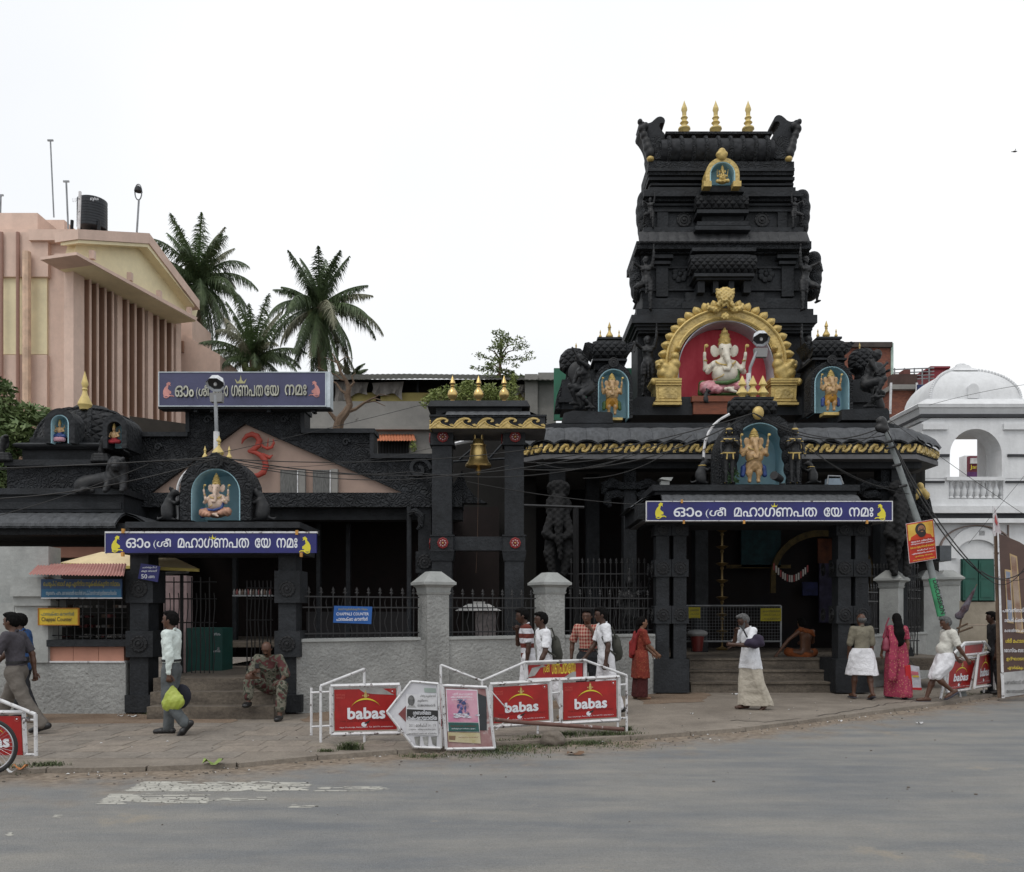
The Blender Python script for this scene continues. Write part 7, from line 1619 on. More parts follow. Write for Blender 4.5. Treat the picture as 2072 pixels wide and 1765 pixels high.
def bearer(u, v, vt, Y, face, mir, label, kneel=0):
    h = (v-vt)/F*Y
    hi = (168,14,10,0); bent = (120,40,-95,0)
    arms = (hi, bent) if mir else (bent, hi)
    legs = ((4,6,6),(2,2,6)) if not kneel else (((10,12,4),(58,88,30)) if mir else ((58,88,30),(10,12,4)))
    J = skel(h*1.02, 2, legs, arms, (-6,0), roll=6 if mir else -6)
    statue(label, J, u, v, Y, face, grp=None)
bearer(1312, 804, 684, 22.75, -98, 0, 'black bearer statue left of the gold arch, one palm raised under the ledge')
bearer(1634, 804, 684, 22.75, -82, 1, 'black bearer statue right of the gold arch, one palm raised under the ledge')
bearer(1309, 632, 522, 22.95, -108, 0, 'black bearer statue with one knee out at the left corner of the middle tier', 1)
bearer(1628, 632, 522, 22.95, -72, 1, 'black bearer statue with one knee out at the right corner of the middle tier', 1)
bearer(1317, 464, 402, 23.2, -108, 0, 'small black bearer statue at the left corner of the upper tier', 1)
bearer(1607, 464, 402, 23.2, -72, 1, 'small black bearer statue at the right corner of the upper tier', 1)
for u, s, v in ((1290,-1,560),(1644,1,560),(1304,-1,436),(1620,1,436)):
    sd = SD(.08); y = 23.75
    for k in range(4): sd.ell(P(u+s*(2-abs(k-1.3)*3), v-30+k*20, y), (.22,.4,.24))
    sd.build('corner_scroll_mass', BLKC, TW, .045)
# crouching figures on the lower roof
for u, vv, Y, fc, lb, mir in ((1190,832,20.9,-150,'black crouching statue looking down at the left end of the roof',0),(1752,823,20.9,-25,'black crouching statue with bowed head at the right end of the roof',1)):
    h = 92/F*Y/.62; J = skel(h, 16, ((100,128,8),(62,118,10)), ((42,10,112,24),(34,10,96,20)) if mir else ((34,14,-10,0),(120,14,40,0)), (22,0))
    statue(lb, J, u, vv, Y, fc, loin=True)
    sd = SD(.04); c = P(u+(24 if mir else -24), 760, Y+.5)
    sd.ell(c+Vector((0,0,.05)), (.2,.1,.28)); sd.chain([c+Vector((0,0,-.1)), c+Vector((0,0,-.5)), c+Vector((.05,0,-.75))], [.11,.09,.12])
    sd.build('cobra_hood', BLKS, None, .03, label='black hooded cobra rising behind the %s crouching figure' % ('right' if mir else 'left'), cat='statue')
# maidens on the gate niche
for u, mir, lb in ((1475,0,'black maiden statue with gold ornaments left of the blue niche'),(1608,1,'black maiden statue with gold ornaments right of the blue niche')):
    Y = 17.95; h = 112/F*Y; J = skel(h, 0, ((0,0,1),(0,0,1)), ((10,16,16,0),(30,14,95,40)) if not mir else ((30,14,95,40),(10,16,16,0)), (0,0))
    def ex(S, J, Hf):
        h = J['h']; S.cap(Hf(-.02,0,.05), Hf(-.02,0,.16), .05*h, .012*h)
        for s in (-1,1): S.ell(J['chest']+np.array([.06*h,s*.045*h,0]), (.045*h,.045*h,.045*h))
        S.cap(J['pel'], J['pel']+[0,0,-.05*h], .105*h, .10*h, (1.2,1,1))
    o = statue(lb, J, u, 979, Y, -90, extra=ex, female=True, muscle=0, loin=False)
    Hf = lambda *c: J['head']+np.array(c)*h
    MB().lathe(Vector(Hf(0,0,.028)), [(.062*h,0),(.064*h,.018*h),(.052*h,.03*h)], 16, 1, .95).build('gold_headband', GOLD, o)
    MB().tube([Vector(J['neck'])+Vector((.075*h*math.cos(a), .105*h*math.sin(a), -.045*h-.02*h*math.cos(a))) for a in [R(-100+20*i) for i in range(11)]], .016*h, 6).build('gold_necklace', GOLD, o)
    MB().tube([Vector(J['pel'])+Vector((.085*h*math.cos(a), .108*h*math.sin(a), .02*h-.02*h*math.cos(a))) for a in [R(20*i) for i in range(19)]], .014*h, 6).build('gold_girdle', GOLD, o)
    for s in (-1,1):
        MB().tube([Vector(J['pel'])+Vector((.085*h, s*.05*h, .0)), Vector(J['pel'])+Vector((.085*h, s*.06*h, -.11*h))], .013*h, 5).build('gold_tassel', GOLD, o)
        MB().ell(Vector(Hf(.01,s*.052,-.02)), (.012*h,.012*h,.014*h), 8, 6).build('gold_earring', GOLD, o); i = 0 if s < 0 else 1
        w_ = J['wr%d' % i]; MB().ell(Vector(w_), (.024*h,.024*h,.012*h), 10, 6).build('gold_bangle', GOLD, o); e_ = Vector(J['sh%d' % i]*.6+J['elb%d' % i]*.4); MB().ell(e_, (.038*h,.038*h,.013*h), 10, 6).build('gold_armlet', GOLD, o)
    for i in (0,1): MB().ell(Vector(J['ank%d' % i])+Vector((.02*h,0,-.022*h)), (.05*h,.026*h,.014*h), 10, 6).build('gold_foot', GOLD, o)

IVORY = mat('ivory_statue_paint', (.62,.58,.49), rough=.45, var=.12, scale=9); FLESH = mat('tan_gold_statue_paint', (.42,.27,.13), rough=.45, var=.25, scale=12); PALEF = mat('pale_pink_statue_paint', (.58,.44,.35), rough=.45, var=.12, scale=10)
GRNC = mat('green_painted_drape', (.045,.10,.025), rough=.5, var=.3, scale=12); PNKC = mat('pink_painted_drape', (.42,.09,.13), rough=.5, scale=9, col2=(.60,.36,.38), streak=(1,1,3)); BLUC = mat('blue_painted_drape', (.02,.05,.19), rough=.5, var=.3, scale=10)
OCH = mat('ochre_painted_dhoti', (.42,.21,.025), rough=.5, var=.2, scale=10)
def elephant_idol(label, u, vb, vt, Y, pose, skin, dhoti, shawl, seatcol=None, arms=4, group=None, step=None, wide=1.0):
    s = (vb-vt)/F*Y; o = P(u, vb, Y); t_ = thing('elephant_headed_idol', label, 'idol', tuple(o), group)
    W_ = lambda x, y, z: Vector((o.x+x*s*wide, o.y+y*s, o.z+z*s)); st = step or s/62
    S = SD(.028*s); zz = 0 if pose == 'sit' else .02
    r = lambda *a: tuple(k*s for k in a)
    hz = .665 if pose == 'sit' else .74; bz = .33 if pose == 'sit' else .47
    S.ell(W_(0,-.03,bz), r(.155*wide,.125,.135)); S.ell(W_(0,.0,bz+.15), r(.125*wide,.09,.09)); S.ell(W_(0,0,bz+.21), r(.06,.05,.07))
    S.ell(W_(0,-.02,hz), r(.083,.085,.098)); S.ell(W_(-.038,-.05,hz+.045), r(.045,.045,.05)); S.ell(W_(.038,-.05,hz+.045), r(.045,.045,.05))
    tz = hz-.04
    S.chain([W_(0,-.08,tz+.03), W_(0,-.12,tz-.05), W_(.012,-.145,tz-.13), W_(.028,-.155,tz-.20), W_(.015,-.165,tz-.255), W_(-.03,-.17,tz-.255), W_(-.05,-.165,tz-.215)], r(.05,.044,.036,.030,.026,.022,.017), k=.012*s)
    for q in (-1,1):
        S.ell(W_(q*.115,.01,hz+.005), r(.060,.018,.088), Matrix.Rotation(q*R(14), 4, 'Y'), k=.012*s); S.cap(W_(q*.04,-.09,tz-.03), W_(q*.062,-.15,tz-.06), .012*s, .005*s, k=.005*s)
        sh = bz+.17
        S.chain([W_(q*.11,.02,sh), W_(q*.215,.03,sh-.08), W_(q*.235,-.02,sh+.09)], r(.042,.032,.022)); S.ell(W_(q*.235,-.03,sh+.125), r(.024,.018,.032))
        S.chain([W_(q*.115,-.02,sh-.01), W_(q*.205,-.07,sh-.14), W_(q*.165,-.15,sh-.085 if q < 0 else sh-.12)], r(.040,.032,.023)); S.ell(W_(q*.16,-.165,sh-.06 if q < 0 else sh-.12), r(.025,.015,.034))
        for k in range(4): S.cap(W_(q*.16-.018+.012*k,-.17,(sh-.04 if q < 0 else sh-.10)), W_(q*.16-.02+.013*k,-.172,(sh-.005 if q < 0 else sh-.075)), .006*s, k=.003*s)
    if pose == 'sit': S.cap(W_(-.02,-.16,.10), W_(.09,-.20,.055), .028*s, .02*s); S.cap(W_(.1,-.12,.12), W_(.0,-.2,.10), .03*s, .02*s)
    else:
        for q in (-1,1): S.chain([W_(q*.07,-.01,.33), W_(q*.075,-.03,.19), W_(q*.075,-.0,.05)], r(.062,.045,.033)); S.cap(W_(q*.075,.01,.028), W_(q*.08,-.07,.02), .026*s, .02*s)
    S.build('idol_body', skin, t_, st)
    D = SD(.03*s)
    if pose == 'sit':
        D.chain([W_(-.06,.0,.18), W_(-.23,-.08,.14), W_(-.10,-.17,.09)], r(.10,.085,.055)); D.chain([W_(.06,.0,.18), W_(.23,-.08,.16), W_(.12,-.16,.13)], r(.10,.09,.055)); D.ell(W_(0,.02,.13), r(.2,.14,.09))
    else:
        D.cap(W_(0,0,.37), W_(0,0,.33), .125*s, .12*s)
        for q in (-1,1): D.cap(W_(q*.07,0,.33), W_(q*.085,-.01,.17), .078*s, .06*s)
    D.build('dhoti', dhoti, t_, st, lambda d, G: d+.006*s*np.sin((G[..., 2]+abs(G[..., 0]-o.x)*1.2)*95/s*.6))
    if shawl:
        D = SD(.02*s)
        if pose == 'sit': D.chain([W_(.10,.04,.50), W_(.15,-.03,.40), W_(.13,-.10,.24), W_(.0,-.15,.19), W_(-.12,-.1,.20), W_(-.26,-.02,.2), W_(-.27,0,.08)], r(.035,.035,.03,.026,.03,.05,.05))
        else:
            for q in (-1,1): D.chain([W_(q*.10,.03,.36), W_(q*.17,.03,.28), W_(q*.19,.02,.15)], r(.03,.05,.045))
            D.chain([W_(-.12,.04,.38), W_(0,-.1,.35), W_(.12,.04,.38)], r(.02,.022,.02))
        D.build('shawl', shawl, t_, st)
    cz = hz+.075; cr_ = 1-cz
    c = W_(0,.0,cz); MB().lathe(c, [(.088*s,0),(.094*s,.02*s),(.080*s,.04*s),(.084*s,cr_*.30*s),(.088*s,cr_*.34*s),(.065*s,cr_*.42*s),(.066*s,cr_*.55*s),(.070*s,cr_*.58*s),(.045*s,cr_*.68*s),(.046*s,cr_*.78*s),(.02*s,cr_*.86*s),(.022*s,cr_*.92*s),(.001*s,cr_*s)], 20).build('crown', GOLD, t_)
    MB().ell(W_(0,-.085,cz+.03), r(.022,.015,.022), 10, 6).build('crown_jewel', GOLD, t_)
    for q in (-1,1):
        MB().tube([W_(q*.235,-.03,bz+.26), W_(q*.235,-.035,bz+.40)], .007*s, 6).build('held_emblem', GOLD, t_); MB().ell(W_(q*.235+(.02),-.035,bz+.40), r(.03,.01,.026), 10, 6).build('held_emblem', GOLD, t_)
        MB().ell(W_(q*.222,-.01,bz+.20), r(.03,.03,.014), 10, 6).build('bracelet', GOLD, t_); MB().ell(W_(q*.185,-.11,bz+.06), r(.03,.03,.016), 10, 6).build('bracelet', GOLD, t_)
        for e in (-1,): MB().ell(W_(q*.045,-.098,hz+.005), r(.011,.006,.007), 8, 6).build('eye', BTXT, t_)
    MB().tube([W_(.115*math.sin(R(a)), -.055-.06*math.cos(R(a)), bz+.19-.075*math.cos(R(a))) for a in range(-80, 81, 16)], .011*s, 6).build('necklace', GOLD, t_)
    MB().tube([W_(.12,-.02,bz+.16), W_(.05,-.13,bz+.07), W_(-.06,-.15,bz-.05), W_(-.14,-.06,bz-.08)], .007*s, 6).build('sacred_thread', GOLD, t_)
    return t_
elephant_idol('large ivory elephant-headed idol in pink and green drapes inside the crimson niche', 1466, 808, 662, 22.55, 'sit', IVORY, PNKC, GRNC, wide=1.2)
MB().ell(P(1466,803,22.65), (.68,.3,.09)).build('idol_cushion', GRNC, label='green cushion under the large ivory idol', cat='cushion')
elephant_idol('standing tan elephant-headed idol in blue drapes in the main gate niche', 1525.5, 978, 866, 18.15, 'stand', FLESH, FLESH, BLUC, wide=1.05)
elephant_idol('pale pink seated elephant-headed idol in the left gate niche', 438, 1052, 957, 14.6, 'sit', PALEF, mat('rose_gold_drape', (.45,.24,.16), rough=.5, var=.3, scale=9), BLUC, wide=1.1)
elephant_idol('gold and ochre standing idol in the left roof shrine niche', 1238, 840, 755, 21.25, 'stand', FLESH, OCH, GRNC, wide=1.0)
elephant_idol('dancing gold idol with blue and orange sash in the right roof shrine niche', 1681, 832, 748, 21.2, 'stand', FLESH, OCH, BLUC, wide=1.0)
elephant_idol('tiny gold seated idol in the small arch at the top of the tower', 1461.5, 374, 334, 22.85, 'sit', GOLD, GOLD, None, wide=1.15)
# black mouse by the big idol
def rat(label, u, vb, vt, Y, flip, collar=False):
    s = (vb-vt)/F*Y; o = P(u, vb, Y); W_ = lambda x, y, z: Vector((o.x+flip*x*s, o.y+y*s, o.z+z*s)); S = SD(.05*s); r = lambda *a: tuple(k*s for k in a)
    S.ell(W_(-.06,0,.30), r(.21,.19,.28)); S.ell(W_(-.02,0,.52), r(.15,.14,.20)); S.ell(W_(-.04,-.10,.17), r(.17,.10,.17)); S.ell(W_(-.04,.10,.17), r(.17,.10,.17))
    S.chain([W_(.03,0,.72), W_(.12,0,.80), W_(.27,0,.78)], r(.11,.10,.04))
    for q in (-1,1):
        S.ell(W_(.02,q*.075,.92), r(.045,.03,.065)); S.chain([W_(.05,q*.09,.56), W_(.17,q*.1,.50), W_(.27,q*.04,.58)], r(.05,.038,.028)); S.cap(W_(.0,q*.1,.04), W_(.18,q*.1,.03), .045*s, .03*s)
    S.chain([W_(-.2,0,.1), W_(-.36,.02,.05), W_(-.42,.1,.12)], r(.045,.03,.015))
    ob = S.build('mouse_statue', BLKS, None, s/50, label=label, cat='statue')
    if collar: MB().tube([W_(.0+.13*math.cos(a), .13*math.sin(a), .66) for a in [i*math.pi/8 for i in range(17)]], .018*s, 5).build('gold_collar', GOLD, ob)
rat('black mouse statue reaching to the arch on the left of the left gate niche', 345, 1054, 984, Y1+.25, 1); rat('black mouse statue reaching to the arch on the right of the left gate niche', 527, 1054, 982, Y1+.25, -1)
rat('black mouse statue with gold collar left of the blue gate niche', 1421, 979, 924, Y2+.1, 1, True); rat('black mouse statue half hidden behind the right maiden', 1641, 979, 928, Y2+.35, -1, True)
rat('tiny black mouse statue beside the seat of the large ivory idol', 1429, 806+10, 780+5, 22.2, 1)
# lion on the left shrine
def lion(label, u, vb, s, Y, flip=1, m=BLKS):
    o = P(u, vb, Y); W_ = lambda x, y, z: Vector((o.x+flip*x*s, o.y+y*s, o.z+z*s)); S = SD(.05*s); r = lambda *a: tuple(k*s for k in a)
    S.chain([W_(-.62,.1,.28), W_(-.25,.1,.33), W_(.1,.0,.38)], r(.19,.19,.22)); S.ell(W_(-.66,-.02,.20), r(.20,.13,.19)); S.cap(W_(-.6,-.12,.07), W_(-.35,-.16,.06), .06*s)
    S.ell(W_(.2,-.06,.62), r(.25,.2,.30)); S.ell(W_(.2,-.02,.42), r(.26,.2,.30)); S.ell(W_(.26,-.24,.68), r(.13,.12,.15)); S.ell(W_(.28,-.35,.62), r(.075,.08,.065)); S.ell(W_(.28,-.32,.54), r(.06,.07,.04))
    for q in (-1,1): S.ell(W_(.26+q*.13,-.14,.84), r(.05,.04,.05)); S.chain([W_(.2+q*.17,-.1,.35), W_(.24+q*.2,-.25,.12), W_(.27+q*.2,-.40,.03)], r(.10,.075,.06)); S.ell(W_(.25+q*.05,-.335,.71), r(.025,.03,.02), k=.01*s)
    S.chain([W_(-.78,.05,.12), W_(-.85,-.08,.05), W_(-.6,-.2,.04), W_(-.42,-.22,.1)], r(.035,.03,.03,.045))
    def post(d, G):
        q = (G-np.array(W_(.2,-.04,.55)))/s; mane = np.exp(-((q[..., 0]/.3)**2+(q[..., 2]/.36)**2)*1.4)*(q[..., 1] > -.2)
        return d+mane*.02*s*np.sin(G[..., 0]*60/s*.6+np.sin(G[..., 2]*16/s)*1.6)*1.0
    S.build('lion_statue', m, None, s/55, post, label=label, cat='statue')
lion('black reclining lion statue with curly mane on the left shrine ledge', 222, 1000, .76, Ys+.1)
lion('black lioness statue seen behind the left gate mouse', 352, 1000, .5, Ys+1.9, -1)
def cobra(label, u, vb, s, Y, parent=None):
    o = P(u, vb, Y); W_ = lambda x, y, z: Vector((o.x+x*s, o.y+y*s, o.z+z*s)); S = SD(.04*s); r = lambda *a: tuple(k*s for k in a)
    S.chain([W_(.02,0,.2), W_(.0,-.02,.45), W_(.06,-.02,.65), W_(.14,-.05,.85), W_(.22,-.12,.92)], r(.10,.10,.12,.14,.08)); S.ell(W_(.1,.02,.68), r(.17,.07,.22)); S.ell(W_(.24,-.16,.93), r(.09,.11,.06))
    for k in range(3): S.chain([W_((.34-.03*k)*math.cos(a), (.2)*math.sin(a), .06+.10*k) for a in [i*math.pi/6 for i in range(13)]], [(.075-.005*k)*s]*13)
    return S.build('cobra_statue', BLKS, None, s/50, label=label, cat='statue')
cobra('black raised cobra statue behind the reclining lion', 205, 936, .50, Ys+.5); cobra('black raised cobra statue cut by the left picture edge', 4, 934, .50, Ys+.5); cobra('black raised cobra statue by the far right corner of the left shrine', 292, 936, .42, Ys+2.5)
# deities on the left shrine
def small_deity(label, u, vb, vt, Y, robe, face=-90, lotus=None):
    s = (vb-vt)/F*Y; o = P(u, vb, Y); t_ = thing('painted_idol', label, 'idol', tuple(o)); W_ = lambda x, y, z: Vector((o.x+x*s, o.y+y*s, o.z+z*s)); r = lambda *a: tuple(k*s for k in a)
    S = SD(.03*s); S.ell(W_(0,0,.5), r(.12,.09,.16)); S.ell(W_(0,-.02,.73), r(.065,.065,.08)); S.cap(W_(0,0,.6), W_(0,0,.7), .035*s)
    for q in (-1,1): S.chain([W_(q*.11,0,.6), W_(q*.2,-.05,.47), W_(q*.1,-.13,.42)], r(.04,.035,.025)); S.chain([W_(q*.10,.02,.6), W_(q*.2,.02,.62), W_(q*.2,-.02,.74)], r(.03,.025,.02))
    S.build('idol_body', FLESH, t_, s/45)
    D = SD(.03*s); D.chain([W_(-.05,0,.3), W_(-.22,-.06,.25), W_(0,-.15,.22)], r(.09,.07,.05)); D.chain([W_(.05,0,.3), W_(.22,-.06,.25), W_(0,-.15,.22)], r(.09,.07,.05)); D.ell(W_(0,.02,.42), r(.13,.09,.08)); D.build('robe', robe, t_, s/45)
    MB().lathe(W_(0,0,.79), [(.07*s,0),(.07*s,.04*s),(.05*s,.08*s),(.05*s,.13*s),(.001,.21*s)], 12).build('crown', GOLD, t_)
    if lotus:
        L = SD(.02*s)
        for k in range(9): a = R(-80+20*k); L.ell(W_(.22*math.sin(a), -.02-.16*math.cos(a), .10), r(.06,.05,.10))
        L.ell(W_(0,0,.1), r(.2,.14,.09)); L.build('lotus_seat', lotus, t_, s/45)
small_deity('small blue-robed idol on a pink lotus in the left shrine niche', 121, 895, 848, Ys+.5, BLUC, lotus=mat('pink_lotus_paint', (.5,.27,.33)))
small_deity('small red-skirted golden idol in the side niche of the left shrine', 231, 908, 855, Ys+.42, mat('red_painted_skirt', (.24,.012,.02)))
# figure pillar right of porch, wall goddess behind the waiting woman
sv = statue('black crowned goddess statue behind the railing left of the porch', skel(1.75, 0, ((0,0,2),(0,0,2)), ((20,20,60,10),(100,40,40,0)), (0,0)), 1274, 1330, 20.0, -90, extra=lambda S, J, Hf: S.cap(Hf(0,0,.05), Hf(0,0,.2), .09, .03))
# ================================================================= VEGETATION
PALML = mat('palm_leaf_green', (.032,.056,.022), rough=.6, scale=1.2, col2=(.085,.125,.048)); PALMD = mat('palm_leaf_young', (.055,.10,.03), rough=.5, scale=1.2, col2=(.10,.15,.055)); PALMO = mat('palm_leaf_pale', (.13,.14,.085), rough=.6, scale=1.2, col2=(.22,.21,.14))
BARK = mat('brown_bark', (.085,.055,.035), rough=.95, scale=3, col2=(.16,.11,.075), bump=.6, bscale=20)
def frond(c, az, el, L_, droop, m, parent, r, lw=.55):
    """one palm frond: arching rachis with two rows of folded leaflets"""
    n = 24; pts = []; p = Vector(c); a = el; st = L_/n
    d0 = Vector((math.cos(az), math.sin(az)*.9, 0))
    for i in range(n+1):
        pts.append(p.copy()); a -= droop/n*(1+.9*i/n); p = p + (d0*math.cos(a)+Vector((0,0,1))*math.sin(a))*st
    mb = MB(); mb.tube(pts, [.045*(1-.85*i/n)+.006 for i in range(n+1)], 4)
    side = d0.cross(Vector((0,0,1))).normalized()
    vs = []; fs = []
    for i in range(6*n):
        if r.random() < .05: continue
        t = (i+.5)/(6*n)
        if t < .12: continue
        k = t*n; j = int(k); q = pts[j].lerp(pts[min(j+1, n)], k-j); tg = (pts[min(j+1, n)]-pts[j]).normalized(); ln = lw*L_/3*math.sin(math.pi*(.15+.83*t))**.7*r.uniform(.6, 1.15)
        for s in (-1, 1):
            dn = r.uniform(.3, 1.9); d = (side*s*1.0+tg*r.uniform(.35, 1.1)+Vector((0,0,-dn))).normalized(); w_ = tg*.0125
            e = q+d*ln; mid = q+d*ln*.5+Vector((0,0,.05*ln)); b = len(vs); e = e+Vector((r.uniform(-.03,.03),r.uniform(-.03,.03),-r.uniform(.15,.5)*ln))
            vs += [q-w_, q+w_, mid+w_*1.1, mid-w_*1.1, e]; fs += [(b,b+1,b+2,b+3), (b+3,b+2,b+4)]
    mb.add(vs, fs); return mb.build('frond', m, parent)
def palm(label, u, v, Y, L_, specs, seed, zbase=0):
    r = random.Random(seed); c = P(u, v, Y); t_ = thing('coconut_palm', label, 'palm', (c.x+.3, c.y, 0), 'coconut palms behind the buildings')
    MB().tube([Vector((c.x+.5, c.y, 0)), Vector((c.x+.3, c.y, c.z*.5)), c], [.22,.17,.14], 8).build('trunk', BARK, t_)
    for n_, e0, e1, ll, dr, m in specs:
        for i in range(n_):
            az = 2*math.pi*(i+r.uniform(-.3,.3))/n_+e0; frond(c, az, R(r.uniform(e0, e1)), L_*ll*r.uniform(.85, 1.1), R(dr*r.uniform(.8, 1.25)), m if r.random() < .8 else PALMO, t_, r)
    S = SD(.02)
    for i in range(7): S.ell(c+Vector((.25*math.cos(i*.9), -.2-.1*math.sin(i), -.25-.1*(i % 3))), (.13,.13,.15))
    S.build('coconuts', mat('green_coconut', (.07,.09,.03)), t_, .04)
palm('tall dense coconut palm rising right behind the pink auditorium', 401, 578, 34, 3.05, ((10,66,86,.85,25,PALMD),(10,45,66,.9,60,PALML),(11,12,40,.9,75,PALML),(10,-25,8,.85,60,PALML),(10,-65,-30,.85,20,PALML)), 3)
palm('coconut palm standing clear against the sky above the purple signboard', 646, 624, 30, 2.5, ((8,66,86,.85,22,PALML),(7,30,45,.72,30,PALML),(9,5,24,.95,58,PALML),(9,-35,-8,.85,45,PALML),(12,-78,-45,1.0,10,PALML)), 8)
palm('short young coconut palm between the two tall ones', 512, 730, 32.5, 2.4, ((9,62,86,1.0,20,PALMD),(9,35,60,.9,50,PALML),(8,8,30,.8,55,PALML)), 5)
palm('tiny distant palm crown right of the purple signboard', 707, 775, 33, 1.5, ((8,50,85,.7,40,PALML),(8,8,35,.75,45,PALML)), 9)
def leafy(mb, c, r, n, sz, rnd, flat_=1.0):
    vs = []; fs = []
    for i in range(n):
        d = Vector((rnd.gauss(0,1), rnd.gauss(0,1), rnd.gauss(0,1))).normalized(); k = rnd.random()**.45; p = Vector(c)+Vector((d.x*r[0], d.y*r[1], d.z*r[2]))*k
        a = Vector((rnd.uniform(-1,1), rnd.uniform(-1,1), rnd.uniform(-.8,.5))).normalized(); b = a.cross(Vector((rnd.uniform(-1,1), rnd.uniform(-1,1), rnd.uniform(-1,1)))).normalized(); s = sz*rnd.uniform(.6, 1.3); q = len(vs)
        vs += [p-a*s, p+b*s*.34, p+a*s, p-b*s*.34]; fs += [(q,q+1,q+2,q+3)]
    mb.add(vs, fs); return mb
LEAFG = mat('tree_leaf_green', (.065,.115,.035), rough=.6, scale=2.5, col2=(.16,.21,.075)); LEAFY = mat('vine_leaf_yellow_green', (.13,.17,.035), rough=.6, scale=3, col2=(.24,.28,.08)); LEAFF = mat('feathery_leaf_green', (.10,.15,.045), rough=.6, scale=3, col2=(.18,.22,.07))
rnd = random.Random(4)
lt = thing('leafy_tree', 'green leafy tree at the left edge behind the dark shrine', 'tree', (XU(10,19.2),19.2,0)); mb = MB()
bl_ = []
for u, v, ru, rv in ((-10,830,40,60),(30,850,35,40),(70,840,30,22),(15,900,35,45),(0,960,30,50),(45,880,25,30),(95,848,16,10),(10,780,12,12),(60,905,18,18),(-30,900,40,60)):
    c = P(u, v, 19.2+rnd.uniform(-.4,.6)); bl_.append(c); leafy(mb, c, (ru/F*19.2*1.1, .5, rv/F*19.2), int(18*ru*rv/40)+60, .085, rnd)
mb.build('crown', LEAFG, lt); MB().tube([(XU(10,19.2),19.2,0), P(5,1000,19.2), P(15,900,19.3)], [.14,.11,.07], 8).build('trunk', BARK, lt)
mb = MB()
for c in bl_: mb.tube([P(5,960,19.3), P(5,960,19.3).lerp(c,.6)+Vector((0,0,.08)), c], [.05,.03,.012], 5)
mb.build('branches', BARK, lt)
ft = thing('feathery_tree', 'slender pale green feathery tree above the concrete building roof', 'tree', (XU(1010,27.5),27.5,0)); mb = MB(); br = MB()
br.tube([(XU(1012,28),28,0), P(1008,800,28), P(1012,740,28), P(1016,700,28)], [.12,.08,.05,.02], 6)
for u, v in ((1016,690),(990,708),(1040,694),(1000,728),(1026,722),(992,745),(1018,750),(1044,708),(1030,755),(1000,770)):
    c = P(u, v, 28); s0 = P(1012, 750-(750-v)*.5, 28); br.tube([s0, s0.lerp(c,.5)+Vector((0,0,.1)), c], [.035,.022,.008], 5)
    for k in range(7): leafy(mb, c+Vector((rnd.gauss(0,.28), rnd.gauss(0,.25), rnd.gauss(0,.07))), (.22,.16,.08), 28, .06, rnd)
br.build('trunk', BARK, ft); mb.build('crown', LEAFF, ft)
vb = thing('creeper_bush', 'yellow-green creeper mound draped behind the three brass finials', 'bush', (XU(930,25.5),25.5,ZV(812,25.5))); mb = MB()
for u, v, ru, rv in ((885,802,26,14),(915,794,32,14),(950,788,28,18),(990,795,28,20),(1030,790,22,16),(870,815,20,12),(940,806,50,12),(1040,768,9,10),(1020,808,36,10)):
    leafy(mb, P(u, v, 25.8), (ru/F*25.8, .5, rv/F*25.8), int(ru*rv*.9), .06, rnd)
mb.build('foliage', LEAFY, vb); MB().tube([P(940,815,26), P(930,790,26)], .03, 5).build('stem', BARK, vb)
mb = MB(); [leafy(mb, P(u, v, 24), (ru/F*24, .2, rv/F*24), n, .05, rnd) for u, v, ru, rv, n in ((836,905,8,14,90),(905,878,10,6,50),(922,882,14,5,50),(660,885,5,14,40))]; mb.build('wall_creeper', LEAFY, label='sparse yellow-green creeper sprigs on the concrete building ledge', cat='plant')
bt = thing('bare_tree', 'bare twisted brown tree right of the purple signboard', 'tree', (XU(686,24),24,0)); mb = MB(); B_ = lambda *a: [P(u, v, 24) for u, v in a]
mb.tube([(XU(686,24),24,0)]+B_((684,868),(688,850),(700,835),(708,820),(703,800),(706,785),(700,770),(690,755),(683,735),(672,715)), [.2,.15,.13,.11,.09,.09,.07,.05,.04,.03,.015], 7)
for pts, w0 in ((((686,856),(676,845),(665,832),(655,815)),.08),(((700,835),(720,828),(738,815),(755,806),(772,810)),.06),(((738,815),(758,812),(780,822)),.03),(((706,800),(690,790),(680,775),(664,768)),.05),(((706,786),(716,775),(712,762),(720,755)),.045),(((700,770),(690,768),(678,758),(660,752),(640,742)),.03),(((683,735),(700,722),(715,726)),.02),(((683,735),(668,728),(655,722)),.02),(((755,806),(770,798),(790,802)),.02)):
    mb.tube(B_(*pts), [w0*(1-.75*i/(len(pts)-1)) for i in range(len(pts))], 5)
mb.build('trunk', BARK, bt)
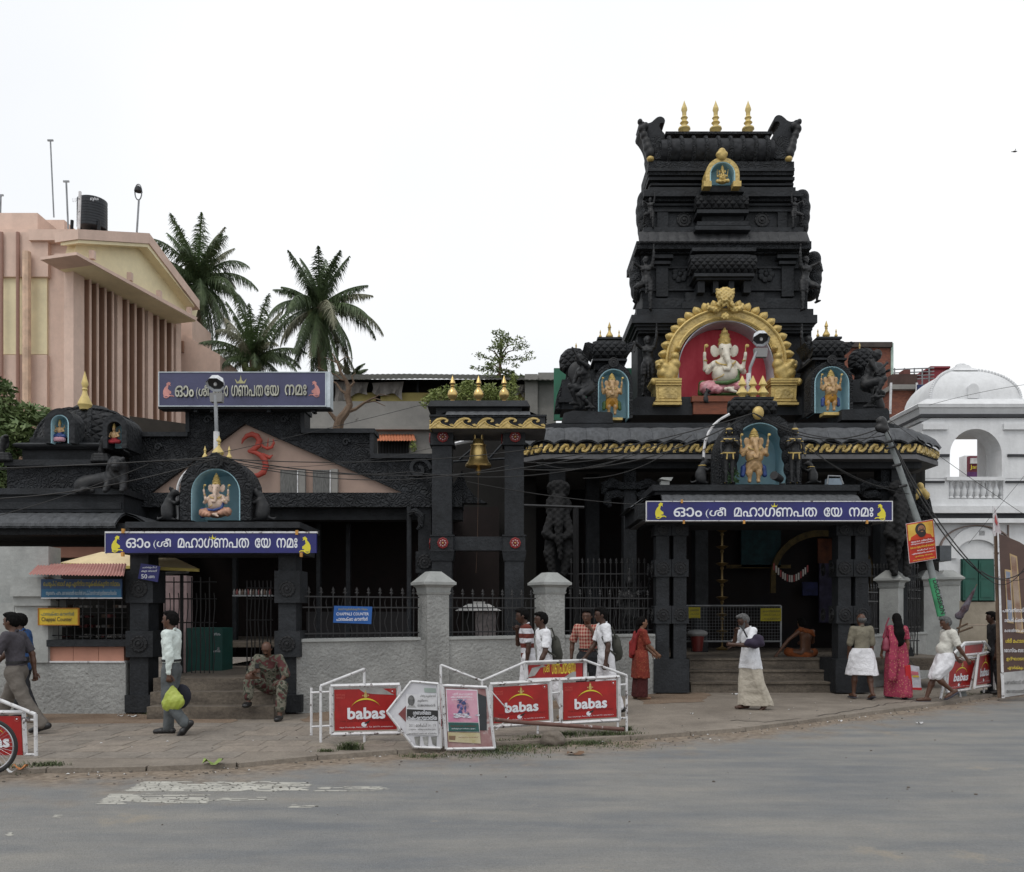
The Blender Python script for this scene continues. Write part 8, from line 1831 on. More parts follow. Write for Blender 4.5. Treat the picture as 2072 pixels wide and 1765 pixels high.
# grass tufts and weeds
GRS = mat('dusty_grass', (.035,.055,.018), rough=.8, scale=6, col2=(.10,.12,.05))
mb = MB(); rg = random.Random(12)
def tuft(u, v, w_, n, hgt, z=0.0):
    Y = GY(v, z)
    for i in range(n):
        x = XU(u, Y)+rg.gauss(0, w_); y = Y+rg.gauss(0, w_*.45); zz = RZ+.0 if y < kerb_y(x)-.02 else 0; a = rg.uniform(0, 6.28); h = hgt*rg.uniform(.4, 1.2); b = Vector((x, y, zz)); d = Vector((math.cos(a)*.6, math.sin(a)*.6, 1)).normalized()*h; s = Vector((-math.sin(a), math.cos(a), 0))*.004
        mb.add([b-s, b+s, b+d*.6+s*.8, b+d+Vector((math.cos(a), math.sin(a), -.5))*h*.35, b+d*.6-s*.8], [(0,1,2,4),(4,2,3)])
for q in ((95,1549,.10,240,.06),(708,1517,.07,260,.14),(660,1521,.06,120,.05),(1050,1504,.35,900,.05),(1090,1492,.15,200,.05),(1180,1498,.2,600,.07),(1230,1487,.22,600,.07),(1010,1513,.25,500,.05),(860,1524,.15,200,.05),(1265,1478,.05,160,.10),(990,1520,.3,400,.04),(490,1443,.1,60,.05),(610,1440,.08,40,.05),(300,1446,.08,60,.06),(1145,1488,.1,300,.08),(1950,1405,.3,140,.06),(30,1553,.2,200,.05),(1250,1503,.3,200,.03)): tuft(*q)
mb.build('grass', GRS, kind='stuff')
# ================================================================= STREET FURNITURE: barriers with red boards
PEEL = mat('peeled_grey_metal', (.24,.23,.22), rough=.45, scale=8, col2=(.36,.35,.34))
def pipe(parent, pts, Yf_, r=.017, name='pipe', m=WHITE):
    return MB().tube([P(u, v, Yf_(u)) for u, v in pts], r, 8).build(name, m, parent)
def babas(label, q, Yf_, group, full=True, parent=None, under='frame'):
    """red advertising board; q = corner pixels TL,TR,BR,BL at plane Yf_"""
    C = [P(u, v, Yf_(u)) for u, v in q]; t_ = thing('advertising_board', label, 'sign board', tuple((C[2]+C[3])/2), group)
    xd = (C[1]-C[0]); up = (C[0]-C[3]); nrm = xd.cross(up).normalized(); nrm = -nrm if nrm.y > 0 else nrm
    f_ = .045
    def pt(a, b, o=0): return C[3]*(1-a)*(1-b)+C[2]*a*(1-b)+C[0]*(1-a)*b+C[1]*a*b+nrm*o
    MB().prism([pt(f_,f_*1.4), pt(1-f_,f_*1.4), pt(1-f_,1-f_*1.4), pt(f_,1-f_*1.4)], -nrm*.012).build('red_panel', REDS, t_)
    for a in (((-.01,-.015),(1.01,-.015)),((-.01,1.015),(1.01,1.015)),((0,0),(0,1)),((1,0),(1,1))): MB().tube([pt(*a[0]), pt(*a[1])], .026, 4).build('frame_bar', WHITE, t_)
    def tx(s, m, a0, a1, b0, b1, bold=.0, th=.004, fit=0):
        L_ = (pt(1,.5)-pt(0,.5)); text(s, m, t_, (0, L_.length*(a1-a0), 0, (pt(.5,1)-pt(.5,0)).length*(b1-b0)), 0, thick=th, bold=bold, frame=(pt(a0, b0), L_.normalized(), (pt(.5,1)-pt(.5,0)).normalized()))
    if full:
        tx('babas', WTXT, .23, .79, .295, .545, .036, .006)
        arc = [pt(.50+.235*math.cos(R(a)), .47+.24*math.sin(R(a)), .006) for a in range(25, 156, 10)]; aw_ = [pt(.50+.235*math.cos(R(a)), .47+(.24+.035*math.sin(R((a-25)*180/130)))*math.sin(R(a)), .006) for a in range(25, 156, 10)]
        MB().prism(arc+aw_[::-1], -nrm*.003).build('yellow_arc', CYEL, t_)
        tx('THE COMPLETE      PHOTO STUDIO', DRED, .12, .90, .245, .275, .01); tx('New Overbridge, Pazhavangadi. Tel. 2471771 www.babas.in', WTXT, .12, .90, .105, .14); tx('PICTURE\nPERFECT', flat('faded_pink_lettering', (.55,.10,.08)), .07, .20, .74, .84)
        MB().prism([pt(.47+.04*math.cos(a)*(1.0), .185+.05*math.sin(a), .006) for a in [i*math.pi/6 for i in range(12)]], -nrm*.003).build('white_face_mark', WTXT, t_); MB().prism([pt(.47,.215,.008), pt(.56,.275,.008), pt(.54,.215,.008), pt(.49,.195,.008)], -nrm*.003).build('dark_cap_mark', BTXT, t_)
        for a_, b_, r_ in ((.5,.86,.030),(.5,.82,.042),(.5,.785,.048),(.46,.80,.02),(.54,.80,.02),(.5,.90,.016)): MB().prism([pt(a_+r_*.55*math.cos(a), b_+r_*.8*math.sin(a), .005+r_*.05) for a in [i*math.pi/5 for i in range(10)]], -nrm*.002).build('gold_deity_emblem', GOLD, t_)
        MB().prism([pt(.90+.012*math.cos(a), .88+.016*math.sin(a), .006) for a in [i*math.pi/5 for i in range(10)]], -nrm*.002).build('rivet', WTXT, t_)
        MB().tube([pt(.90+.035*math.cos(a), .88+.05*math.sin(a), .004) for a in [i*math.pi/8 for i in range(17)]], .003, 4).build('rivet_ring', flat('faded_pink_lettering', (.5,.1,.1)), t_)
    return t_, pt, nrm
BA = (XU(630, 11.0), 11.0); BB_ = (XU(1270, 12.35), 12.35)
def YB(u, off=0): return PV(u, 1300, BA, BB_).y+off
GB_ = 'red advertising boards on the white pipe barrier'
pbar = thing('pipe_barrier', 'white pipe crowd barrier with peeling paint on the kerb', 'barrier', (XU(950,11.6),11.6,0))
def foot(u): return V0+H*F/YB(u)
pipe(pbar, [(649,foot(649)),(649,1390),(649,1388),(737,1354)], YB); pipe(pbar, [(737,1352),(737,1390)], YB); pipe(pbar, [(737,1484),(738,1512)], YB)
pipe(pbar, [(630,1392),(630,1488)], lambda u: 11.9, .018); pipe(pbar, [(630,1402),(668,1400)], lambda u: 11.8, .014); pipe(pbar, [(631,1471),(668,1469)], lambda u: 11.8, .014)
pipe(pbar, [(892,1383),(892,1346),(893,1346),(975,1378),(1062,1340),(1064,1340),(1184,1336),(1188,1338),(1268,1367)], YB)
pipe(pbar, [(1268,1367),(1268,foot(1268))], YB); pipe(pbar, [(975,1378),(976,1392)], YB)
for u in (1088, 1250-0): pipe(pbar, [(u,1462),(u,foot(u)-4)], YB, .016)
for v in (1401, 1462): pipe(pbar, [(1112,v+2),(1134,v+0)], YB, .014)
for v in (1386, 1454): pipe(pbar, [(1252,v),(1268,v-1)], YB, .014)
pipe(pbar, [(995,1400),(1030,1440)], lambda u: YB(u)-.15, .008); pipe(pbar, [(1030,1452),(1003,1478)], lambda u: YB(u)-.1, .006)
for a, b in ((625,60),(735,30)): MB().ell(P(a+22, foot(a+22)+1, YB(a+22)), (.20 if a < 700 else .16,.12,.045)).build('concrete_footing', PAVE, pbar)
bA, pA, nA = babas('red babas board with a torn silver strip across its top, leftmost of the kerb barrier', ((670,1390),(807,1387),(809,1482),(671,1485)), YB, GB_)
MB().prism([pA(.36,.985,.004), pA(.74,.955,.004), pA(.93,.80,.004), pA(.60,.83,.004), pA(.48,.86,.004)], -nA*.003).build('torn_strip', PEEL, bA)
bC, pC, nC = babas('red babas board behind the fallen pipe, just right of the pink poster board', ((993,1386),(1113,1379),(1116,1461),(993,1470)), YB, GB_)
bD, pD, nD = babas('red babas board at the right end of the kerb barrier', ((1134,1377),(1252,1371),(1253,1456),(1135,1463)), YB, GB_)
MB().prism([pD(.96,.03,.003), pD(.985,.03,.003), pD(.985,.97,.003), pD(.955,.97,.003)], -nD*.003).build('grey_edge_strip', PEEL, bD)
bE, pE, nE = babas('narrow red board with yellow script and torn corners on top of the kerb barrier', ((1064,1343),(1184,1338),(1184,1373),(1064,1376)), lambda u: YB(u)+.04, GB_, full=False)
for s, a, b, e in (('(ശീ',.29,.39,.1),('ഗണപ',.43,.62,.28),('തേയ',.62,.83,.28)):
    L_ = pE(1,.5)-pE(0,.5); text(s, YTXT, bE, (0, L_.length*(b-a), 0, .15), 0, thick=.005, bold=.01, frame=(pE(a, .30), L_.normalized(), Vector((0,0,1))))
MB().prism([pE(.03,.15,.006), pE(.14,.25,.02), pE(.24,.72,.006), pE(.33,.78,.006), pE(.27,.92,.006), pE(.22,.80,.006), pE(.10,.72,.006)], -nE*.004).build('torn_flap', PEEL, bE); MB().prism([pE(.64,.10,.006), pE(.84,.08,.006), pE(.84,.42,.006), pE(.78,.40,.006)], -nE*.004).build('torn_flap', PEEL, bE)
# arrow board and pink poster board leaning in front
def YL_(u): return 10.65+(u-780)/220*.10
PAPW = mat('dirty_white_paper', (.50,.50,.53), rough=.8, scale=5, col2=(.64,.64,.67)); 
ab = thing('arrow_board', 'white arrow-shaped board pointing left with a pasted black and white notice', 'sign board', tuple(P(860, 1517, 10.7)))
AQ = [(783,1441),(832,1379),(887,1384),(892,1514),(838,1512)]
MB().prism([P(u, v, YL_(u)) for u, v in AQ], (0,.02,0)).build('white_panel', PAPW, ab)
for i in range(5): a, b = AQ[i], AQ[(i+1) % 5]; MB().tube([P(a[0],a[1],YL_(a[0])-.01), P(b[0],b[1],YL_(b[0])-.01)], .016, 4).build('frame_bar', WHITE, ab)
MB().prism([P(u, v, YL_(u)-.006) for u, v in ((806,1445),(822,1428),(822,1462))], (0,.003,0)).build('red_arrow_remnant', mat('faded_red_print', (.20,.06,.06)), ab)
MB().prism([P(u, v, YL_(u)-.010) for u, v in ((822,1404),(884,1407),(886,1489),(821,1486))], (0,.003,0)).build('pasted_notice', mat('white_notice_paper', (.62,.62,.64)), ab)
MB().prism([P(u, v, YL_(u)-.013) for u, v in ((823,1435),(886,1438),(886,1459),(823,1456))], (0,.002,0)).build('black_title_bar', BTXT, ab)
MB().prism([P(832+7*math.cos(a), 1418+11*math.sin(a), YL_(832)-.013) for a in [i*math.pi/8 for i in range(16)]], (0,.002,0)).build('portrait_photo', mat('grey_print', (.11,.11,.11), scale=20, var=.6), ab)
MB().prism([P(u, v, YL_(u)-.013) for u, v in ((823,1432),(827,1427),(838,1427),(842,1432))], (0,.002,0)).build('portrait_shoulders', mat('pale_grey_print', (.35,.35,.35)), ab)
for s, m, q in (('കുമ്മനം',BTXT,(845,866,1415,1421)),('രാജശേഖരൻ',BTXT,(845,881,1424,1430)),('ശബരിമല',WTXT,(836,872,1437,1446)),('രക്ഷായാത്ര',WTXT,(825,884,1447,1457)),('2011 മാർച്ച് 14 - 19',BTXT,(828,882,1464,1471)),('പാളയം - തിരുവനന്തപുരം',BTXT,(827,882,1474,1478)),('പഴവങ്ങാടി ഗണപതി ക്ഷേത്രം',BTXT,(825,884,1482,1486)),('ഹിന്ദു ഐക്യവേദി',BTXT,(850,882,1405.5,1412))): text(s, m, ab, q, 10.66, thick=.012, bold=.008)
for k in range(3): MB().prism([P(u, v, YL_(u)-.006) for u, v in ((838+k*17,1491),(850+k*17,1490),(849+k*17,1511),(841+k*17,1506))], (0,.002,0)).build('old_paste_scrap', mat('grey_scrap_%d' % (k % 2), ((.20,.20,.19),(.33,.33,.32))[k % 2], scale=9, var=.5), ab)
MB().prism([P(u, v, YL_(u)-.006) for u, v in ((858,1392),(882,1393),(882,1402),(859,1401))], (0,.002,0)).build('old_paste_scrap', mat('greenish_scrap', (.30,.36,.33)), ab)
pb_ = thing('poster_board', 'white-framed board with a peeling pink devotional poster, right of the arrow board', 'sign board', tuple(P(950, 1518, 10.7)))
PQ = [(896,1387),(985,1391),(1001,1514),(903,1516)]
MB().prism([P(u, v, YL_(u)) for u, v in PQ], (0,.02,0)).build('panel', mat('peeling_pink_backing', (.26,.12,.12), rough=.8, scale=3, col2=(.42,.30,.29), wear=.55, wearcol=(.5,.46,.45), wscale=6), pb_)
for i in range(4): a, b = PQ[i], PQ[(i+1) % 4]; MB().tube([P(a[0],a[1],YL_(a[0])-.01), P(b[0],b[1],YL_(b[0])-.01)], .018, 4).build('frame_bar', WHITE, pb_)
PP = lambda q, o, nm, m: MB().prism([P(u, v, YL_(u)-o) for u, v in q], (0,.002,0)).build(nm, m, pb_)
PP(((966,1403),(984,1410),(985,1478),(970,1478)), .008, 'black_sheet', mat('dark_foil_print', (.03,.035,.04), rough=.4))
PP(((902,1394),(966,1396),(971,1482),(906,1480)), .012, 'poster_paper', mat('white_notice_paper', (.6,.6,.6)))
PP(((903.5,1396),(964.5,1398),(968,1462),(907,1461)), .015, 'poster_sky', mat('magenta_pink_print', (.45,.11,.24), rough=.6, scale=2.5, col2=(.62,.36,.44)))
PP(((907,1462),(968,1463),(970,1481),(908,1480)), .015, 'poster_band', mat('dark_green_print', (.03,.10,.09)))
PP(((906,1482),(971,1483),(973,1505),(908,1501)), .011, 'poster_lower_strip', mat('cream_yellow_print', (.42,.36,.18), scale=7, col2=(.55,.50,.36)))
PP(((908,1489),(922,1489),(921,1498),(909,1497)), .013, 'poster_stamp', mat('brown_print', (.2,.13,.08)))
TN = [mat('print_tone_%d' % k, c_, var=.5, scale=30) for k, c_ in enumerate(((.09,.10,.25),(.22,.16,.34),(.06,.08,.20),(.36,.22,.28),(.55,.56,.62)))]
rq = random.Random(5)
for k in range(46):
    if k < 34: u, v, a, b, c_ = 936+rq.gauss(0,6), 1428+rq.gauss(0,8), rq.uniform(1.5,4.5), rq.uniform(1.5,5), TN[rq.randrange(4)]
    else: u, v, a, b, c_ = 937+rq.gauss(0,12), 1448+rq.gauss(0,2), rq.uniform(3,7), rq.uniform(1,2.2), TN[4]
    MB().prism([P(u+a*math.cos(t)*(1+.3*math.sin(3*t+k)), v+b*math.sin(t), YL_(u)-.017-.0003*k) for t in [i*math.pi/5 for i in range(10)]], (0,.001,0)).build('printed_shape', c_, pb_)
for s, m, q in (('ശ്രീ മഹാദേവി',WTXT,(916,956,1402,1406)),('ക്ഷേത്രം',WTXT,(912,956,1407.5,1412)),('ഉത്സവം 2011',WTXT,(914,958,1414,1417)),('ആറ്റുകാൽ പൊങ്കാല',DRED,(911,963,1467,1471)),('തിരുവനന്തപുരം',WTXT,(914,962,1473,1476)),('ദേവസ്വം ബോർഡ്',DRED,(928,968,1490,1493))): text(s, m, pb_, q, 10.68, thick=.015, bold=.005)
bBh = thing('pipe_post', 'thin dark slot post with a round emblem between arrow board and poster board', 'post', tuple(P(895,1500,11.0)))
MB().tube([P(893,1384,11.0), P(899,1514,10.95)], .02, 6).build('post_bar', WHITE, bBh); MB().ub(890, 899, 1395, 1470, 11.15, .02).build('red_panel', REDS, bBh); MB().tube([P(893.5+4*math.cos(a), 1449+5*math.sin(a), 10.9) for a in [i*math.pi/6 for i in range(13)]], .005, 5).build('round_emblem', WTXT, bBh)
fp = MB().tube([P(1000,1456,11.2), P(1040,1461,11.4), P(1262,1476,12.0)], .028, 10).build('steel_pipe', mat('rusty_red_brown_pipe', (.10,.045,.035), rough=.6, scale=9, col2=(.17,.09,.07), wear=.60, wearcol=(.42,.40,.39), wscale=8), label='rusty red-brown pipe lying across the stone in front of the boards', cat='pipe')
S = SD(.03); c = P(1119, 1497, 11.35); S.ell(c+Vector((-.02,0,-.02)), (.155,.13,.085)); S.ell(c+Vector((.0,0,.06)), (.13,.11,.06)); S.ell(c+Vector((.07,-.02,.0)), (.09,.1,.08))
S.build('boulder', mat('grey_brown_stone', (.09,.075,.06), rough=.95, scale=6, col2=(.17,.145,.12), bump=.8, bscale=18), None, .011, lambda d, G: d+.008*np.sin(G[..., 0]*37)*np.sin(G[..., 2]*43+1), label='rough grey-brown block of stone under the fallen pipe', cat='stone')
# left barrier by the bicycle
Lb = thing('pipe_barrier', 'white pipe barrier with sloping top rail at the lower left edge', 'barrier', tuple(P(72, 1532, 10.2)))
Yl = lambda u: 10.2
pipe(Lb, [(73,1533),(72,1446)], Yl, .022); pipe(Lb, [(72,1446),(-5,1415)], Yl, .022); pipe(Lb, [(48,1457),(71,1457)], Yl, .014); pipe(Lb, [(53,1527),(73,1527)], Yl, .014)
bL, pL_, nL = babas('red board behind the bicycle wheel at the left edge', ((-95,1443),(48,1443),(53,1542),(-95,1542)), lambda u: 10.25, GB_)
# right barrier group
Rb = thing('pipe_barrier', 'white pipe barrier the grey-haired man leans on, near the right edge', 'barrier', tuple(P(1950, 1405, 16.6)))
Yr_ = lambda u: 16.9+(u-1900)*.010
pipe(Rb, [(1903,1415),(1919,1333),(1945,1308),(1952,1301),(1992,1299)], lambda u: 16.5+(u-1900)*.012, .026); pipe(Rb, [(1992,1299),(2012,1325),(2012,1395)], Yr_, .024); pipe(Rb, [(1918,1334),(1968,1330)], Yr_, .02); pipe(Rb, [(1942,1398),(1944,1412)], Yr_, .018); pipe(Rb, [(1990,1388),(1991,1402)], Yr_, .018)
babas('tilted red babas board right beside the leaning man', ((1920,1336),(1977,1332),(1963,1394),(1915,1400)), lambda u: 16.8+(u-1900)*.010, GB_)
babas('upright red babas board next to the brown banner', ((1980,1325),(2009,1319),(2007,1386),(1972,1391)), lambda u: 17.2+(u-1970)*.025, GB_)
babas('small plain red board on top of the right barrier', ((1950,1305),(1991,1300),(1988,1322),(1949,1326)), lambda u: 17.1+(u-1950)*.015, GB_, full=False)
tr = thing('cloth_on_stick', 'dark furled cloth on a stick leaning up behind the grey-haired man', 'flag', tuple(P(1945, 1300, 18)))
MB().tube([P(1935,1300,18), P(1948,1240,18), P(1977,1182,18)], [.02,.015,.008], 5).build('stick', BARK, tr); S = SD(.02); S.chain([P(1940,1248,18), P(1952,1232,18), P(1968,1200,18), P(1976,1185,18)], [.05,.07,.03,.01]); S.ell(P(1941,1246,18), (.09,.06,.08)); S.build('furled_cloth', mat('dark_red_blue_cloth', (.05,.02,.025), scale=8, col2=(.14,.13,.16)), tr, .02)
for a, b in (((1936,1272),(1958,1262)),((1938,1280),(1968,1269))): MB().tube([P(*a,18), P(*b,18)], .02, 5).build('side_stick', BARK, tr)
# banner
bn = thing('banner', 'tall brown portrait banner on a wooden frame at the right edge', 'banner', tuple(P(2040, 1412, 17)))
YN_ = lambda u: 16.9
BRNB = mat('brown_banner_vinyl', (.085,.048,.038), rough=.5, var=.2, scale=2)
NQ = lambda q, o, nm, m: MB().prism([P(u, v, YN_(u)-o) for u, v in q], (0,.02 if o == 0 else .003,0)).build(nm, m, bn)
NQ(((2017,1078),(2063,1097),(2100,1120),(2120,1400),(2028,1413)), 0, 'brown_sheet', BRNB)
NQ(((2024,1362),(2120,1352),(2120,1398),(2029,1412)), .006, 'white_strip', mat('banner_white_strip', (.40,.40,.40)))
NQ(((2018,1078),(2021,1078),(2033,1413),(2027,1413)), .008, 'white_edge', WHITE)
NQ(((2043,1120),(2058,1126),(2071,1282),(2056,1280)), .005, 'portrait_frame', mat('banner_gold_print', (.42,.30,.16))); NQ(((2045,1124),(2056,1129),(2068,1275),(2057,1273)), .008, 'portrait_print', mat('banner_portrait_print', (.22,.13,.09), scale=4, col2=(.36,.28,.22)))
NQ(((2033,1152),(2046,1154),(2051,1262),(2038,1260)), .010, 'portrait_frame', mat('banner_gold_print', (.4,.3,.1))); NQ(((2035,1156),(2044,1158),(2049,1257),(2040,1255)), .013, 'portrait_print', mat('banner_blue_print', (.16,.20,.28), scale=4, col2=(.34,.34,.38)))
NQ(((2036,1170),(2043,1171),(2046,1215),(2039,1214)), .016, 'portrait_face', mat('banner_face_print', (.16,.08,.06)))
for k, (s, m, a, b) in enumerate((('പഴവങ്ങാടിയിൽ',WTXT,2028,2090),('ഗണപതി ക്ഷേത്ര സന്നിധി',WTXT,2032,2092),('മഹോത്സവം ചടങ്ങുകൾ',WTXT,2032,2092),('ശ്രീ മഹാഗണപതി',YTXT,2034,2094),('ദേവസ്വം ബോർഡ് NSS',WTXT,2031,2094),('ഉദ്ഘാടനം 2011',YTXT,2036,2096),('ഏവർക്കും സ്വാഗതം',YTXT,2038,2098))):
    vv = (1226+0,1246,1268,1288,1307,1325,1343)[k]+0
    text(s, m, bn, (a, b, vv+4, vv+13), 16.86, thick=.012, bold=.006)
text('പഴവങ്ങാടി നിവാസികൾ', BTXT, bn, (2032,2100,1376,1385), 16.86, thick=.012, bold=.01); text('മൊബൈൽ അസോ.', BTXT, bn, (2036,2098,1394,1403), 16.86, thick=.012, bold=.01)
MB().tube([P(2016,1085,17.0), P(2023,1412,17.0)], .045, 4).build('wooden_post', BARK, bn)
fg = thing('pennant_sign', 'tall thin pale pennant with red print above the brown banner', 'pennant', tuple(P(2014,1090,17.05)))
MB().prism([P(u, v, 17.05) for u, v in ((2010,1024),(2014,1030),(2026,1078),(2020,1092),(2009,1080))], (0,.01,0)).build('pennant_cloth', mat('pale_pink_pennant', (.42,.36,.38), scale=10, col2=(.55,.50,.52)), fg); MB().prism([P(u, v, 17.03) for u, v in ((2014,1042),(2019,1058),(2018,1064),(2013,1056))], (0,.01,0)).build('red_print', mat('pennant_red_print', (.35,.07,.07)), fg); MB().tube([P(2010,1024,17.06), P(2015,1200,17.06)], .02, 5).build('pennant_pole', WHITE, fg)
# utility pole
POLEM = mat('blue_grey_painted_pole', (.17,.19,.19), rough=.7, scale=4, col2=(.27,.29,.29), wear=.68, wearcol=(.08,.06,.05), wscale=8)
up_ = thing('utility_pole', 'leaning blue-grey utility pole with a bundle of cables at its top', 'utility pole', tuple(P(1948, 1409, 17.6)))
MB().tube([P(1788,858,17.6), P(1866,1080,17.6), P(1948,1409,17.6)], [.052,.064,.08], 14).build('pole', POLEM, up_)
S = SD(.02); [S.ell(P(1786+a, 858+b, 17.6), (.10,.09,.09)) for a, b in ((0,0),(-5,8),(3,10),(-3,-6))]; S.build('cable_knot', IRON, up_, .02)
for u, v in ((1796,895),(1813,943),(1826,985),(1801,907)): MB().tube([P(u-8,v+1,17.5), P(u+9,v-3,17.5)], .03, 6).build('pole_band', IRON, up_)
po = thing('portrait_poster', 'tilted yellow and red poster of a bearded man in orange tied to the leaning pole', 'poster', tuple(P(1866, 1140, 17.45)))
O0 = P(1840, 1140.5, 17.45); ex = (P(1896,1131,17.45)-O0); ez = (P(1832.5,1060,17.45)-O0)
Q = lambda a, b, o=0: O0+ex*a+ez*b+Vector((0,-o,0))
PO = lambda q, o, nm, m: MB().prism([Q(a, b, o) for a, b in q], (0,.004,0)).build(nm, m, po)
PO(((0,0),(1,0),(1,1),(0,1)), 0, 'board', mat('poster_pale_edge', (.5,.42,.42)))
PO(((.02,.015),(.98,.015),(.98,.985),(.02,.985)), .005, 'red_ground', mat('poster_red_print', (.42,.03,.015)))
PO(((.05,.56),(.95,.56),(.95,.96),(.05,.96)), .009, 'yellow_ground', mat('poster_yellow_print', (.55,.26,.03), scale=3, col2=(.68,.50,.10)))
ci = lambda a, b, ra_, rb_, o, nm, m: PO([(a+ra_*math.cos(t), b+rb_*math.sin(t)) for t in [i*math.pi/9 for i in range(18)]], o, nm, m)
PO(((.10,.56),(.14,.64),(.34,.70),(.62,.70),(.84,.64),(.90,.56)), .012, 'orange_robe_print', mat('poster_robe_print', (.50,.045,.015)))
ci(.5,.80,.19,.155,.014,'hair_print',BTXT); ci(.53,.80,.125,.10,.017,'face_print',mat('poster_face_print', (.30,.14,.08))); ci(.53,.70,.15,.10,.020,'beard_print',mat('poster_beard_print', (.025,.02,.02))); ci(.54,.742,.05,.014,.022,'smile_print',mat('poster_face_print', (.3,.1,.1)))
for a in (.47,.59): ci(a,.815,.022,.010,.022,'eye_print',BTXT)
xdn, zdn = ex.normalized(), ez.normalized()
for s, m, b0, b1, a0, a1 in (('യോഗ ശിബിരം',WTXT,.495,.545,.12,.88),('തിരുവനന്തപുരത്ത്',WTXT,.435,.48,.10,.92),('യോഗ ഗുരു സ്വാമി രാംദേവ്',YTXT,.335,.405,.07,.95),('മാർച്ച് 2011',WTXT,.27,.31,.3,.9),('പുത്തരിക്കണ്ടം മൈതാനം',WTXT,.19,.24,.1,.92),('ഏവർക്കും സ്വാഗതം',YTXT,.12,.165,.2,.85),('സംഘാടക സമിതി',YTXT,.04,.075,.12,.9)):
    text(s, m, po, (0, ex.length*(a1-a0), 0, ez.length*(b1-b0)), 0, thick=.006, bold=.01, frame=(Q(a0, b0, .016), xdn, zdn))
stk = thing('pole_sticker', 'bright green wrap-around sticker with black letters low on the leaning pole', 'sticker', tuple(P(1900, 1230, 17.48)))
a_, b_ = P(1886,1170,17.6), P(1905,1246,17.6); MB().tube([a_, b_], [.074,.080], 14, cap=False).build('sticker_sheet', mat('mint_green_paper', (.07,.34,.16)), stk)
zz = (b_-a_).normalized(); text('DISCUSSION', BTXT, stk, (0, (b_-a_).length*.9, 0, .10), 0, thick=.004, bold=.02, frame=(a_+zz*.04+Vector((-.042,-.083,-.01)), zz, Vector((zz.z*-1, 0, zz.x)).normalized()))
# cables
WIRE = mat('black_cable', (.012,.012,.012), rough=.6)
def cable(a, Ya, b, Yb2, sag, r=.012, n=18, mid=None, label=None, m=WIRE):
    p, q = P(*a, Ya), P(*b, Yb2)
    return [p.lerp(q, i/n)-Vector((0,0,sag*4*(i/n)*(1-i/n))) for i in range(n+1)], r
def bundle(label, lines, grp=None):
    o0 = thing('overhead_cable', label, 'cable', tuple(lines[0][0][0]), grp)
    for pts, r in lines: MB().tube(pts, r*.8, 5).build('strand', WIRE, o0)
bundle('black cable bundle sagging from the left edge past the gate finial', [cable((-20,948),13.9,(437,925),13.9,.02,.011), cable((-20,952),13.9,(437,930),13.95,-.02,.009), cable((-20,1010),13.9,(437,928),13.95,.12,.012), cable((-20,1048),13.8,(300,940),13.9,.05,.008)])
bundle('black cables looping from the left gate finial past the bell toward the main gate', [cable((445,925),13.9,(1180,925),16.5,.32,.012), cable((445,928),13.9,(1100,905),16.3,.15,.010), cable((445,930),13.9,(830,955),15,.12,.009), cable((830,955),15,(1345,900),17.2,.30,.010), cable((1080,935),16,(1300,905),17.2,.25,.009), cable((445,932),13.9,(1030,942),15.5,.28,.009)])
bundle('black cable bundle rising from the hall eave to the top of the main gate niche', [cable((1060,950),16.4,(1520,838),17.6,.35,.016), cable((1100,930),16.4,(1525,836),17.6,.10,.014), cable((1060,935),16.4,(1380,880),17.3,.20,.012), cable((1180,968),16.8,(1400,880),17.4,.22,.010)])
bundle('black cable bundle from the main gate niche to the leaning pole', [cable((1525,836),17.6,(1790,862),17.6,.38,.016), cable((1530,838),17.6,(1796,880),17.6,.25,.012), cable((1600,880),17.6,(1840,1000),17.5,.20,.010), cable((1640,905),17.6,(1830,985),17.5,.25,.008), cable((1660,890),17.6,(1790,862),17.6,.22,.010)])
bundle('black cable bundle drooping from the leaning pole to the right edge', [cable((1795,870),17.5,(1985,1160),17.0,.25,.016), cable((1810,905),17.5,(2000,1172),17.0,.35,.016), cable((1985,1155),17.0,(2090,1140),16.5,.22,.012), cable((2000,1172),17,(2090,1120),16.5,.30,.008), cable((1960,1140),17.1,(2090,1165),16.5,.2,.007)])
bundle('thin grey wire crossing in front of the white dome', [cable((1880,820),20,(2100,775),20,-.05,.006), cable((1800,850),17.6,(2070,1040),16.0,.02,.006), cable((2100,930),17,(1960,1100),17,.0,.005)])
bundle('pale thin wire from the bell frame post to the main gate eave', [cable((945,975),16.8,(1300,1022),17.4,.06,.011)])
bundle('thin wire over the gable roof from the finial to the bell frame roof', [cable((440,918),14.0,(870,815),17.0,.02,.006), cable((300,928),14.5,(880,905),16.8,.25,.005)])
# ================================================================= BICYCLE
bc_ = thing('bicycle', 'bicycle at the lower left edge with only its front wheel showing', 'bicycle', tuple(P(-20, 1567, 9.05)))
wc = P(-20, 1511, 9.05); wr = 56/F*9.05
def torus(c, Rr, r, seg=48, s2=8):
    mb = MB(); vs = [(c.x+(Rr+r*math.cos(b))*math.cos(a), c.y+r*math.sin(b), c.z+(Rr+r*math.cos(b))*math.sin(a)) for a in [2*math.pi*i/seg for i in range(seg)] for b in [2*math.pi*j/s2 for j in range(s2)]]
    return mb.add(vs, [(i*s2+j, ((i+1) % seg)*s2+j, ((i+1) % seg)*s2+(j+1) % s2, i*s2+(j+1) % s2) for i in range(seg) for j in range(s2)], True)
TYRE = mat('black_tyre_rubber', (.02,.022,.022), rough=.8); CHR = mat('chrome_rim', (.5,.5,.52), rough=.25, metal=.8)
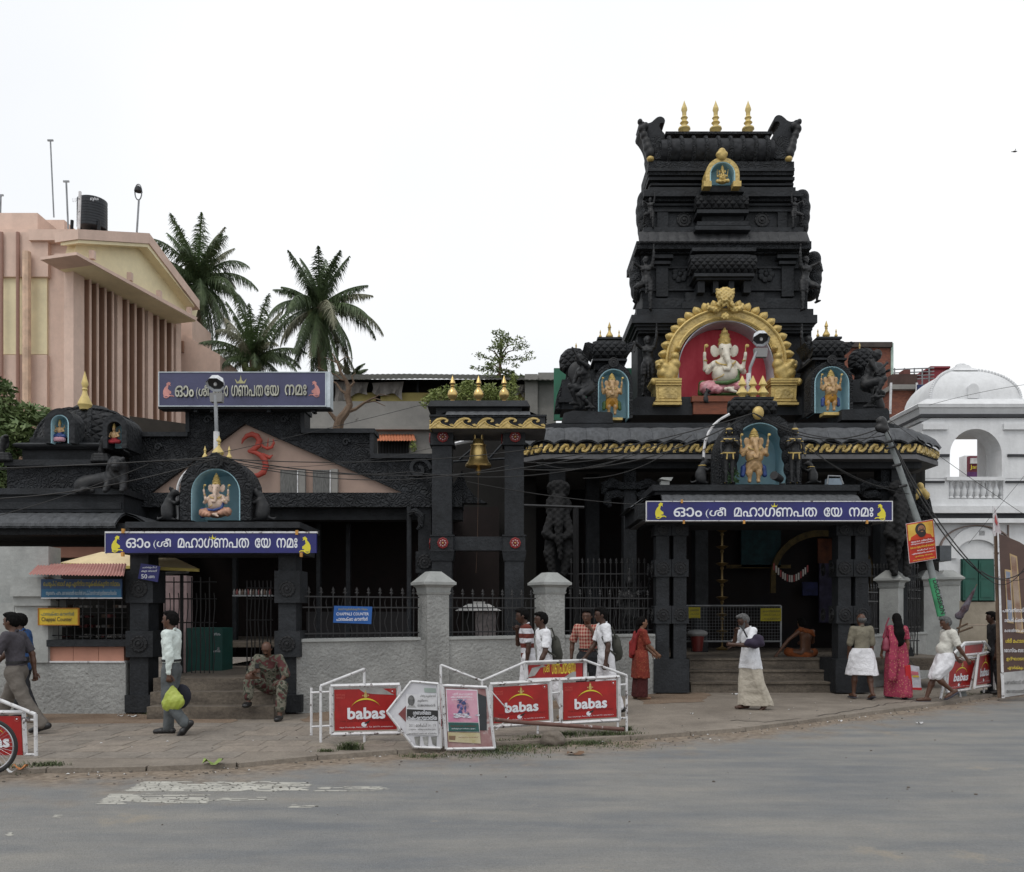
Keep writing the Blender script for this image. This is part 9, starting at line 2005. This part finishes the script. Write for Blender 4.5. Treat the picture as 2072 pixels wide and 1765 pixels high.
for dx in (0, -1.02):
    c = wc+Vector((dx,0,0)); wl = torus(c, wr-.016, .018).build('wheel', TYRE, bc_); torus(c, wr-.042, .011).build('rim', CHR, wl)
    for k in range(32): a = 2*math.pi*k/32; MB().tube([c+Vector((.02*math.cos(a+1.3), .02*(-1)**k, .02*math.sin(a+1.3))), c+Vector(((wr-.045)*math.cos(a), 0, (wr-.045)*math.sin(a)))], .0016, 4).build('spoke', CHR, wl)
    MB().tube([c+Vector((0,-.04,0)), c+Vector((0,.04,0))], .02, 8).build('hub', CHR, wl)
fr = MB(); c2 = wc+Vector((-1.02,0,0)); bb_ = wc+Vector((-.60,0,-.02)); st_ = wc+Vector((-.72,0,.40)); hd_ = wc+Vector((-.16,0,.40)); hd2 = wc+Vector((-.19,0,.50))
for a, b in ((c2,bb_),(bb_,st_),(st_,hd_),(bb_,hd_),(c2,st_),(wc,hd2)): fr.tube([a,b], .014, 6)
fr.build('frame', mat('black_bike_paint', (.02,.02,.025), rough=.3), bc_); MB().tube([hd2+Vector((0,-.24,.03)), hd2, hd2+Vector((0,.24,.03))], .011, 6).build('handlebar', CHR, bc_); MB().ell(st_+Vector((0,0,.07)), (.13,.07,.035)).build('saddle', BPL, bc_)
# ================================================================= WALL SIGNS
sb = thing('shoe_counter_sign', 'weathered blue signboard with yellow and white script above the barred counter', 'sign', tuple(P(164, 1211, YL-.2)))
UB('board', mat('weathered_blue_board', (.02,.035,.10), rough=.6, scale=3, col2=(.03,.08,.16)), sb, 83, 246, 1172, 1211, YL-.2, .03); UB('edge', WHITE, sb, 83, 246, 1209.5, 1211.5, YL-.21, .03)
UB('lower_panel', mat('lighter_blue_panel', (.03,.11,.20)), sb, 84, 245, 1192, 1209, YL-.206, .01)
text('െചരുപ്പ് ബാഗ് കുട എന്നിവ സൂക്ഷിക്കുന്ന സ്ഥലം', flat('dull_yellow_lettering', (.33,.27,.02)), sb, (88,243,1175,1189), YL-.21, bold=.008); text('ആഭരണം, പണം, മൊൈബൽ ബാഗിൽ െവച്ച് മറന്നാൽ ഉത്തരവാദിയല്ല', flat('dull_white_lettering', (.35,.40,.42)), sb, (93,236,1195,1206), YL-.212, bold=.006)
sy = signboard('chappal_sign', 'yellow board reading Chappal Counter on the barred window', 78, 157, 1232, 1264, YL-.13, mat('yellow_ochre_board', (.52,.36,.02), rough=.5), .03, rim=mat('orange_board_edge', (.35,.14,.02)))
text('പാദരക്ഷാ കൗണ്ടർ', flat('green_blue_lettering', (.10,.16,.12)), sy, (83,150,1238,1246), YL-.13, bold=.008); text('Chappal Counter', BTXT, sy, (84,146,1249,1260), YL-.13, bold=.012)
sc = thing('chappals_sign', 'bright blue board reading CHAPPALS COUNTER hung on the spear railing', 'sign', tuple(P(715, 1262, 15.1)))
xq = WP_(676, 1270, .10); xr = WP_(753, 1270, .10); ex_ = Vector((xr.x-xq.x, xr.y-xq.y, 0)).normalized()
q4 = [WP_(676,1226,.10), WP_(753,1228,.10), WP_(751,1263,.10), WP_(674,1260,.10)]
MB().prism(q4, (0,.02,0)).build('board', mat('bright_blue_board', (.012,.10,.36), rough=.5, var=.1), sc)
O_ = WP_(674,1260,.08)
sw_ = (Vector(q4[1])-Vector(q4[0])).length; sh_ = (q4[0]-q4[3]).length
for s, m, a0, a1, b0, b1 in (('ബാഗ് സൂക്ഷിക്കുന്ന സ്ഥലം', flat('dull_yellow_lettering', (.3,.3,0)), .13, .90, .70, .88), ('CHAPPALS COUNTER', WTXT, .08, .93, .42, .60), ('പാദരക്ഷാ കൗണ്ടർ', WTXT, .08, .90, .10, .34)): text(s, m, sc, (sw_*a0, sw_*a1, sh_*b0, sh_*b1), 0, thick=.006, bold=.014, frame=(O_, ex_, Vector((0,0,1))))
for u in (690, 738): MB().tube([WP_(u,1228,.10), WP_(u+(5 if u < 700 else 3),1206,.14)], .004, 4).build('hanging_wire', IRON, sc)
# ================================================================= LITTER
LIT = [mat('litter_white_paper', (.55,.55,.55)), mat('litter_leaf_green', (.22,.30,.08)), mat('litter_brown_leaf', (.12,.07,.04)), mat('litter_orange_wrapper', (.45,.18,.06))]
def scrap(u, v, w_, m, label=None, z=None, name='paper_scrap', curlz=.02):
    Y = GY(v, RZ); z_ = RZ+.012 if Y < kerb_y(XU(u, Y)) else .008; Y = GY(v, z_); c = Vector((XU(u, Y), Y, z_)); r = rnd; mb = MB(); n = 5; vs = []
    for i in range(n):
        for j in range(3): vs.append(c+Vector(((i/(n-1)-.5)*w_+r.uniform(-.01,.01)*w_*6, (j/2-.5)*w_*.6+r.uniform(-.03,.03)*w_, max(0, curlz*math.sin(i*1.7+j)+.3*curlz))))
    mb.add(vs, [(i*3+j, (i+1)*3+j, (i+1)*3+j+1, i*3+j+1) for i in range(n-1) for j in range(2)], True); return mb.build(name, m, label=label, cat='litter', group=None if label else None)
scrap(430, 1546, .20, LIT[1], 'crumpled yellow-green banana leaf on the road edge below the walking man', name='leaf_scrap', curlz=.05)
scrap(40, 1556, .14, LIT[3], 'orange and white wrapper lying by the bicycle wheel', curlz=.04); scrap(22, 1562, .12, LIT[0], 'white paper by the bicycle tyre', curlz=.03)
scrap(1163, 1526, .20, LIT[2], 'dark brown slab of wood lying on the road edge', name='wood_scrap', curlz=.03)
ls = MB()
for i in range(170):
    t = rnd.random(); u = rnd.uniform(60, 2020); i0 = 0
    Yk = None; X_ = rnd.uniform(-7.5, 11); Yk = kerb_y(X_)-abs(rnd.gauss(.12,.2)) if rnd.random() < .75 else kerb_y(X_)+rnd.uniform(.1, 3)
    z_ = RZ+.006 if Yk < kerb_y(X_) else .006; s = rnd.uniform(.008, .028); a = rnd.uniform(0, 3.1); d = Vector((math.cos(a), math.sin(a), 0))*s; e = Vector((-math.sin(a), math.cos(a), 0))*s*.6; c = Vector((X_, Yk, z_)); ls.add([c-d, c-e+Vector((0,0,.006)), c+d, c+e+Vector((0,0,.012))], [(0,1,2,3)])
ls.build('small_litter', LIT[0], kind='stuff')
ls = MB()
for i in range(500):
    X_ = rnd.uniform(-8, 11); Yk = kerb_y(X_)-abs(rnd.gauss(.0,.35)) if rnd.random() < .8 else rnd.uniform(6, 15); z_ = RZ if Yk < kerb_y(X_) else 0; s = rnd.uniform(.006, .02); ls.ell((X_, Yk, z_+s*.3), (s, s*.8, s*.6), 5, 3)
ls.build('gravel', mat('dark_gravel', (.07,.06,.05), scale=5, col2=(.16,.14,.12)), kind='stuff')
for k, (u, v, w_) in enumerate(((245,1449,.10),(268,1450,.14),(1487,1401+4,.12),(1520,1402+5,.10),(1690,1394,.12),(525,1452,.10),(1400,1445,.05),(1860,1464,.1),(1700,1460,.06))):
    scrap(u, v, w_, LIT[0], ('crumpled white paper at the foot of the salmon counter wall','white paper right beside the left gate pillar base','white paper scrap below the main gate steps at left','flat paper strip below the main gate steps','pale rag beside the right pillar base of the main gate','white scrap at the foot of the left gate steps','tiny scrap on the pavement near the red barrier','pale scrap on the road edge at right','small scrap near the cracked kerb')[k])
# birds
def bird(label, u, v, Y, s, m):
    S = SD(.03*s); c = P(u, v, Y); S.ell(c, (.5*s,.2*s,.18*s)); S.ell(c+Vector((.5*s,0,.08*s)), (.15*s,.12*s,.12*s)); S.chain([c, c+Vector((-.1*s,.7*s,.3*s)), c+Vector((-.3*s,1.2*s,.1*s))], [.12*s,.07*s,.02*s], (1,1,3)); S.chain([c, c+Vector((-.1*s,-.7*s,.3*s)), c+Vector((-.3*s,-1.2*s,.1*s))], [.12*s,.07*s,.02*s], (1,1,3)); S.cap(c, c+Vector((-.8*s,0,0)), .1*s, .06*s)
    S.build('bird', m, None, .05*s, label=label, cat='bird')
bird('small dark bird gliding in the sky at the upper right edge', 2053, 307, 60, .28, BTXT)
finish_text()
